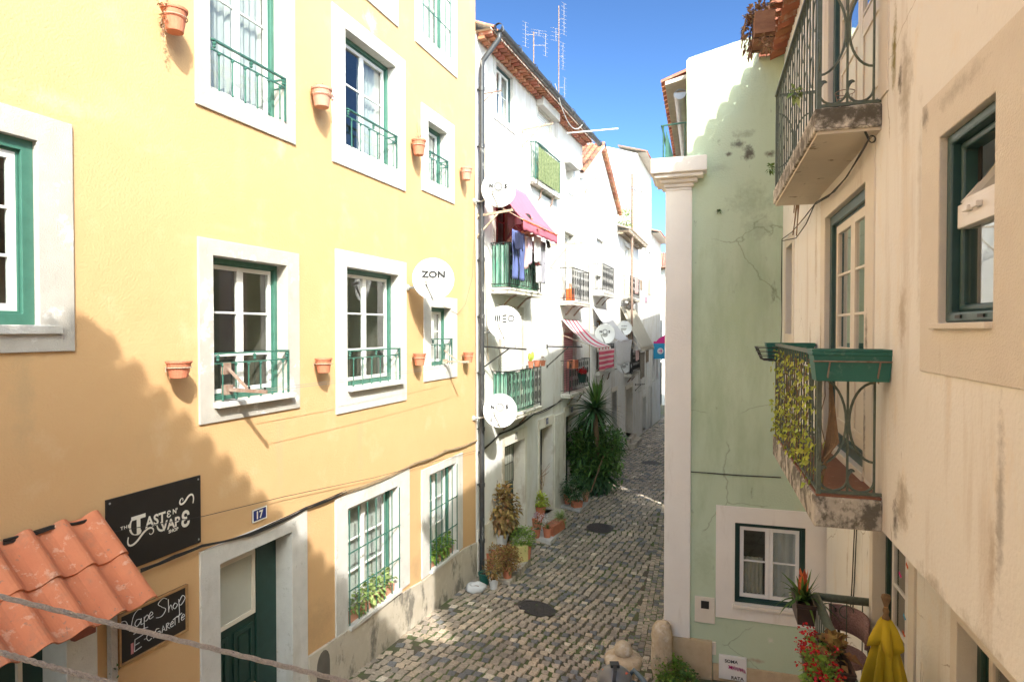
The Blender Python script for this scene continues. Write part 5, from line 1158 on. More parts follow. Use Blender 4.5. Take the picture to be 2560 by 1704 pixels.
# ---------------------------------------------------------------- satellite dishes
def dish(fac, px, py, rx, off, label, logo, side=-1, foot=(.0, -.38), mat='dish_white', turn=.12):
    u, z = fac.at(px, py, off); P = fac.w(u, -off, z); r = rx * P.y / FPX; f = (Vector((0, 0, CZ)) - P).normalized() + Vector((turn, 0, .12)); f.normalize()
    o = empty('satellite_dish', P, 0, label, 'satellite dish', 'satellite dishes on the facades'); o.rotation_mode = 'QUATERNION'; qt = f.to_track_quat('-Y', 'Z'); o.rotation_quaternion = qt
    pr = [(r * t, r * .20 * (1 - t * t)) for t in (.0001, .15, .3, .45, .6, .75, .88, .96, 1.0)]
    m = MB().lathe(pr + [(r * 1.012, .012), (r * 1.0, .02)] + [(a, b + .02) for a, b in pr[::-1]], 40, (0, 0, 0), (0, 1, 0), cap=False)
    m.build('reflector', MT[mat], o, smooth=True)
    lx = Vector((side * r * .42, -r * .62, -r * .22)); ft = Vector((0, .02, -r * 1.0))
    MB().obox(ft, lx + Vector((0, .04, -.03)), .022, .03).build('feed_arm', MT['dish_grey'], o)
    MB().tube([lx + Vector((0, -.03, -.01)), lx + Vector((0, .05, .02))], [.03, .026], 10).sphere(tuple(lx + Vector((0, .055, .022))), .032, 10).build('receiver_head', MT['dish_grey'], o)
    Mi = Matrix.Translation(P) @ qt.to_matrix().to_4x4(); Mi = Mi.inverted()
    w_ = Mi @ fac.w(u + foot[0], .0, z + foot[1] * r); bk = Vector((0, r * .24, -r * .15)); k = MB().tube([bk, Mi @ fac.w(u, -.12, z + foot[1] * r), w_], .018, 8)
    pl = Mi @ fac.w(u + foot[0], -.0, z + foot[1] * r); k.sphere(tuple(pl), .06, 8); k.box(-.09, .09, r * .18, r * .27, -r * .4, r * .05); k.build('wall_mount', MT['dish_grey'], o)
    t = MB(); y = -.006 ; dy = lambda x, zz: r * .20 * (1 - (x * x + zz * zz) / r / r)
    if logo == 'ZON': t.text('ZON', 0, r * .24, r * .33, 0, bold=.035, sx=1.18); mt = 'lettering_black'
    elif logo == 'NOS':
        cz = r * .22; mt = 'lettering_black'; t.text('N', -r * .43, cz, r * .24, 0, bold=.05).text('S', r * .42, cz, r * .26, 0, bold=.05)
        g = MB()
        for k_ in range(34):
            a = 2 * math.pi * k_ / 34; p0, p1 = r * .17, r * .26; g.obox((p0 * math.cos(a), -.004, cz + p0 * math.sin(a)), (p1 * math.cos(a), -.004, cz + p1 * math.sin(a)), .002, r * .03)
        for (x_, y_, z_) in []: pass
    elif logo == 'MEO':
        cz = r * .26; h = r * .18; w = r * .075; mt = 'lettering_black'
        t.obox((-r * .56, -.003, cz - h), (-r * .50, -.003, cz + h), .002, w).obox((-r * .40, -.003, cz - h), (-r * .40, -.003, cz + h), .002, w).obox((-r * .26, -.003, cz - h), (-r * .28, -.003, cz + h), .002, w)
        for q in (-1, 0, 1): t.obox((-r * .12, -.003, cz + h * q * .92), (r * .14, -.003, cz + h * q * .92 + q * .03 * r), .002, w * .95)
        n = 22; vs = []
        for i in range(n + 1):
            a = 2 * math.pi * i / n
            for rr_ in (h * 1.05, h * .76): vs.append((r * .40 + rr_ * math.cos(a), -.003, cz + rr_ * math.sin(a)))
        t.add(vs, [(2 * i, 2 * i + 2, 2 * i + 3, 2 * i + 1) for i in range(n)])
    else: t.text('meo', 0, r * .3, r * .2, 0, bold=.02, sx=1.1); mt = 'lettering_grey'
    def bend(q): q.v = [(x, yy + dy(x, zz) - .012, zz) for x, yy, zz in q.v]; return q
    bend(t).build('logo', MT[mt], o)
    if logo == 'NOS': bend(g).build('logo_ring', MT['lettering_grey'], o)
    return o
dish(YF, 1083.7, 697, 52, .48, 'round white satellite dish lettered ZON on the yellow house', 'ZON')
dish(W1, 1246.7, 474, 43, .50, 'white satellite dish with ring logo beside the pink awning', 'NOS', foot=(-.1, -.6))
dish(W1, 1261.7, 806, 42.5, .50, 'white satellite dish lettered MEO in front of the slatted shutter', 'MEO', foot=(-.1, -.6))
dish(W1, 1250.5, 1025.6, 42.5, .55, 'white satellite dish with ring logo just above the ground floor doors', 'NOS', foot=(-.1, -.5))
dish(W2, 1513, 834, 25, .5, 'smaller white satellite dish with ring logo by the red striped awning', 'NOS', foot=(0, -.5))
dish(W2, 1561, 820, 18.5, .5, 'small far satellite dish lettered meo in front of the cream awning', 'meo', foot=(0, -.5))
dish(W2, 1560, 914, 18.5, .5, 'small far satellite dish with ring logo below the white sheer cloth', 'NOS', foot=(0, -.5))

# ---------------------------------------------------------------- signs
def board(nm, tl, br, label, mat, dep=.02, cat='sign', z_tr=None):
    a, b = YF.at(*tl), YF.at(*br); o = empty(nm, YF.w((a[0] + b[0]) / 2, 0, b[1]), YF.rot, label, cat); W = (b[0] - a[0]) / 2; H = a[1] - b[1]
    MB().box(-W, W, -dep, -.002, 0, H).build('panel', MT[mat], o, bevel=.002); return o, W, H
so_, W, H = board('shop_sign', (261.5, 1249.6), (499, 1353), 'black shop sign with cream ornamental lettering above the tiled canopy', 'sign_black')
zt_ = YF.at(496, 1192)[1]; 
t = MB(); y = -.0215
def X(a): return -W + 2 * W * a
t.text('THE', X(.17), H * .585, H * .042, y, bold=.03, sx=1.2, space=1.2)
t.text('T', X(.30), H * .565, H * .25, y, bold=.035, sx=1.0); t.text('AST', X(.475), H * .555, H * .155, y, bold=.03, sx=.88); t.text('\u0190', X(.62), H * .575, H * .10, y, bold=.03); t.text("N'", X(.69), H * .59, H * .075, y, bold=.03, sx=.9)
t.text('VAP', X(.635), H * .43, H * .14, y, bold=.03, sx=.95); t.text('\u0190', X(.81), H * .43, H * .245, y, bold=.035, sx=.85); t.text('SHOP', X(.67), H * .325, H * .05, y, bold=.035, sx=1.0)
def swash(pts, w0=.012):
    n = len(pts)
    for i in range(n - 1):
        a, b = pts[i], pts[i + 1]; t_ = i / (n - 1); w = w0 * (.5 + math.sin(math.pi * min(1, t_ + .1))); t.obox((X(a[0]), y - .002, H * a[1]), (X(b[0]), y - .002, H * b[1]), .001, w * 1.1)
def bez(p0, p1, p2, p3, n=14): return [tuple((1 - q) ** 3 * a + 3 * (1 - q) ** 2 * q * b + 3 * (1 - q) * q * q * c + q ** 3 * d for a, b, c, d in zip(p0, p1, p2, p3)) for q in [i / n for i in range(n + 1)]]
swash(bez((.20, .44), (.17, .30), (.24, .28), (.31, .38)) + bez((.31, .38), (.36, .46), (.42, .50), (.45, .44)) + bez((.45, .44), (.47, .37), (.41, .36), (.41, .40), 8))
swash(bez((.90, .62), (.93, .76), (.87, .80), (.82, .70)) + bez((.82, .70), (.77, .62), (.73, .66), (.75, .72)) + bez((.75, .72), (.77, .76), (.79, .74), (.78, .70), 6))
swash(bez((.24, .66), (.20, .60), (.21, .46), (.27, .44))); swash(bez((.27, .44), (.31, .43), (.33, .46), (.32, .49), 8)); swash(bez((.49, .47), (.50, .36), (.58, .34), (.59, .44), 10))
t.build('lettering', MT['lettering_cream'], so_)
s = MB()
for xx in (-W + .03, W - .03):
    for zz in (.035, H - .035): s.sphere((xx, -.022, zz), .010, 8, (1, .5, 1))
s.build('screw', MT['zinc'], so_)

cb, W, H = board('chalkboard', (291, 1537), (466, 1574), 'chalkboard in a wooden frame advertising vape shop on the yellow wall', 'sign_black', dep=.015)
MB().ring((-W, W, 0, H), (-W + .022, W - .022, .022, H - .022), -.032, -.001).build('frame', MT['light_wood'], cb, bevel=.003)
t = MB(); y = -.018
def stroke(ps, w=.0055, sm=True):
    ps = [(X(a), y, H * b) for a, b in ps]
    if sm and len(ps) > 2:     # Catmull-Rom
        q = [ps[0]] + ps + [ps[-1]]; o_ = []
        for i in range(1, len(q) - 2):
            for k in range(6):
                s_ = k / 6; p = [.5 * ((2 * q[i][j]) + (-q[i - 1][j] + q[i + 1][j]) * s_ + (2 * q[i - 1][j] - 5 * q[i][j] + 4 * q[i + 1][j] - q[i + 2][j]) * s_ * s_ + (-q[i - 1][j] + 3 * q[i][j] - 3 * q[i + 1][j] + q[i + 2][j]) * s_ ** 3) for j in range(3)]; o_.append(tuple(p))
        o_.append(ps[-1]); ps = o_
    t.tube(ps, w / 2 * 1.15, 4)
# "Vape Shop" / "E-CiGaReTTe" written by hand
stroke([(.03, .85), (.10, .82), (.14, .66), (.16, .60), (.20, .84), (.26, .93), (.31, .92)])
stroke([(.31, .72), (.25, .75), (.22, .68), (.25, .62), (.30, .68), (.31, .74), (.305, .62), (.34, .62)]); stroke([(.35, .74), (.345, .45), (.33, .40)]); stroke([(.35, .70), (.39, .75), (.41, .69), (.38, .64), (.35, .66)]); stroke([(.42, .69), (.47, .72), (.45, .77), (.42, .72), (.43, .64), (.48, .66)]); stroke([(.20, .50), (.30, .52), (.40, .50)])
stroke([(.68, .88), (.62, .93), (.55, .86), (.60, .77), (.66, .68), (.60, .58), (.52, .60)]); stroke([(.70, .86), (.705, .60), (.71, .66), (.74, .72), (.76, .60)]); stroke([(.80, .72), (.77, .66), (.80, .60), (.84, .66), (.80, .72)]); stroke([(.86, .76), (.87, .46), (.85, .40)]); stroke([(.865, .70), (.92, .80), (.96, .72), (.90, .62), (.87, .64)])
stroke([(.22, .38), (.21, .15)], sm=False); stroke([(.22, .38), (.33, .40)], sm=False); stroke([(.215, .27), (.28, .28)], sm=False); stroke([(.21, .15), (.31, .18)], sm=False); stroke([(.345, .29), (.365, .295)], sm=False)
stroke([(.45, .35), (.41, .37), (.38, .30), (.41, .22), (.45, .24)]); stroke([(.48, .34), (.48, .22)], sm=False); stroke([(.56, .36), (.52, .37), (.50, .30), (.53, .23), (.57, .25), (.57, .30), (.54, .30)]); stroke([(.60, .24), (.62, .37), (.65, .25)], sm=False); stroke([(.61, .29), (.64, .29)], sm=False)
stroke([(.67, .24), (.67, .37), (.71, .36), (.68, .31), (.72, .25)]); stroke([(.73, .31), (.77, .32), (.76, .37), (.73, .32), (.74, .26), (.78, .27)]); stroke([(.80, .26), (.80, .40)], sm=False); stroke([(.77, .39), (.84, .42)], sm=False); stroke([(.86, .27), (.86, .42)], sm=False); stroke([(.83, .40), (.91, .44)], sm=False); stroke([(.90, .33), (.95, .35), (.93, .40), (.90, .34), (.91, .28), (.95, .30)])
t.build('chalk_writing', MT['chalk'], cb)
MB().box(X(.165), X(.20), y - .001, y + .001, H * .13, H * .34).build('chalk_bottle', MT['petal_pink'], cb)
np_, W, H = board('house_number', (629, 1275), (665, 1293), 'blue enamel house number plate reading 17 above the green door', 'sign_blue', dep=.012)
MB().ring((-W, W, 0, H), (-W + .012, W - .012, .012, H - .012), -.015, -.010).text('17', 0, H / 2, H * .62, -.013, bold=.035).build('number', MT['lettering_cream'], np_)

# ---------------------------------------------------------------- tiled canopy over the shop door
uc = YF.at(247, 1288)[0]; zc1 = YF.at(247, 1288)[1] - .02; dC = YF.depth_for(uc, 394, zc1 - .5); zc0 = YF.at(394, 1493, dC)[1]
cn = empty('tiled_canopy', YF.w(uc - 1.3, 0, zc0), YF.rot, 'orange clay tile canopy over the shop door in the lower left corner', 'canopy'); LC = 2.75; a0_ = 1.3 - LC
def canopy_row(y0, z0, y1, z1, nm):
    m = MB(); p = .262; nn = 12; K = int(LC / p * nn); vs = []; th_c = .016
    L_ = math.hypot(y1 - y0, z1 - z0); ny, nz = (z1 - z0) / L_, -(y1 - y0) / L_       # surface normal, outwards up
    if nz < 0: ny, nz = -ny, -nz
    for layer in (0, -th_c):
        for (yy, zz) in ((y0, z0), (y1, z1)):
            for i in range(K + 1):
                x = 1.3 - LC + LC * i / K; ph = ((1.3 - x) / p) % 1.0
                hh = .062 * math.sin(math.pi * ph / .56) ** .8 if ph < .56 else -.004 + .0 * ph
                if ph >= .56: hh = -.010 * math.sin(math.pi * (ph - .56) / .44)
                vs.append((x, yy + ny * (hh + layer), zz + nz * (hh + layer)))
    n = K + 1; m.add(vs, [(i, i + 1, n + i + 1, n + i) for i in range(K)] + [(2 * n + i, 3 * n + i, 3 * n + i + 1, 2 * n + i + 1) for i in range(K)] + [(i, 2 * n + i, 2 * n + i + 1, i + 1) for i in range(K)] + [(K, 2 * n + K, 3 * n + K, n + K), (0, n, 3 * n, 2 * n)])
    return m.build(nm, MT['shop_tile'], cn)
H_ = zc1 - zc0
canopy_row(-dC, 0, -dC * .46, H_ * .56, 'tile_row'); canopy_row(-dC * .52, H_ * .55, -.01, H_ + .045, 'tile_row')
MB().box(a0_, 1.25, -dC + .12, -dC + .16, .0, .04).box(a0_, 1.28, -.03, .0, H_ - .10, H_ - .0).build('batten', MT['stem_wood'], cn)
MB().box(1.0, 1.04, -dC + .1, -.02, -.02, .02).build('support_arm', MT['brick_dark'], cn)
# alarm box under the canopy, hanging rope braid with ivy
u, z = YF.at(208, 1575, .05); MBx = MB().box(-.09, .09, -.08, -.02, -.05, .05); tag(MBx.build('alarm_box', MT['brick_dark'], None, loc=YF.w(u, 0, z), rot=YF.rot, bevel=.01), 'dark red box on the white door surround under the canopy', 'box')
u, z = YF.at(270, 1560); rh = empty('rope_hanger', YF.w(u, -.05, z - 1.0), YF.rot, 'grey knotted net hanger with ivy beside the chalkboard', 'hanger')
m = MB()
for s_ in range(3):
    pts = [(.03 * math.sin(i * .45 + s_ * 2.1), .03 * math.cos(i * .45 + s_ * 2.1), i * .024) for i in range(50)]; m.tube(pts, .008, 4)
m.box(-.028, .028, -.025, .028, 0, 1.18); m.build('cord', MT['rope'], rh)
m = MB(); leaves_in(m, (0, -.03, .35), (.05, .03, .35), 26, .05, .04, .2, random.Random(4)); m.build('ivy', MT['leaf_dark'], rh)

# ---------------------------------------------------------------- cables on the yellow wall
def cable(name, fac, pts, r, mat, label, off=.03, n=1, jit=.0, seed=1, sagk=0):
    rr = random.Random(seed); m = MB()
    P = [fac.at(x, y) for x, y in pts]
    for k in range(n):
        q = []
        for i, (u, z) in enumerate(P):
            q.append(fac.w(u, -off - rr.uniform(0, jit), z + rr.uniform(-jit, jit)))
        # smooth subdivision with a little slack
        o_ = []
        for i in range(len(q) - 1):
            L = (q[i + 1] - q[i]).length; sg = sagk * L * rr.uniform(.3, 1.3)
            for s_ in range(6): t_ = s_ / 6; o_.append(q[i].lerp(q[i + 1], t_) - Vector((0, 0, sg * 4 * t_ * (1 - t_))))
        o_.append(q[-1]); m.tube(o_, r, 5)
    o = m.build(name, MT[mat], None); tag(o, label, 'cable'); return o
cable('cable_bundle', YF, [(0, 1352), (120, 1318), (240, 1290)], .007, 'cable_black', 'black cables sagging along the top of the tiled canopy', n=5, jit=.02, seed=3, sagk=.02)
cable('cable_bundle', YF, [(345, 1425), (430, 1390), (498, 1364), (620, 1335), (760, 1268), (860, 1226)], .006, 'cable_black', 'black cable bundle over the green door climbing to the right', n=7, jit=.018, seed=5, sagk=.018)
cable('cable_bundle', YF, [(850, 1232), (1030, 1158), (1110, 1126), (1188, 1100)], .0055, 'cable_tan', 'tan cable bundle draped over the two barred ground floor windows', n=9, jit=.02, seed=6, sagk=.022)
cable('thin_wire', YF, [(0, 1383), (300, 1322), (500, 1288), (700, 1240), (930, 1192), (1185, 1125)], .0035, 'cable_black', 'thin black wire crossing the shop sign and the yellow wall', off=.05)
cable('thin_wire', YF, [(1105, 765), (1140, 785), (1160, 760), (1178, 690), (1182, 600)], .004, 'cable_tan', 'thin wire looping from the small window up to the corner of the yellow house')
tag(MB().tube([YF.w(YF.at(x, 700)[0], -.03, YF.at(x, y)[1]) for x, y in ((1184, 430), (1186, 700), (1187, 1100))], .008, 5).build('thin_wire', MT['cable_tan'], None), 'straight tan cable running down the right corner of the yellow house', 'cable')

# ---------------------------------------------------------------- clothes-line arms
def bracket(fac, foot, tip, sfoot, label, mat='bracket_paint', w=.035, sz=.62, grp='folding clothes line arms on the facades'):
    u, z = fac.at(*foot); d = fac.depth_for(u, tip[0], z); o = empty('clothes_dryer', fac.w(u, 0, z), fac.rot, label, 'clothesline arm', grp); zt__ = fac.at(tip[0], tip[1], d)[1] - z; zs = fac.at(*sfoot)[1] - z
    MB().obox((0, -.01, 0), (0, -d, zt__), w, w).box(-.03, .03, -.02, 0, -.06, .06).build('arm', MT[mat], o)
    MB().obox((0, -.01, zs), (0, -d * sz, zt__ * sz), w * .7, w * .7).box(-.025, .025, -.02, 0, zs - .04, zs + .04).build('strut', MT[mat], o)
    h = MB()
    for t_ in (.5, .75, .97): h.tube([(0, -d * t_, zt__ * t_ + .01), (0, -d * t_, zt__ * t_ + .06)], .008, 5)
    h.build('line_hook', MT['iron_rusty'], o); return fac.w(u, -d, z + zt__)
u, z = YF.at(560, 973); o = empty('clothes_dryer', YF.w(u, -.03, z), YF.rot, 'rusty folding clothes arm on the sill of the big railed window', 'clothesline arm', 'folding clothes line arms on the facades')
A = MB(); A.obox((0, 0, 0), (0, -.52, -.005), .03, .035).box(-.045, .045, -.05, .02, -.05, .05).box(-.05, .05, -.02, .02, .16, .28); A.obox((-.02, -.05, .22), (.0, -.30, .0), .03, .02); A.build('arm', MT['iron_rusty'], o)
MB().tube([(0, -.5, -.01), (0, -.5, .04)], .012, 6).tube([(0, -.3, -.01), (0, -.3, .04)], .012, 6).build('line_hook', MT['iron_dark'], o)
u2, z2 = YF.at(1108, 903); d2 = YF.depth_for(u2, 1182, z2); o = empty('clothes_dryer', YF.w(u2, -.03, z2), YF.rot, 'pale folding clothes arm on the small middle window of the yellow house', 'clothesline arm', 'folding clothes line arms on the facades')
A = MB().obox((0, 0, 0), (0, -.5, .0), .03, .03).box(-.04, .04, -.04, .02, -.04, .04); A.obox((-.02, -.0, .2), (0, -.28, 0), .025, .02); A.build('arm', MT['bracket_paint'], o)
for k, (yy, lb) in enumerate(((-.5, 'outer line strung between the two clothes arms of the yellow house'), (-.3, 'inner line strung between the two clothes arms of the yellow house'))):
    tag(MB().tube(sag(YF.w(u, -.03 + yy, z), YF.w(u2, -.03 + yy, z2), .03, 14), .003, 4).build('clothesline', MT['steel_wire'], None), lb, 'clothesline')
tb_ = [bracket(W1, (1200, 236), (1254, 227), (1200, 262), 'small rusty clothes arm left of the top window of the white house', mat='iron_rusty', w=.02),
       bracket(W1, (1305, 325), (1383, 309), (1306, 365), 'pale clothes arm left of the green topmost balcony'),
       bracket(W1, (1193, 540), (1282, 525), (1194, 590), 'thick pale clothes arm below the dish beside the pink awning', w=.045),
       bracket(W1, (1376, 612), (1457, 608), (1368, 664), 'pale clothes arm at the right end of the laundry line'),
       bracket(W1, (1207, 866), (1316, 873), (1209, 918), 'dark clothes arm across the slatted shutter behind the MEO dish', mat='iron_dark'),
       bracket(W1, (1367, 866), (1456, 867), (1370, 915), 'dark clothes arm left of the pink shutter', mat='iron_dark'),
       bracket(W2, (1462, 452), (1509, 440), (1462, 480), 'pale clothes arm on the gabled house just under the gable', w=.03),
       bracket(W2, (1588, 961), (1612, 960), (1588, 975), 'small far clothes arm above the ground floor of the low house', mat='iron_dark', w=.03)]
for k, (i, j, lb) in enumerate(((2, 3, 'laundry line strung under the pink awning'), (4, 5, 'empty line strung along the lower balconies of the white house'))):
    tag(MB().tube(sag(tb_[i], tb_[j], .05, 14), .004, 4).build('clothesline', MT['steel_wire'], None), lb, 'clothesline')
# plants inside the barred windows
for k, mt_, lb in (('w3g', 'leaf_varieg', 'pale variegated plant filling the foot of the larger barred window'), ('w4g', 'leaf_bright', 'green leafy plant behind the bars of the right ground floor window')):
    q = op[k]; o = empty('window_planter', YF.w((q[0] + q[1]) / 2, .06, q[2] + .0), YF.rot, lb, 'plant'); W = (q[1] - q[0]) / 2
    MB().box(-W * .9, W * .9, -.05, .05, 0, .11).build('trough', MT['pale_terracotta'], o); m = MB(); leaves_in(m, (0, -.03, .22), (W * .98, .07, .22), 420, .075, .055, .3, random.Random(3)); m.build('foliage', MT[mt_], o)
# foreground ropes
for (p0, p1, d0, d1, lb) in (((-60, 1475), (1050, 1748), 1.15, 1.2, 'longer thick beige rope crossing the lower left foreground'), ((-60, 1613), (420, 1746), 1.05, 1.1, 'shorter thick beige rope in the bottom left corner')):
    a = ray(*p0) * d0 + Vector((0, 0, CZ)); b = ray(*p1) * d1 + Vector((0, 0, CZ)); m = MB(); n = 90; d = (b - a).normalized(); o1 = d.orthogonal().normalized(); o2 = d.cross(o1)
    ext = (b - a) * .0
    for s_ in range(3):
        m.tube([a.lerp(b, i / n) + (o1 * math.cos(i * .5 + s_ * 2.09) + o2 * math.sin(i * .5 + s_ * 2.09)) * .0024 for i in range(n + 1)], .0028, 5)
    tag(m.build('rope', MT['rope'], None), lb, 'rope')

# ================================================================ awnings, laundry, people, plants of the white houses
def cloth_grid(P, nu, nv, mat, name, parent=None, label=None, cat=None, group=None, wav=.012, seed=0, sol=.004, loc=None, rot=None, folds=5):
    """P(s,t) -> local point, s across, t down"""
    rr = random.Random(seed); ph = rr.uniform(0, 6); m = MB(); vs = []
    for j in range(nv + 1):
        for i in range(nu + 1):
            s, t = i / nu, j / nv; p = Vector(P(s, t)); p.y += wav * math.sin(s * folds * 2 * math.pi + ph + t * 1.3) * (.35 + .65 * t) + wav * .4 * math.sin(s * 17 + t * 5 + ph); vs.append(p)
    n = nu + 1; m.add(vs, [(j * n + i, j * n + i + 1, (j + 1) * n + i + 1, (j + 1) * n + i) for j in range(nv) for i in range(nu)])
    o = m.build(name, MT[mat], parent, smooth=True, loc=loc, rot=rot); s_ = o.modifiers.new('s', 'SOLIDIFY'); s_.thickness = sol
    if label: tag(o, label, cat, group)
    return o
def awning(fac, wr, fr, fl, label, mat, val=.14, sagv=.06, vmat=None, wallz=None, mat2=None):
    ur = fac.at(*wr)[0]; d = fac.depth_for(ur, fr[0], fac.at(*wr)[1]); uf, zf = fac.at(fr[0], fr[1], d); ul, zl2 = fac.at(fl[0], fl[1], d); zf = (zf + zl2) / 2; zw = fac.at(*wr)[1]
    o = empty('awning', fac.w(ul, 0, zw), fac.rot, label, 'awning'); W = ur - ul; dz = zf - zw
    cloth_grid(lambda s, t: (W * s, -.02 - (d - .02) * t, dz * t - sagv * math.sin(math.pi * t) * (.4 + .6 * math.sin(math.pi * s))), 24, 14, mat, 'canopy', o, wav=.008, seed=3, folds=7)
    cloth_grid(lambda s, t: (W * s, -d, dz - val * t - .01 * math.sin(s * 40) * t), 40, 3, vmat or mat, 'valance', o, wav=.010, seed=5, folds=12)
    MB().tube([(0, -d, dz), (W, -d, dz)], .012, 6).tube([(0, -.02, dz * .55), (0, -d, dz)], .010, 6).tube([(W, -.02, dz * .55), (W, -d, dz)], .010, 6).build('frame_rod', MT['bracket_paint'], o)
    return o, (W, d, dz)
stripe_mat('stripe_red', [(.78, .74, .72), (.66, .06, .14)], 2.6, 0, .85, .3, .62)
stripe_mat('stripe_towel', [(.62, .08, .16), (.72, .50, .50)], 7.0, 2, .85, .2, .6)
o, (W, d, dz) = awning(W1, (1313, 486), (1392, 588), (1307, 549), 'pink cloth awning with a fringed edge over the green clad balcony', 'pink_cloth', val=.20, sagv=.10)
m = MB(); rr = random.Random(8)
for i in range(60): x = W * i / 59; m.sphere((x, -d - .012, dz + .0 + rr.uniform(-.006, .006)), .018, 6)
fr_ = m.build('fringe', MT['petal_orange'], o)
awning(W1, (1444, 800), (1527, 868), (1492, 867), 'red and white striped awning sagging above the lower balcony', 'stripe_red', val=.12, sagv=.25)
awning(W2, (1588, 773), (1635, 867), (1603, 869), 'plain cream awning stretched far down the lane', 'cloth_cream', val=.12, sagv=.05)
awning(W2, (1515, 773), (1574, 852), (1545, 850), 'white translucent awning beside the cream one', 'cloth_white', val=.05, sagv=.2)
def laundry(fac, x0, x1, y0, y1, off, mat, nm, label, cat='laundry', taper=0, seed=1, legs=False, skew=0):
    a = fac.at(x0, y0, off); b = fac.at(x1, y0, off); c = fac.at((x0 + x1) / 2, y1, off); W = b[0] - a[0]; H = (a[1] + b[1]) / 2 - c[1]; base = fac.w(a[0], -off, (a[1] + b[1]) / 2)
    if legs:
        m = MB(); n = 10; nv = 14; vs = []; fs = []
        for (s0, s1) in ((0, .5), (.5, 1)):
            b0 = len(vs)
            for j in range(nv + 1):
                t = j / nv; g = .045 * max(0, t - .25) * (1 if s0 == 0 else -1)
                for i in range(n + 1):
                    s = s0 + (s1 - s0) * i / n; s2 = s + (-(s - (s0 + s1) / 2) * .25 * t) - (.03 if s0 == 0 else -.03) * (1 if t > .25 else 0)
                    vs.append((W * s2, .03 * math.sin(i / n * math.pi) * (1 if 1 else 0) + .01 * math.sin(t * 8 + s * 9), -H * t))
            fs += [(b0 + j * (n + 1) + i, b0 + j * (n + 1) + i + 1, b0 + (j + 1) * (n + 1) + i + 1, b0 + (j + 1) * (n + 1) + i) for j in range(nv) for i in range(n)]
        m.add(vs, fs); o = m.build(nm, MT[mat], None, smooth=True, loc=base, rot=fac.rot); s_ = o.modifiers.new('s', 'SOLIDIFY'); s_.thickness = .02; tag(o, label, cat); return o
    return cloth_grid(lambda s, t: (W * (s * (1 - taper * t) + taper * t * .5) + skew * t, 0, -H * t - .02 * math.sin(s * 7) * t), 14, 12, mat, nm, None, label, cat, None, .022, seed, .006, base, fac.rot, 2)
oM = iM[3] + .16
laundry(W1, 1280.6, 1310, 578, 699, oM, 'cloth_blue', 'blue_trousers', 'long blue trousers hanging leftmost on the laundry line', legs=True)
laundry(W1, 1289, 1309, 584, 624, oM + .12, 'cloth_navy', 'navy_shirt', 'dark navy top pegged over the blue trousers')
laundry(W1, 1309.6, 1321, 593, 671, oM, 'cloth_pink', 'pink_garment', 'pale pink garment hanging right of the blue trousers', taper=.2)
laundry(W1, 1320, 1330, 593, 660, oM + .03, 'cloth_purple', 'patterned_garment', 'purple patterned garment between the pink and the red ones', taper=.3)
laundry(W1, 1331, 1352, 606, 663, oM - .03, 'cloth_red', 'red_cloth', 'dull red cloth hanging behind the white shirt', taper=.5, skew=.08)
laundry(W1, 1336, 1352, 591, 656, oM + .04, 'cloth_white', 'white_shirt', 'white shirt hanging in the middle of the laundry line', taper=.1)
laundry(W1, 1350, 1364, 604, 662, oM, 'cloth_grey', 'grey_garment', 'grey garment at the right end of the laundry line')
laundry(W1, 1341, 1352, 662, 706, oM - .02, 'cloth_white', 'white_cloth', 'short white cloth low under the white shirt')
laundry(W1, 1354, 1363, 660, 708, oM + .02, 'cloth_grey', 'grey_trouser_leg', 'narrow grey trousers dangling beneath the grey garment')
laundry(W1, 1366, 1373, 601, 619, oM + .1, 'cloth_black', 'black_sock', 'single black sock pegged at the far right of the pink awning', skew=.06)
laundry(W1, 1499, 1536, 872, 923, W1.depth_for(W1.at(1444, 800)[0], 1527) + .05, 'stripe_towel', 'striped_towel', 'crimson towel with pale stripes hanging below the striped awning')
laundry(W2, 1540, 1580, 850, 908, .9, 'cloth_white', 'sheer_cloth', 'white sheer cloth hanging in folds right of the crimson towel', taper=.2)
for (x0, x1, y0, y1, mt_, nm, lb) in ((1575, 1582, 872, 930, 'cloth_black', 'black_trousers', 'black trousers hanging under the cream awning'), (1590, 1598, 875, 900, 'cloth_pink', 'pink_cloth', 'small pink cloth under the cream awning'), (1601, 1612, 880, 944, 'cloth_check', 'checked_towel', 'checked brown towel hanging under the cream awning'), (1615, 1622, 872, 905, 'cloth_brown', 'brown_cloth', 'brown cloth hanging rightmost under the cream awning'),
                                      (1601, 1606, 700, 725, 'cloth_brown', 'brown_shirt', 'brown garment on the highest far line'), (1620, 1627, 697, 738, 'cloth_cream', 'cream_shirt', 'cream garment on the highest far line'), (1612, 1619, 742, 757, 'cloth_purple', 'purple_cloth', 'small purple cloth below the highest far line'), (1588, 1596, 690, 735, 'cloth_pink', 'pink_towel', 'pale pink towel hanging by the far upper balcony')):
    laundry(W2, x0, x1, y0, y1, .75, mt_, nm, lb)
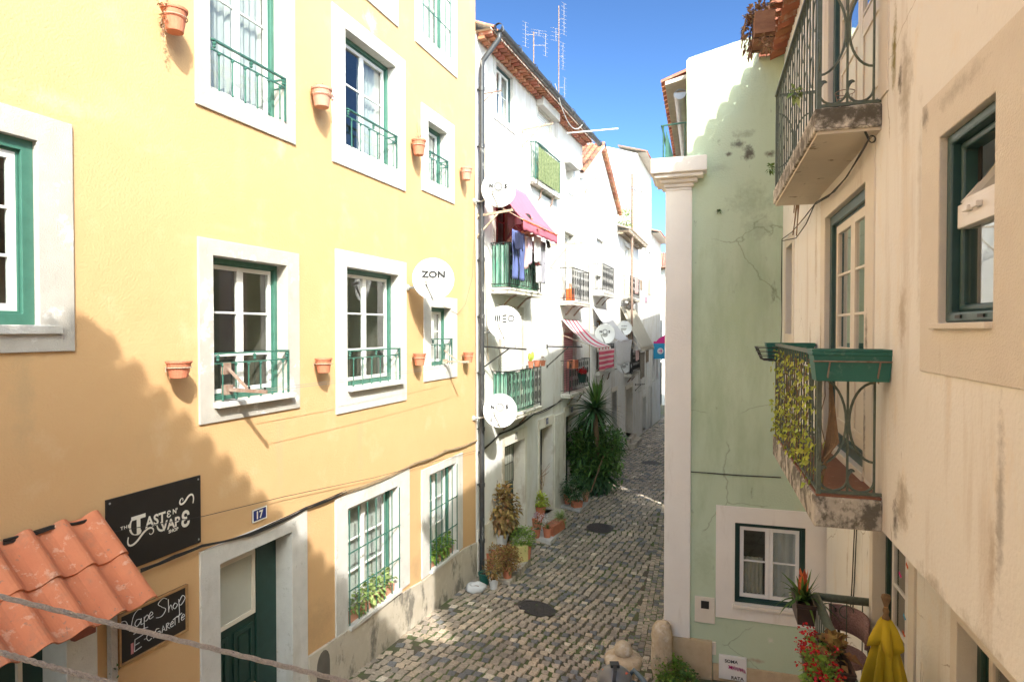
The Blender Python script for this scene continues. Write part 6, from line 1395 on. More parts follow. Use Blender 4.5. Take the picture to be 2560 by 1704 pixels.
# banner at the end of the lane, spanning between the houses
BF = Fac(*W2.w(W2.at(1634, 850)[0], 0, 0).to_2d(), 1, -.05); tl = BF.at(1634, 838); br = BF.at(1662, 897)
bn = empty('street_banner', BF.w(tl[0], 0, br[1]), BF.rot, 'blue and magenta festival banner with a white arrow disc far down the lane', 'banner'); W = br[0] - tl[0]; H = tl[1] - br[1]
M('banner_blue', (.02, .28, .48), .7, var=.1); M('banner_magenta', (.66, .02, .22), .7, var=.15)
MB().box(0, W, -.01, .01, 0, H * .66).build('panel', MT['banner_blue'], bn); m = MB().prism([(W * .1, H * .66), (W, H * .66), (W, H * 1.02), (W * .45, H * .86)], -.012, .01); m.text('~', W * .5, H * .75, H * .05, -.012, bold=.05); m.box(0, W, -.008, .008, H * .661, H * .74); m.build('headpiece', MT['banner_magenta'], bn)
MB().lathe([(.001, 0), (H * .13, 0), (H * .13, .01), (.001, .01)], 20, (W * .60, -.02, H * .34), (0, -1, 0)).build('disc', MT['white_plastic'], bn)
MB().obox((W * .45, -.036, H * .34), (W * .72, -.036, H * .34), .002, H * .03).obox((W * .72, -.036, H * .34), (W * .62, -.036, H * .42), .002, H * .03).obox((W * .72, -.036, H * .34), (W * .62, -.036, H * .26), .002, H * .03).build('arrow', MT['banner_magenta'], bn)
# ---------------------------------------------------------------- person hanging laundry on the balcony
x0, x1, zB, dB = iM
def skin_body(chains, name, mat, parent, sub=1, loc=None):
    """chains: list of [(point, radius), ...]; chains share their first vertex when it is equal"""
    me = bpy.data.meshes.new(name); V = []; E = []; Rr = []
    def vid(p, r):
        for i, q in enumerate(V):
            if (Vector(q) - Vector(p)).length < 1e-6: return i
        V.append(tuple(p)); Rr.append(r); return len(V) - 1
    for ch_ in chains:
        ids = [vid(p, r) for p, r in ch_]; E += [(a, b) for a, b in zip(ids, ids[1:]) if a != b]
    me.from_pydata(V, E, []); o = bpy.data.objects.new(name, me); COL.objects.link(o); me.materials.append(MT[mat]); o.parent = parent
    s = o.modifiers.new('skin', 'SKIN'); s.use_smooth_shade = True
    for i, sv in enumerate(me.skin_vertices[0].data): sv.radius = (Rr[i], Rr[i]) if not isinstance(Rr[i], tuple) else Rr[i]; sv.use_root = (i == 0)
    u_ = o.modifiers.new('sub', 'SUBSURF'); u_.levels = sub; u_.render_levels = sub + 1
    return o
uP = W1.at(1298, 600, dB - .05)[0]
pr_ = empty('person', W1.w(uP, -dB + .22, zB), W1.rot, 'person in a dark red patterned shirt leaning over the balcony to hang laundry', 'person', None)
hip = (0, .05, .92); body = [[(hip, .13), ((.02, -.02, 1.10), .125), ((.05, -.14, 1.30), .14), ((.08, -.22, 1.40), .06), ((.10, -.26, 1.46), .05), ((.12, -.29, 1.50), .075), ((.13, -.32, 1.56), .085), ((.14, -.33, 1.61), .06)],
        [(hip, .13), ((-.09, .07, .84), .10), ((-.10, .06, .46), .065), ((-.10, .10, .08), .045), ((-.10, -.05, .035), .035)], [(hip, .13), ((.09, .07, .84), .10), ((.10, .06, .46), .065), ((.10, .10, .08), .045), ((.10, -.05, .035), .035)],
        [((.05, -.14, 1.30), .14), ((.20, -.16, 1.33), .06), ((.33, -.32, 1.20), .042), ((.44, -.50, 1.30), .032), ((.46, -.53, 1.33), .022), ((.48, -.57, 1.36), .026)], [((.05, -.14, 1.30), .14), ((-.12, -.16, 1.33), .06), ((-.16, -.34, 1.18), .042), ((-.02, -.50, 1.26), .032), ((.01, -.53, 1.28), .022), ((.03, -.57, 1.30), .026)]]
skin_body(body, 'body', 'skin', pr_)
skin_body([[((.0, .05, .90), .155), ((.02, -.02, 1.10), .15), ((.05, -.14, 1.30), .165), ((.075, -.20, 1.37), .09)], [((.05, -.14, 1.30), .165), ((.20, -.16, 1.33), .082), ((.30, -.28, 1.23), .06)], [((.05, -.14, 1.30), .165), ((-.12, -.16, 1.33), .082), ((-.155, -.30, 1.21), .06)]], 'shirt', 'cloth_floral', pr_)
skin_body([[((.0, .05, .92), .16), ((-.09, .07, .80), .12), ((-.10, .06, .46), .085), ((-.10, .10, .12), .06)], [((.0, .05, .92), .16), ((.09, .07, .80), .12), ((.10, .06, .46), .085), ((.10, .10, .12), .06)]], 'trousers', 'cloth_navy', pr_)
MB().sphere((.13, -.295, 1.585), .105, 12, (1, 1.05, .95)).sphere((.12, -.22, 1.55), .06, 8).build('hair', MT['hair_dark'], pr_, smooth=True)
m = MB()
for hx, hy, hz_ in ((.48, -.57, 1.36), (.03, -.57, 1.30)):
    for k in range(4): m.tube([(hx - .02 + k * .014, hy - .02, hz_), (hx - .022 + k * .016, hy - .06, hz_ + .005), (hx - .02 + k * .015, hy - .075 - .004 * k, hz_ - .02)], [.009, .008, .006], 5)
    m.tube([(hx - .02, hy, hz_), (hx - .045, hy - .03, hz_ + .01), (hx - .035, hy - .055, hz_)], [.010, .009, .007], 5)
m.sphere((.118, -.408, 1.575), .012, 6).sphere((.165, -.405, 1.575), .012, 6).tube([(.14, -.40, 1.57), (.142, -.435, 1.545), (.141, -.41, 1.538)], .012, 6).sphere((.045, -.32, 1.56), .02, 6).sphere((.235, -.32, 1.56), .02, 6)
m.build('hands_and_features', MT['skin'], pr_, smooth=True)
# ---------------------------------------------------------------- things on the balconies
P = W1.w(iM2[0] + .28, -iM2[3] + .16, iM2[2]); o = empty('orange_basket', P, W1.rot, 'bright orange basket standing on the balcony right of the laundry', 'basket')
MB().prism([(-.15, 0), (.15, 0), (.11, .36), (-.11, .36)], -.1, .1).build('body', MT['orange_crate'], o, bevel=.02); MB().tube([(-.09, 0, .36), (-.05, 0, .5), (.05, 0, .5), (.09, 0, .36)], .012, 6).build('handle', MT['orange_crate'], o)
ledge = W1.w(W1.at(1345, 910, iL[3] + .02)[0], -iL[3] - .02, W1.at(1345, 909, iL[3] + .02)[1])
for (px_, wd, hp, pl, lb) in ((1327, 15, 17, 'cactus', 'small terracotta pot with a pale cactus on the balcony rail shelf'), (1343, 19, 16, None, 'wider terracotta pot beside the cactus on the balcony rail'), (1357, 15, 14, 'dry', 'terracotta pot with dry orange plant at the rail end')):
    u_ = W1.at(px_, 905, iL[3] - .05)[0]; z_ = zB if 0 else iL[2] + .95; Pp = W1.w(u_, -iL[3] + .05, z_); r = wd * Pp.y / FPX / 2; h = hp * Pp.y / FPX
    o = pot('terracotta_pot', Pp, r, h, 'terracotta', lb, 0, 'pots on the balcony rail'); m = MB()
    if pl == 'cactus':
        for a_, b_ in ((-.03, .2), (.04, .26), (0, .14)): m.sphere((a_, 0, h + b_ * .5), .05, 8, (.8, .5, 2.0))
        m.build('cactus', MT['leaf_lime'], o, smooth=True)
    elif pl: leaves_in(m, (0, 0, h + .03), (r, r, .09), 70, .04, .02, .3, random.Random(5)); m.build('foliage', MT['leaf_dry'], o)
z_ = iL2[2] + .5; dL2 = iL2[3]
u_ = W1.at(1455, 945, dL2 + .12)[0]; z_ = W1.at(1455, 955, dL2 + .12)[1]; o = pot('flower_pot', W1.w(u_, -dL2 - .12, z_), .15, .26, 'dark_green_paint', 'dark pot of bright red geraniums hung on the lower right balcony', W1.rot)
m = MB(); rr = random.Random(6)
for _ in range(16): c_ = (rr.uniform(-.24, .24), rr.uniform(-.12, .12), .33 + rr.uniform(-.03, .08)); leaves_in(m, c_, (.05, .05, .04), 26, .035, .03, .3, rr)
m.build('flower', MT['petal_red'], o); bush(o, (0, 0, .27), (.2, .13, .06), 60, .05, .04, 'leaf_dark', stems=0)
o = empty('terracotta_box', W1.w(W1.at(1414, 900)[0] + .0, -.22, iL2[2] + .72), W1.rot, 'orange box on the lower right balcony corner', 'box'); MB().box(-.2, .2, -.12, .12, 0, .24).build('box', MT['terracotta'], o, bevel=.01)
# weeds and pots on the low house roof
o = empty('roof_plant', W2.w(W2.at(1556, 560)[0], -.1, zl + .2), W2.rot, 'grey green shrub growing on the mossy tiled roof edge', 'plant'); bush(o, (0, 0, .45), (.8, .35, .5), 420, .16, .05, 'leaf_varieg', seed=5, stems=8)
# antennas on the roof
def antenna(px, yt, yb, label, items):
    a = W1.at(px, yt, -2.6); b = W1.at(px, yb, -2.6); H = a[1] - b[1] + 1.2; o = empty('tv_antenna', W1.w(a[0], 2.6, b[1] - 1.2), 0, label, 'antenna')
    MB().tube([(0, 0, 0), (0, 0, H)], .022, 6).build('mast', MT['iron_rusty'], o); m = MB()
    for (zf_, L, n, wv, dx) in items:
        zz = H - zf_; m.obox((dx, -.0, zz - L / 2), (dx, 0, zz + L / 2), .012, .012); m.obox((0, 0, zz), (dx, 0, zz), .012, .012)
        for k in range(n): q = zz - L / 2 + L * k / (n - 1); m.obox((dx - wv, -.1, q), (dx + wv, .1, q), .006, .006)
    m.build('array', MT['steel_wire'], o); return o
antenna(1397, 15, 225, 'tall tv antenna mast with several arrays on the white house roof', [(.55, 1.3, 9, .12, .22), (2.1, 1.1, 8, .1, .18), (1.2, .5, 4, .22, -.12), (3.4, .8, 6, .08, .25)])
antenna(1334, 80, 146, 'short tv antenna with side arms near the roof edge', [(.1, .9, 7, .12, -.3), (.5, .8, 6, .1, .45), (.05, .2, 3, .3, .2)])
tag(MB().tube(sag(W1.w(W1.at(1388, 210, .5)[0], -.5, W1.at(1388, 210, .5)[1]), W1.w(W1.at(1458, 308, .5)[0], -.5, W1.at(1458, 308, .5)[1]), .55, 16), .012, 5).build('hanging_cable', MT['white_plastic'], None), 'white cable hanging in a loop from the gutter', 'cable')
tag(MB().tube([W1.w(W1.at(1418, 333, .3)[0], -.3, W1.at(1418, 333, .3)[1]), W1.w(W1.at(1418, 333, .3)[0] + .2, -1.7, W1.at(1418, 333, .3)[1] + .02)], .02, 8).build('roof_pole', MT['white_paint'], None), 'white pole sticking out from under the end of the gutter', 'pole')
cable('cable_bundle', W1, [(1192, 1130), (1245, 1085), (1330, 1035), (1400, 998)], .010, 'cable_black', 'black cable bundle sagging under the lower balconies of the white house', n=4, jit=.03, seed=9, sagk=.03)
cable('thin_wire', W1, [(1206, 240), (1200, 620), (1212, 900)], .006, 'cable_tan', 'thin wire running down beside the black downpipe', n=2, jit=.03, off=.06)
cable('thin_wire', W2, [(1460, 460), (1466, 700), (1468, 900)], .01, 'cable_tan', 'thin wire running down the joint beside the gabled house', n=2, jit=.03, off=.06)
P0 = W2.w(W2.at(1580, 640, .4)[0], -.4, 0); o = empty('drain_pole', (P0.x, P0.y, zl - 6.0), W2.rot, 'rusty vertical pole rising past the mossy roof of the low house', 'pole')
MB().tube([(0, 0, 1.2), (0, 0, 8.6)], .05, 8).build('pole', MT['iron_rusty'], o); MB().obox((-.9, 0, 7.9), (2.2, -.3, 7.9), .03, .03).build('crossbar', MT['zinc'], o)
# trees beyond the far roofs
tr_ = empty('distant_tree', (W2.w(26, 3, 0).x, W2.w(26, 3, 0).y, -1), 0, 'dark green tree crown above the far end of the lane', 'tree')
MB().tube([(0, 0, 0), (.2, 0, 4), (0, .2, 7)], [.25, .2, .12], 8).build('trunk', MT['stem_wood'], tr_); bush(tr_, (0, 0, 9.5), (2.6, 2.6, 3.0), 2600, .34, .2, 'leaf_dark', seed=9, stems=0, nm='crown')

# ================================================================ pots and plants along the white house
def gpt(px, py): 
    p = ground(px, py); p.z = zg(p.y, p.x); return p
def sz(w, p): return w * p.y / FPX
# stone trays
def tray(cs, label, mat='plinth_stone', th=.05):
    P = [gpt(*c) for c in cs]; c = sum(P, Vector()) / len(P); m = MB(); zt = max(p.z for p in P) + th + .02; n = len(P)
    m.add([(p.x - c.x, p.y - c.y, 0) for p in P] + [(p.x - c.x, p.y - c.y, zt - c.z + .02) for p in P], [tuple(range(n))[::-1], tuple(range(n, 2 * n))] + [(i, (i + 1) % n, n + (i + 1) % n, n + i) for i in range(n)])
    o = m.build('plant_tray', MT[mat], None, loc=(c.x, c.y, c.z - .02), bevel=.008); tag(o, label, 'tray', 'flat slabs under the potted plants'); return zt
ZK = lambda x, y: (1140 + x / 3.485, 1050 + y / 3.485)
t1 = tray([ZK(330, 1395), ZK(470, 1442), ZK(652, 1262), ZK(560, 1225)], 'long slab under the front group of potted plants', 'plinth_stone')
t2 = tray([ZK(660, 1035), ZK(822, 1090), ZK(940, 955), ZK(800, 915)], 'white slab under the middle group of terracotta pots', 'whitewashed_stone')
t3 = tray([ZK(915, 762), ZK(1075, 805), ZK(1168, 712), ZK(1040, 690)], 'white slab under the far group of pots by the big shrub', 'whitewashed_stone')
def gpot(kx, ky, wpx, hpx, mat, label, tz=0, nm='plant_pot', grp='potted plants on the lane', rb=None):
    x, y = ZK(kx, ky); p = gpt(x, y); r = sz(wpx / 3.485, p) / 2; h = sz(hpx / 3.485, p); p.y += r * .6; p.z = (tz if tz else zg(p.y, p.x)); return pot(nm, p, r, h, mat, label, 0, grp, rb=rb), r, h
# front group
bagp = gpt(*ZK(172, 1490)); o = empty('plastic_bag', bagp, .3, 'crumpled white plastic bag with soil lying by the wall', 'bag', None)
m = MB(); rr = random.Random(2); n = 22; rings = [(.14, .0), (.20, .05), (.19, .11), (.15, .15), (.10, .12), (.085, .07)]; vs = []
for r_, z_ in rings:
    for j in range(n): a = 2 * math.pi * j / n; q = r_ * (1 + .12 * math.sin(a * 5 + z_ * 20) + rr.uniform(-.05, .05)); vs.append((q * math.cos(a), q * .8 * math.sin(a), z_ + rr.uniform(-.01, .015)))
m.add(vs, [(i * n + j, i * n + (j + 1) % n, (i + 1) * n + (j + 1) % n, (i + 1) * n + j) for i in range(len(rings) - 1) for j in range(n)]); m.build('body', MT['white_plastic'], o, smooth=True); MB().lathe([(.10, .08), (.04, .10), (.001, .10)], 12, cap=False).build('soil', MT['stem_wood'], o)
o, r, h = gpot(245, 1438, 112, 105, 'green_plastic', 'teal pot with a small dry plant at the wall corner'); bush(o, (0, 0, h * 1.15), (r * .5, r * .5, .1), 26, .06, .02, 'leaf_coleus', seed=2)
o, r, h = gpot(327, 1476, 92, 95, 'white_plastic', 'small white pot with a slender coleus in front of the group'); bush(o, (0, 0, h + .22), (r * 1.5, r * 1.2, .27), 300, .075, .04, 'leaf_coleus', seed=3)
o, r, h = gpot(447, 1416, 102, 112, 'terracotta', 'orange pot with dense brown coleus at the front of the slab', t1); bush(o, (0, 0, h + .14), (r * 2.5, r * 2.0, .27), 900, .07, .04, 'leaf_coleus', seed=4)
o, r, h = gpot(290, 1300, 110, 150, 'terracotta', 'tall terracotta pot against the wall behind the teal pot'); bush(o, (.1, 0, h + .05), (r * 1.2, r, .12), 120, .06, .03, 'leaf_coleus', seed=5)
o, r, h = gpot(620, 1275, 80, 120, 'terracotta', 'terracotta pot with a round bright green bush at the slab end', t1); bush(o, (-.08, 0, h + .16), (r * 2.8, r * 2.2, .27), 1000, .055, .032, 'leaf_bright', seed=6)
o, r, h = gpot(475, 1200, 70, 90, 'terracotta', 'dark terracotta pot between the white pot and the green bush'); bush(o, (0, 0, h + .05), (r, r, .1), 60, .05, .03, 'leaf_coleus', seed=16)
x, y = ZK(565, 1275); p = gpt(x, y); MBb = MB().box(-.12, .12, -.12, .12, 0, .34); tag(MBb.build('box', MT['yellow_box'], None, loc=(p.x, p.y, t1), rot=.4, bevel=.008), 'upright yellowish box between the front pots', 'box')
# tall coleus in a white pot, raised on an upturned pot
x, y = ZK(390, 1250); p = gpt(x, y); p.y += .25; st = pot('upturned_pot', p, .2, .32, 'terracotta', 'terracotta pot used as a stand under the white pot with the tall coleus', 0, None)
p2 = p + Vector((0, 0, .33)); o = pot('plant_pot', p2, sz(72 / 3.485, p), sz(105 / 3.485, p), 'white_plastic', 'large white pot holding the tallest brown coleus', 0, 'potted plants on the lane')
bush(o, (-.06, 0, .82), (.46, .36, .58), 1100, .14, .08, 'leaf_coleus', up=-.1, seed=7, stems=10, stem_r=.008)
# middle group
o, r, h = gpot(597, 975, 66, 48, 'dark_green_paint', 'low dark green pot of clover on the doorstep edge'); bush(o, (0, 0, h + .03), (r * 1.4, r * 1.2, .06), 260, .035, .03, 'leaf_bright', seed=8)
o, r, h = gpot(698, 1055, 90, 80, 'terracotta', 'front left terracotta pot with dark drooping leaves on the white slab', t2); bush(o, (.04, 0, h + .06), (r * 1.2, r, .12), 120, .06, .025, 'leaf_dark', seed=9)
o, r, h = gpot(797, 1058, 86, 84, 'terracotta', 'front right terracotta pot with thin green shoots on the white slab', t2); spiky(o, (0, 0, h * .8), 34, .22, .014, 'leaf_green', seed=9, up=(1, 3)); m = MB(); leaves_in(m, (-.1, .1, h + .22), (.14, .1, .12), 90, .05, .03, .2, random.Random(8)); m.build('foliage', MT['cloth_white'], o)
x, y = ZK(885, 1015); p = gpt(x, y); o = empty('trough_planter', (p.x - .05, p.y + .1, t2), R(62), 'long terracotta trough with pebbles and dry stems on the white slab', 'planter')
MB().ring((-.36, .36, 0, .24), (-.33, .33, .001, .239), -.11, .11).box(-.36, .36, -.11, -.09, .0, .24).box(-.36, .36, .09, .11, .0, .24).box(-.38, .38, -.125, -.105, .20, .25).box(-.38, .38, .105, .125, .20, .25).build('trough', MT['terracotta'], o); MB().box(-.33, .33, -.09, .09, .1, .2).build('soil', MT['soil'], o)
m = MB(); leaves_in(m, (0, 0, .26), (.3, .08, .05), 130, .04, .02, .2, random.Random(8)); m.build('foliage', MT['leaf_dry'], o)
o, r, h = gpot(912, 975, 62, 80, 'terracotta', 'terracotta pot with an arching spider plant at the slab end', t2); spiky(o, (0, 0, h), 110, .36, .018, 'leaf_varieg', seed=10, up=(.4, 1.8), droop=.9)
o, r, h = gpot(690, 965, 150, 120, 'terracotta', 'very wide terracotta bowl with purple leaves in the middle group'); bp_ = o.location.copy(); bush(o, (-.08, 0, h + .04), (r * .9, r * .8, .08), 160, .06, .04, 'cloth_purple', seed=11)
o = pot('plant_pot', bp_ + Vector((.12, .22, .26)), .19, .30, 'terracotta', 'big terracotta pot with a yellow green plant at the back of the middle group', 0, 'potted plants on the lane'); r, h = .19, .3; bush(o, (-.04, 0, h + .13), (r * 1.35, r * 1.2, .2), 420, .12, .065, 'leaf_lime', seed=12)
MB().box(-.15, .15, -.15, .15, -.27, -.002).build('stand', MT['plinth_stone'], o)
m = MB(); rr = random.Random(21)
for _ in range(12): m.tube([(rr.uniform(-.1, .1), .1, h), (rr.uniform(-.2, .2), .18, h + .5), (rr.uniform(-.3, .3), .22, h + rr.uniform(.7, 1.1))], .006, 4)
m.build('stem', MT['leaf_dry'], o)
# far group
x, y = ZK(1055, 788); p = gpt(x, y); o = empty('box_planter', (p.x, p.y + .12, t3), R(20), 'square terracotta planter with a small leafed bush on the far slab', 'planter'); m = MB()
W = sz(48 / 3.485, p); vs = [(-W * .85, -W * .6, 0), (W * .85, -W * .6, 0), (W * .85, W * .6, 0), (-W * .85, W * .6, 0), (-W, -W * .7, W * 1.2), (W, -W * .7, W * 1.2), (W, W * .7, W * 1.2), (-W, W * .7, W * 1.2)]; m.add(vs, [(0, 3, 2, 1), (4, 5, 6, 7), (0, 1, 5, 4), (1, 2, 6, 5), (2, 3, 7, 6), (3, 0, 4, 7)]); m.build('planter', MT['terracotta'], o, bevel=.01)
bush(o, (-.05, 0, W * 1.2 + .36), (.48, .4, .42), 1500, .06, .035, 'leaf_dark', seed=13, stems=6)
o, r, h = gpot(970, 755, 62, 80, 'terracotta', 'plain terracotta pot at the wall side of the far slab', t3); bush(o, (0, 0, h + .12), (r * 1.1, r, .14), 160, .06, .03, 'leaf_dark', seed=14)
o, r, h = gpot(1132, 735, 64, 80, 'pale_terracotta', 'pale stone coloured pot at the lane end of the far slab', t3); bush(o, (0, 0, h + .03), (r, r, .06), 50, .05, .02, 'leaf_coleus', seed=15)
# the large leafy shrub and the yucca
p = gpt(1487, 1234); o = empty('shrub', (p.x, p.y + .1, p.z), 0, 'large dark leafy shrub growing against the white house', 'shrub')
m = MB(); rr = random.Random(17)
for c_, rd, n_ in (((.05, 0, .62), (.78, .6, .62), 1300), ((-.35, 0, 1.35), (.62, .5, .5), 800), ((.35, .2, 1.4), (.6, .5, .5), 700), ((-.75, .1, 1.75), (.25, .25, .35), 160), ((-.15, .1, 2.1), (.42, .35, .62), 480), ((.75, .1, 1.65), (.22, .3, .28), 120), ((.0, -.25, 2.2), (.3, .2, .4), 240)):
    leaves_in(m, c_, rd, n_, .20, .08, .25, rr, .7, .25)
m.build('foliage', MT['leaf_dark'], o)
m = MB()
for _ in range(620):
    c_ = (rr.uniform(-.8, .8), rr.uniform(-.6, -.1), rr.uniform(.6, 2.1)); k_ = rr.random()
    leaves_in(m, c_, (.12, .12, .1), 3, .20, .07, .6, rr, .5, .1)
m.build('highlight_leaves', MT['leaf_green'], o)  # highlights on the near side put into a lighter leaf colour
m = MB()
for _ in range(14): a = rr.uniform(-1, 1); m.tube([(a * .2, 0, 0), (a * .5, -.1, 1.0), (a * .7, -.05, 1.7)], [.03, .02, .01], 6)
m.tube([(-.2, -.65, .2), (.2, -.6, 1.3)], .022, 6); m.build('stem', MT['stem_wood'], o)
def uzp(px, py, d=.6): u, z = W1.at(px, py, d); return W1.w(u, -d, z)
Pt = uzp(1486, 1022, .75); Pb = gpt(1487, 1225); o = empty('yucca', (Pb.x, Pb.y, Pb.z), 0, 'tall yucca palm with a spiky crown rising above the shrub', 'palm'); L0 = Vector((Pb.x, Pb.y, Pb.z)); T = Vector((Pt.x, Pt.y, Pt.z)) - L0
MB().tube([(0, 0, 0), T * .5 + Vector((.1, 0, 0)), T], [.09, .075, .07], 8).build('trunk', MT['stem_wood'], o)
spiky(o, T, 170, .88, .07, 'leaf_dark', seed=18, up=(-.6, .9), droop=.35, nm='crown'); spiky(o, T + Vector((.05, 0, .1)), 90, .80, .065, 'leaf_green', seed=19, up=(.7, 4), droop=.2, nm='crown_tip')
# hanging plant beside it and small ground weeds
rr = random.Random(30); m = MB()
for _ in range(520):
    y_ = rr.choice([rr.uniform(8.5, 13), rr.uniform(13, 26)]); sd_ = rr.random()
    x_ = right_edge(y_) - rr.uniform(.0, .75) if sd_ < .75 else left_edge(y_) + rr.uniform(.3, 2.4)
    if y_ < 9.7: x_ = rr.uniform(.8, 2.2)
    for _k in range(5): a = rr.uniform(0, 6.3); m.leaf((x_ + rr.uniform(-.03, .03), y_ + rr.uniform(-.03, .03), zg(y_) + .012), (math.cos(a), math.sin(a), .7), (0, 0, 1), rr.uniform(.02, .05), .014, .5)
tag(m.build('weeds', MT['leaf_green']), kind='stuff')

# ================================================================ stone bollards, bushes and street lamp at the corner of the green house
def gG(px, py): p = gpt(px, py); return p
p = gG(1652, 1690); p.y -= .05; o = empty('tall_bollard', p, 0, 'tall weathered cylindrical stone post by the white pillar', 'bollard'); h = .86
r_ = .155; pf = [(r_ * .80, 0), (r_ * .92, .08), (r_ * 1.06, .2), (r_ * 1.06, h * .52), (r_ * .97, h * .62), (r_ * 1.0, h * .78), (r_ * .92, h * .92), (r_ * .70, h * .98), (r_ * .3, h), (.001, h)]
m = MB().lathe(pf, 22, cap=False); rr = random.Random(5); m.v = [(x * (1 + .04 * math.sin(z * 17 + x * 20)), y * (1 + .04 * math.cos(z * 13)), z + (x * .12 if z > h * .8 else 0)) for x, y, z in m.v]; m.build('post', MT['bollard_stone'], o, smooth=True)
p = gG(1556, 1722); p.y -= .05; p.z = zg(p.y, p.x); o = empty('round_bollard', p, 0, 'round stone bollard with a knob on top in the foreground', 'bollard'); k = 1.0
d_ = project(Vector((p.x, p.y, p.z + .7)))
o.scale = (1, 1, .92)
MB().lathe([(.15, -.2), (.165, .2), (.17, .42)], 24).build('shaft', MT['bollard_stone'], o, smooth=True)
m = MB().lathe([(.17, .42), (.235, .43), (.265, .46), (.267, .53), (.235, .565), (.15, .585), (.12, .59)], 26, cap=False).lathe([(.115, .58), (.132, .62), (.132, .67), (.11, .73), (.06, .775), (.001, .785)], 22, cap=False); m.build('cap', MT['bollard_stone'], o, smooth=True)
for c_, rd, n_, mt_, lb, nm in ((gG(1672, 1694), (.26, .2, .22), 700, 'leaf_bright', 'bright green clover bush at the foot of the white pillar', 'bush'), (gG(1712, 1716), (.18, .15, .16), 400, 'leaf_green', 'darker scrubby weed right of the clover bush', 'bush')):
    o = empty(nm, (c_.x, c_.y - .12, zg(c_.y, c_.x)), 0, lb, 'bush'); bush(o, (0, 0, rd[2] * .9), rd, n_, .055, .045, mt_, seed=int(n_), stems=5)
# lamp on an arm, seen from above
dl = 5.6; c = ray(1537, 1703) * dl + Vector((0, 0, CZ)); o = empty('street_lamp', c - Vector((0, 0, .03)), 0, 'grey domed street lamp on an arm, cut by the bottom edge', 'street lamp')
R_ = 43 / FPX * dl
MB().lathe([(R_, 0.02), (R_ * 1.02, .05), (R_ * .97, .085), (R_ * .82, .12), (R_ * .55, .15), (R_ * .25, .165), (.001, .17)], 30, cap=False).lathe([(R_ * .98, .02), (R_ * .7, -.06), (.04, -.12)], 30, cap=False).build('dome', MT['lamp_grey'], o, smooth=True)
m = MB(); 
for i in range(8):
    t = i / 8; x0_, x1_ = R_ * .96 * (t), R_ * .96 * (t + .125)
m.tube([(0, 0, .175), (-.01, -R_ * .5, .158), (-.03, -R_ * .9, .11)], .022, 4); m.box(-.04, .04, -.02, .05, .165, .19); m.build('spine', MT['iron_dark'], o)
m = MB(); m.obox((.07, -.03, .141), (.10, -.06, .134), .03, .004); m.obox((-.08, .02, .140), (-.11, .01, .132), .02, .004); m.build('sticker', MT['petal_orange'], o)
MB().tube([(.13, .06, .04), (.19, .10, .08), (.25, .0, .05), (.32, -.18, -.02)], [.022, .022, .024, .028], 8).tube([(R_ * .9, -.03, .06), (.34, -.06, -.0)], .008, 6).build('arm', MT['bluegrey_paint'], o, smooth=True)
MB().sphere((.33, -.16, .0), .055, 12).build('joint', MT['white_plastic'], o, smooth=True)
MB().tube([(.33, -.2, -.02), (.36, -.3, -.3), (.36, -.3, zg(5) - c.z)], .035, 10).build('post', MT['bluegrey_paint'], o)

# ================================================================ things on the balconies of the cream house
def chw(x, y, z): return RF.w(x, y, z)
def trough(nm, loc, rot, L, Wd, H, mat, label, group=None, grooves=True, cat='planter', taper=.86, soil=True):
    o = empty(nm, loc, rot, label, cat, group); m = MB()
    def sec(s, z): return [(-L / 2 * s[0], -Wd / 2 * s[1], z), (L / 2 * s[0], -Wd / 2 * s[1], z), (L / 2 * s[0], Wd / 2 * s[1], z), (-L / 2 * s[0], Wd / 2 * s[1], z)]
    t2_ = 1 - .022 / (L / 2); t3_ = 1 - .022 / (Wd / 2)
    secs = [sec((taper * 1.03, taper), 0), sec((.965, .94), H * .80), sec((1, 1), H * .82), sec((1, 1), H * .90), sec((.985, .97), H * .905), sec((.985, .97), H * .925), sec((1.01, 1.02), H * .93), sec((1.01, 1.02), H), sec((t2_, t3_), H), sec((t2_ * .97, t3_ * .95), H * .7)]
    vs = [p for s in secs for p in s]; m.add(vs, [(i * 4 + j, i * 4 + (j + 1) % 4, (i + 1) * 4 + (j + 1) % 4, (i + 1) * 4 + j) for i in range(len(secs) - 1) for j in range(4)] + [(3, 2, 1, 0)])
    n = len(secs) * 4 - 4
    if not soil: m.add(secs[-1], [(0, 1, 2, 3)])
    m.build('trough', MT[mat], o, bevel=.004)
    if soil: MB().box(-L / 2 * t2_ * .96, L / 2 * t2_ * .96, -Wd / 2 * t3_ * .94, Wd / 2 * t3_ * .94, H * .55, H * .78).build('soil', MT['soil'], o)
    return o
# middle balcony: green trough over the near rail
xe = uL1 - .03; zr_ = zL + .93
o = trough('balcony_planter', chw(xe + .11, -DB / 2 - .015, zr_ - .17), RF.rot + math.pi / 2, .46, .20, .20, 'green_plastic', 'long dark green plastic planter hung over the near rail of the middle balcony', 'green planters on the middle balcony', soil=False)
m = MB()
for x_ in (-.13, .15): m.tube([(x_, .105, .12), (x_, .085, .0), (x_ + .005, .06, -.015)], .005, 5).tube([(x_, -.105, .12), (x_ - .01, -.09, .03), (x_, -.06, -.01)], .005, 5)
m.tube([(-.225, .10, .125), (.225, .10, .125)], .005, 5).tube([(-.225, -.10, .125), (.225, -.10, .125)], .005, 5); m.build('wire_holder', MT['iron_rusty'], o)
trough('balcony_planter', chw(uL0 + .02, -DB / 2 - .05, zr_ - .17), RF.rot + math.pi / 2, .46, .16, .19, 'green_plastic', 'second green planter at the far end of the middle balcony behind the bars', 'green planters on the middle balcony', soil=False)
o = empty('wire_basket', chw(uL0 + .32, -DB - .02, zr_ - .02), RF.rot, 'empty black wire basket hooked outside the middle balcony rail', 'basket'); m = MB()
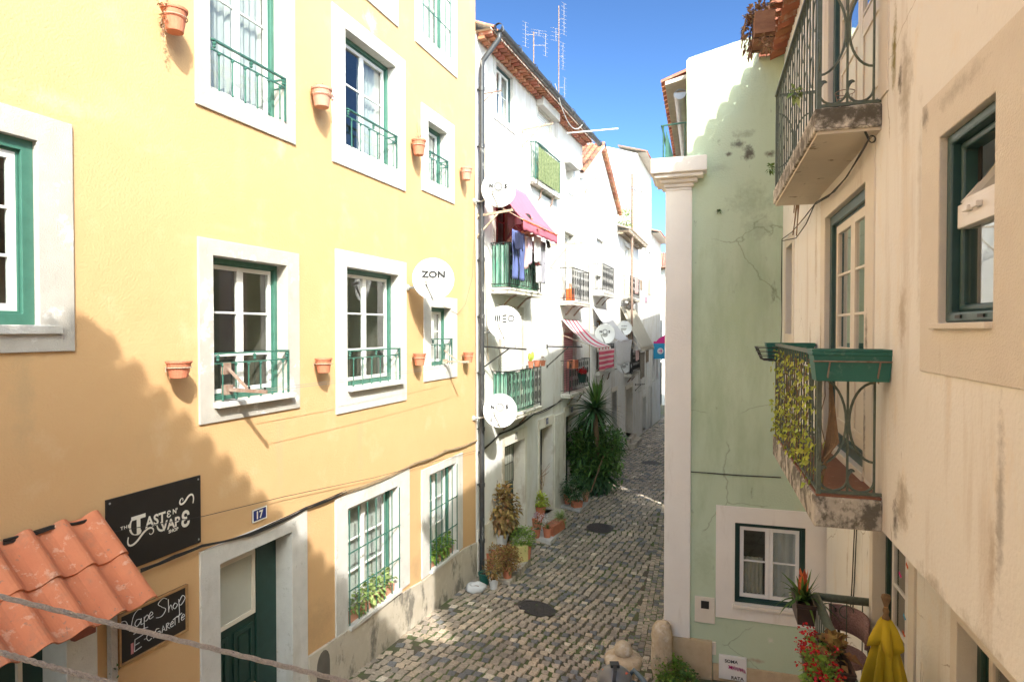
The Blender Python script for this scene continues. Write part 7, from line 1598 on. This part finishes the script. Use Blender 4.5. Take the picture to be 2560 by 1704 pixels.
for k, (w_, dp_, z_) in enumerate(((.26, .17, 0), (.25, .16, -.04), (.23, .14, -.08), (.21, .12, -.12))):
    m.tube([(-w_, 0, z_), (-w_, -dp_, z_), (w_, -dp_, z_), (w_, 0, z_), (-w_, 0, z_)], .004, 4)
for x_ in (-.2, -.1, 0, .1, .2): m.tube([(x_, -.17, 0), (x_ * .85, -.12, -.12), (x_ * .85, 0, -.12)], .004, 4)
m.build('wires', MT['iron_dark'], o)
# climber on the front bars
o = empty('climbing_plant', chw((uL0 + uL1) / 2, -DB + .03, zL), RF.rot, 'climbing plant with yellow green leaves woven through the middle balcony bars', 'plant'); LB = (uL1 - uL0) / 2 - .04; rr = random.Random(12); m = MB(); st = MB()
for k in range(26):
    x_ = rr.uniform(-LB, LB * .99); y_ = rr.uniform(-.025, .035); pts = []; 
    for i in range(9): pts.append((x_ + .03 * math.sin(i * 1.3 + k), y_ + .02 * math.cos(i * 1.7 + k), i * .107 + (.0)))
    st.tube(pts, .004, 4)
for k in range(640):
    t_ = rr.random(); x_ = -LB + 2 * LB * t_; z_ = .02 + .86 * rr.random() ** .85
    if rr.random() < .25: z_ *= .5
    a = rr.uniform(0, 6.28); m.leaf((x_, rr.uniform(-.05, .05), z_), (math.cos(a), -.5 + rr.uniform(-.5, .3), math.sin(a) * .8 - .3), (rr.uniform(-.5, .5), -1, rr.uniform(-.3, .5)), rr.uniform(.035, .06), rr.uniform(.03, .046), .3)
m.build('foliage', MT['leaf_lime'], o); st.build('stem', MT['stem_wood'], o)
m = MB()
for k in range(7): m.tube([(LB - .06 + .015 * k, .03, .1 * k * .4), (LB - .02 + .01 * k, .05 + .01 * k, .35), (LB + .0 - .01 * k, .07, .55 + .05 * k)], .007, 5)
m.build('branch', MT['stem_wood'], o)
tag(MB().obox(chw(uL1 - .45, -DB - .0, zr_ - .10), chw(uL1 - .1, -DB - .0, zr_ - .10), .008, .008).build('cable_tie', MT['white_plastic'], None), 'thin white strip tied across the tops of the middle balcony bars', 'strip')
# upper balcony: wooden crate planter with dead plants outside the rail, far half
zR = zU + .98
u_c, z_c = RF.at(1905, 60, DB + .14); z_c = RF.at(1905, 92, DB + .14)[1]
o = empty('wooden_planter', chw(u_c, -DB - .13, z_c - .06), RF.rot, 'wooden box planter with withered plants hooked outside the upper balcony', 'planter')
m = MB(); 
for k in range(4): m.box(-.23, .23, -.095, -.08, .0 + .055 * k, .05 + .055 * k); m.box(-.23, .23, .08, .095, .0 + .055 * k, .05 + .055 * k)
m.box(-.23, .23, -.08, .08, 0, .015).box(-.235, -.22, -.09, .09, 0, .22).box(.22, .235, -.09, .09, 0, .22); m.build('crate', MT['wood_planter'], o)
m = MB()
for x_ in (-.15, .16): m.tube([(x_, .1, .26), (x_, -.11, .20), (x_, -.11, -.01), (x_, .1, -.015)], .006, 5)
m.build('wire_holder', MT['iron_dark'], o)
rr = random.Random(9); m = MB(); leaves_in(m, (-.05, -.02, .30), (.24, .12, .10), 260, .08, .035, .1, rr); leaves_in(m, (-.16, -.12, .14), (.08, .05, .20), 130, .07, .03, -.4, rr); leaves_in(m, (.2, 0, -.11), (.05, .05, .04), 40, .07, .03, 0, rr); leaves_in(m, (.16, 0, -.02), (.06, .05, .03), 30, .06, .03, -.2, rr)
m.build('foliage', MT['leaf_dry'], o); m = MB().tube([(.2, 0, .0), (.2, 0, -.12)], .004, 4)
for _ in range(12): m.tube([(rr.uniform(-.2, .1), -.06, .22), (rr.uniform(-.28, .1), -.16, .28), (rr.uniform(-.3, .05), -.2, rr.uniform(.0, .3))], .005, 4)
m.build('stem', MT['leaf_dry'], o)
o = empty('wire_pot_ring', chw(uU1 - .10, -.20, zU + .02), RF.rot, 'thin wire pot holder standing on the near end of the upper balcony', 'pot holder'); m = MB()
for r_, z_ in ((.06, .10), (.05, .05), (.035, .0)): m.tube(ring_pts((0, 0, z_), r_, 18), .003, 4)
for a in (0, 2.1, 4.2): m.tube([(.06 * math.cos(a), .06 * math.sin(a), .1), (.035 * math.cos(a), .035 * math.sin(a), 0)], .003, 4)
m.build('wires', MT['iron_rusty'], o)
weed(RF, 2000, 232, 30, .07, mat='leaf_varieg', label='pale succulent growing on the outer edge of the upper balcony slab', off=.42)
# dead roots hanging below the upper slab, hook and cable
rr = random.Random(14); u_, z_ = RF.at(1995, 463, .06); o = empty('hanging_roots', chw(u_, -.06, z_), RF.rot, 'dry brown stems dangling from the far end of the upper balcony', 'plant'); m = MB()
for k in range(7): q = rr.uniform(-.15, .25); m.tube([(q * .3, 0, 0), (q, -.02, -.16 - .04 * k), (q * .9 - .06 * (k % 3), -.03, -.30 - .05 * k)], .007, 5)
m.build('stem', MT['stem_wood'], o); m = MB(); leaves_in(m, (-.05, 0, -.04), (.14, .05, .04), 40, .05, .025, -.3, rr); m.build('foliage', MT['leaf_dry'], o)
hp = [RF.at(2194, 312, .0), RF.at(2168, 318, .07), RF.at(2163, 330, .09), RF.at(2172, 348, .06)]
o = tag(MB().tube([chw(hp[0][0], 0, hp[0][1]), chw(hp[1][0], -.07, hp[1][1]), chw(hp[2][0], -.09, hp[2][1]), chw(hp[3][0], -.06, hp[3][1])], .008, 6).build('wall_hook', MT['iron_dark'], None), 'iron hook in the cream wall under the upper balcony', 'hook')
def rpts(l, off): return [chw(RF.at(x, y, off)[0], -off, RF.at(x, y, off)[1]) for x, y in l]
m = MB()
for k, (l) in enumerate(([(2172, 348), (2150, 385), (2118, 440), (2085, 480), (2040, 506), (2010, 545), (1980, 580), (1955, 598)], [(2172, 350), (2148, 392), (2112, 448), (2070, 492), (2036, 512), (2015, 560), (1990, 595), (1956, 602)])): m.tube(rpts(l, .04 + .02 * k), .006, 5)
for k in (0, 1): m.tube(rpts([(1955, 598), (1953 + k, 700), (1955, 800), (1952, 862)], .03 + .01 * k), .005, 5)
m.tube(ring_pts(tuple(rpts([(2180, 348)], .06)[0]), .022, 12, 'y'), .005, 4); tag(m.build('loose_cable', MT['cable_black'], None), 'black cable slung from the wall hook to the corner of the green house', 'cable')

# ---------------------------------------------------------------- lowest balcony
def lo(x, y, off): u_, z_ = R2.at(x, y, off); return R2.w(u_, -off, z_)
def lw(u_, off, z_): return R2.w(u_, -off, z_)
HZ = CZ - 2.86
def at_rail(px, py, off=.64): u_, z_ = R2.at(px, py, off); return u_, z_
u_a, z_a = at_rail(2012, 1540)
o = trough('brown_planter', lw(u_a + .02, .66, z_a), R2.rot + math.pi * 0, .46, .19, .22, 'brown_plastic', 'dark brown planter with an orange bromeliad on the lowest balcony rail')
spiky(o, (0, 0, .17), 40, .40, .045, 'leaf_green', seed=21, up=(.4, 2.2), droop=.9); m = MB(); rr = random.Random(22)
for k in range(26): a = rr.uniform(0, 6.3); t_ = rr.random(); m.leaf((.015 * math.cos(a), .015 * math.sin(a), .20 + .24 * t_), (math.cos(a) * (.35 - .1 * t_), math.sin(a) * .35, 1), (math.cos(a), math.sin(a), .2), .13 - .04 * t_, .035, -.1)
m.build('flower', MT['petal_orange'], o)
u_b, z_b = at_rail(2085, 1690, .72)
o = trough('brown_planter', lw(R2.at(2085, 1662, .72)[0], .72, R2.at(2085, 1662, .72)[1] - .1), R2.rot, .62, .18, .20, 'brown_plastic', 'long brown trough with wilting leaves in the bottom foreground'); bush(o, (0, 0, .22), (.25, .07, .09), 70, .12, .08, 'leaf_coleus', seed=23); bush(o, (-.12, 0, .2), (.14, .06, .06), 70, .05, .04, 'leaf_green', seed=24, stems=0)
u_d, z_d = R2.at(2046, 1612, .86)
o = trough('flower_box', lw(u_d + .22, .84, z_d - .42), R2.rot, 1.2, .18, .20, 'brown_plastic', 'flower box overflowing with small red flowers outside the lowest balcony'); bush(o, (0, -.02, .22), (.62, .11, .22), 800, .05, .04, 'leaf_bright', seed=25, stems=0)
m = MB(); rr = random.Random(26)
for _ in range(120): c_ = (rr.uniform(-.6, .6), rr.uniform(-.13, .09), rr.uniform(.08, .44)); leaves_in(m, c_, (.020, .020, .015), 7, .028, .026, .5, rr)
m.build('flower', MT['petal_red'], o)
# wicker chair back behind the rail
M('wicker_pink', (.42, .26, .25), .8, scale=60, col2=(.20, .12, .12), bump=.6, bscale=90)
u_e, z_e = R2.at(2125, 1560, .22); o = empty('balcony_chair', lw(u_e - .02, .30, zT), R2.rot + R(30), 'chair with a pink woven curved back on the lowest balcony', 'chair')
m = MB(); n = 12; vs = []
for i in range(n + 1):
    a = R(-65) + R(130) * i / n; x_ = .26 * math.sin(a); y_ = .22 * (1 - math.cos(a))
    for z_, k in ((.62, 1), (.86 + .04 * math.cos(a), 1.08)): vs.append((x_ * k, -y_ * k + .2, z_))
m.add(vs, [(2 * i, 2 * i + 2, 2 * i + 3, 2 * i + 1) for i in range(n)]); q = m.build('backrest', MT['wicker_pink'], o, smooth=True); s_ = q.modifiers.new('s', 'SOLIDIFY'); s_.thickness = .035
MB().lathe([(.001, .42), (.24, .42), (.25, .45), (.24, .48), (.001, .49)], 22, cap=False).build('seat', MT['wicker_pink'], o)
for sx, sy in ((-1, -1), (1, -1), (1, 1), (-1, 1)): MB().tube([(sx * .2, sy * .17, 0), (sx * .18, sy * .15, .45)], .014, 6).build('leg', MT['iron_dark'], o)
for sx in (-1, 1): MB().tube([(sx * .2, .17, .45), (sx * .22, .12, .85)], .014, 6).build('back_post', MT['iron_dark'], o)
# folded mustard parasol with tassels
uP_, zP_ = R2.at(2215, 1500, .30); o = empty('parasol', lw(uP_, .30, zT), R2.rot, 'folded mustard yellow parasol with tassels and a turned wooden finial', 'parasol')
ztop = R2.at(2217, 1487, .30)[1] - zT
MB().tube([(0, 0, 0), (0, 0, ztop - .05)], .016, 8).build('pole', MT['light_wood'], o)
MB().lathe([(.018, ztop - .22), (.03, ztop - .19), (.018, ztop - .16), (.024, ztop - .13), (.014, ztop - .10), (.026, ztop - .06), (.036, ztop - .03), (.03, ztop - .005), (.012, ztop), (.001, ztop)], 14, cap=False).build('finial', MT['stem_wood'], o, smooth=True)
def cloth_cone(prof, nf, amp, seed, squash=1.0, phase=0.0):
    m = MB(); n = 96; rr = random.Random(seed); ph = [rr.uniform(-.4, .4) for _ in range(nf)]; vs = []
    for r_, z_, a_ in prof:
        for j in range(n):
            a = 2 * math.pi * j / n; f = math.cos(nf * a + phase + .5 * math.sin(a * 2)); rr_ = r_ * (1 + a_ * amp * f + .05 * a_ * math.sin(3 * a + 1)); vs.append((rr_ * math.cos(a), rr_ * squash * math.sin(a), z_ + .02 * a_ * math.sin(a * 3 + seed)))
    m.add(vs, [(i * n + j, i * n + (j + 1) % n, (i + 1) * n + (j + 1) % n, (i + 1) * n + j) for i in range(len(prof) - 1) for j in range(n)]); return m
zz = ztop - .22
q = cloth_cone([(.03, zz, 0), (.05, zz - .06, .3), (.075, zz - .2, .7), (.115, zz - .4, 1), (.145, zz - .6, 1.1), (.165, zz - .74, 1.2)], 8, .26, 1).build('canopy', MT['cloth_mustard'], o, smooth=True); s_ = q.modifiers.new('s', 'SOLIDIFY'); s_.thickness = .006
q = cloth_cone([(.028, zz + .02, 0), (.05, zz + .01, .3), (.085, zz - .05, .8), (.115, zz - .13, 1.2), (.12, zz - .19, 1.6)], 5, .22, 4, .8, 1.0).build('cape', MT['cloth_mustard'], o, smooth=True); s_ = q.modifiers.new('s', 'SOLIDIFY'); s_.thickness = .006
m = MB(); g = MB()
for k in range(16):
    a = 2 * math.pi * k / 16; r_ = .14; c_ = (r_ * math.cos(a), r_ * math.sin(a), zz - .76); m.sphere(c_, .012, 6); m.sphere((c_[0], c_[1], c_[2] - .03), .010, 6); m.tube([c_, (c_[0], c_[1], c_[2] - .05)], .004, 4)
    if k % 2 == 0: g.tube([(c_[0], c_[1], c_[2] - .05), (c_[0], c_[1], c_[2] - .09), (c_[0], c_[1], c_[2] - .16)], [.006, .016, .022], 8)
m.build('beads', MT['stem_wood'], o); g.build('tassel', MT['leaf_lime'], o)
# butterfly stickers on the balcony door glass
for k, (x, y, mt_, lb) in enumerate(((2275, 1415, 'petal_orange', 'orange butterfly sticker high on the balcony door'), (2257, 1437, 'banner_magenta', 'magenta butterfly sticker on the white door frame'), (2268, 1543, 'petal_blue', 'pale blue butterfly sticker in the middle of the balcony door'), (2266, 1585, 'petal_orange', 'orange butterfly sticker low on the balcony door'), (2262, 1612, 'banner_magenta', 'magenta butterfly sticker lowest on the balcony door'))):
    u_, z_ = R2.at(x, y, -.10); m = MB(); 
    for s_ in (-1, 1): m.add([(0, 0, -.02), (s_ * .035, -.012, .03), (s_ * .045, -.014, .0), (s_ * .02, -.006, -.035)], [(0, 1, 2, 3) if s_ < 0 else (3, 2, 1, 0)])
    q = m.build('butterfly_sticker', MT[mt_], None, loc=R2.w(u_, .092, z_), rot=R2.rot); tag(q, lb, 'sticker', 'butterfly stickers on the balcony door')
# cables down the recessed wall, blanked oval opening
m = MB()
for k in (0, 1): m.tube([lw(R2.at(2148 - 5 * k, 1360, .03)[0], .03, CZ - 1.3), lw(R2.at(2136 - 5 * k, 1450, .03)[0], .03, R2.at(2136, 1450, .03)[1]), lw(R2.at(2130 - 5 * k, 1560, .03)[0], .03, R2.at(2130, 1560, .03)[1])], .007, 5)
tag(m.build('wall_cable', MT['cable_black'], None), 'pair of dark cables running down the recessed wall beside the balcony door', 'cable')
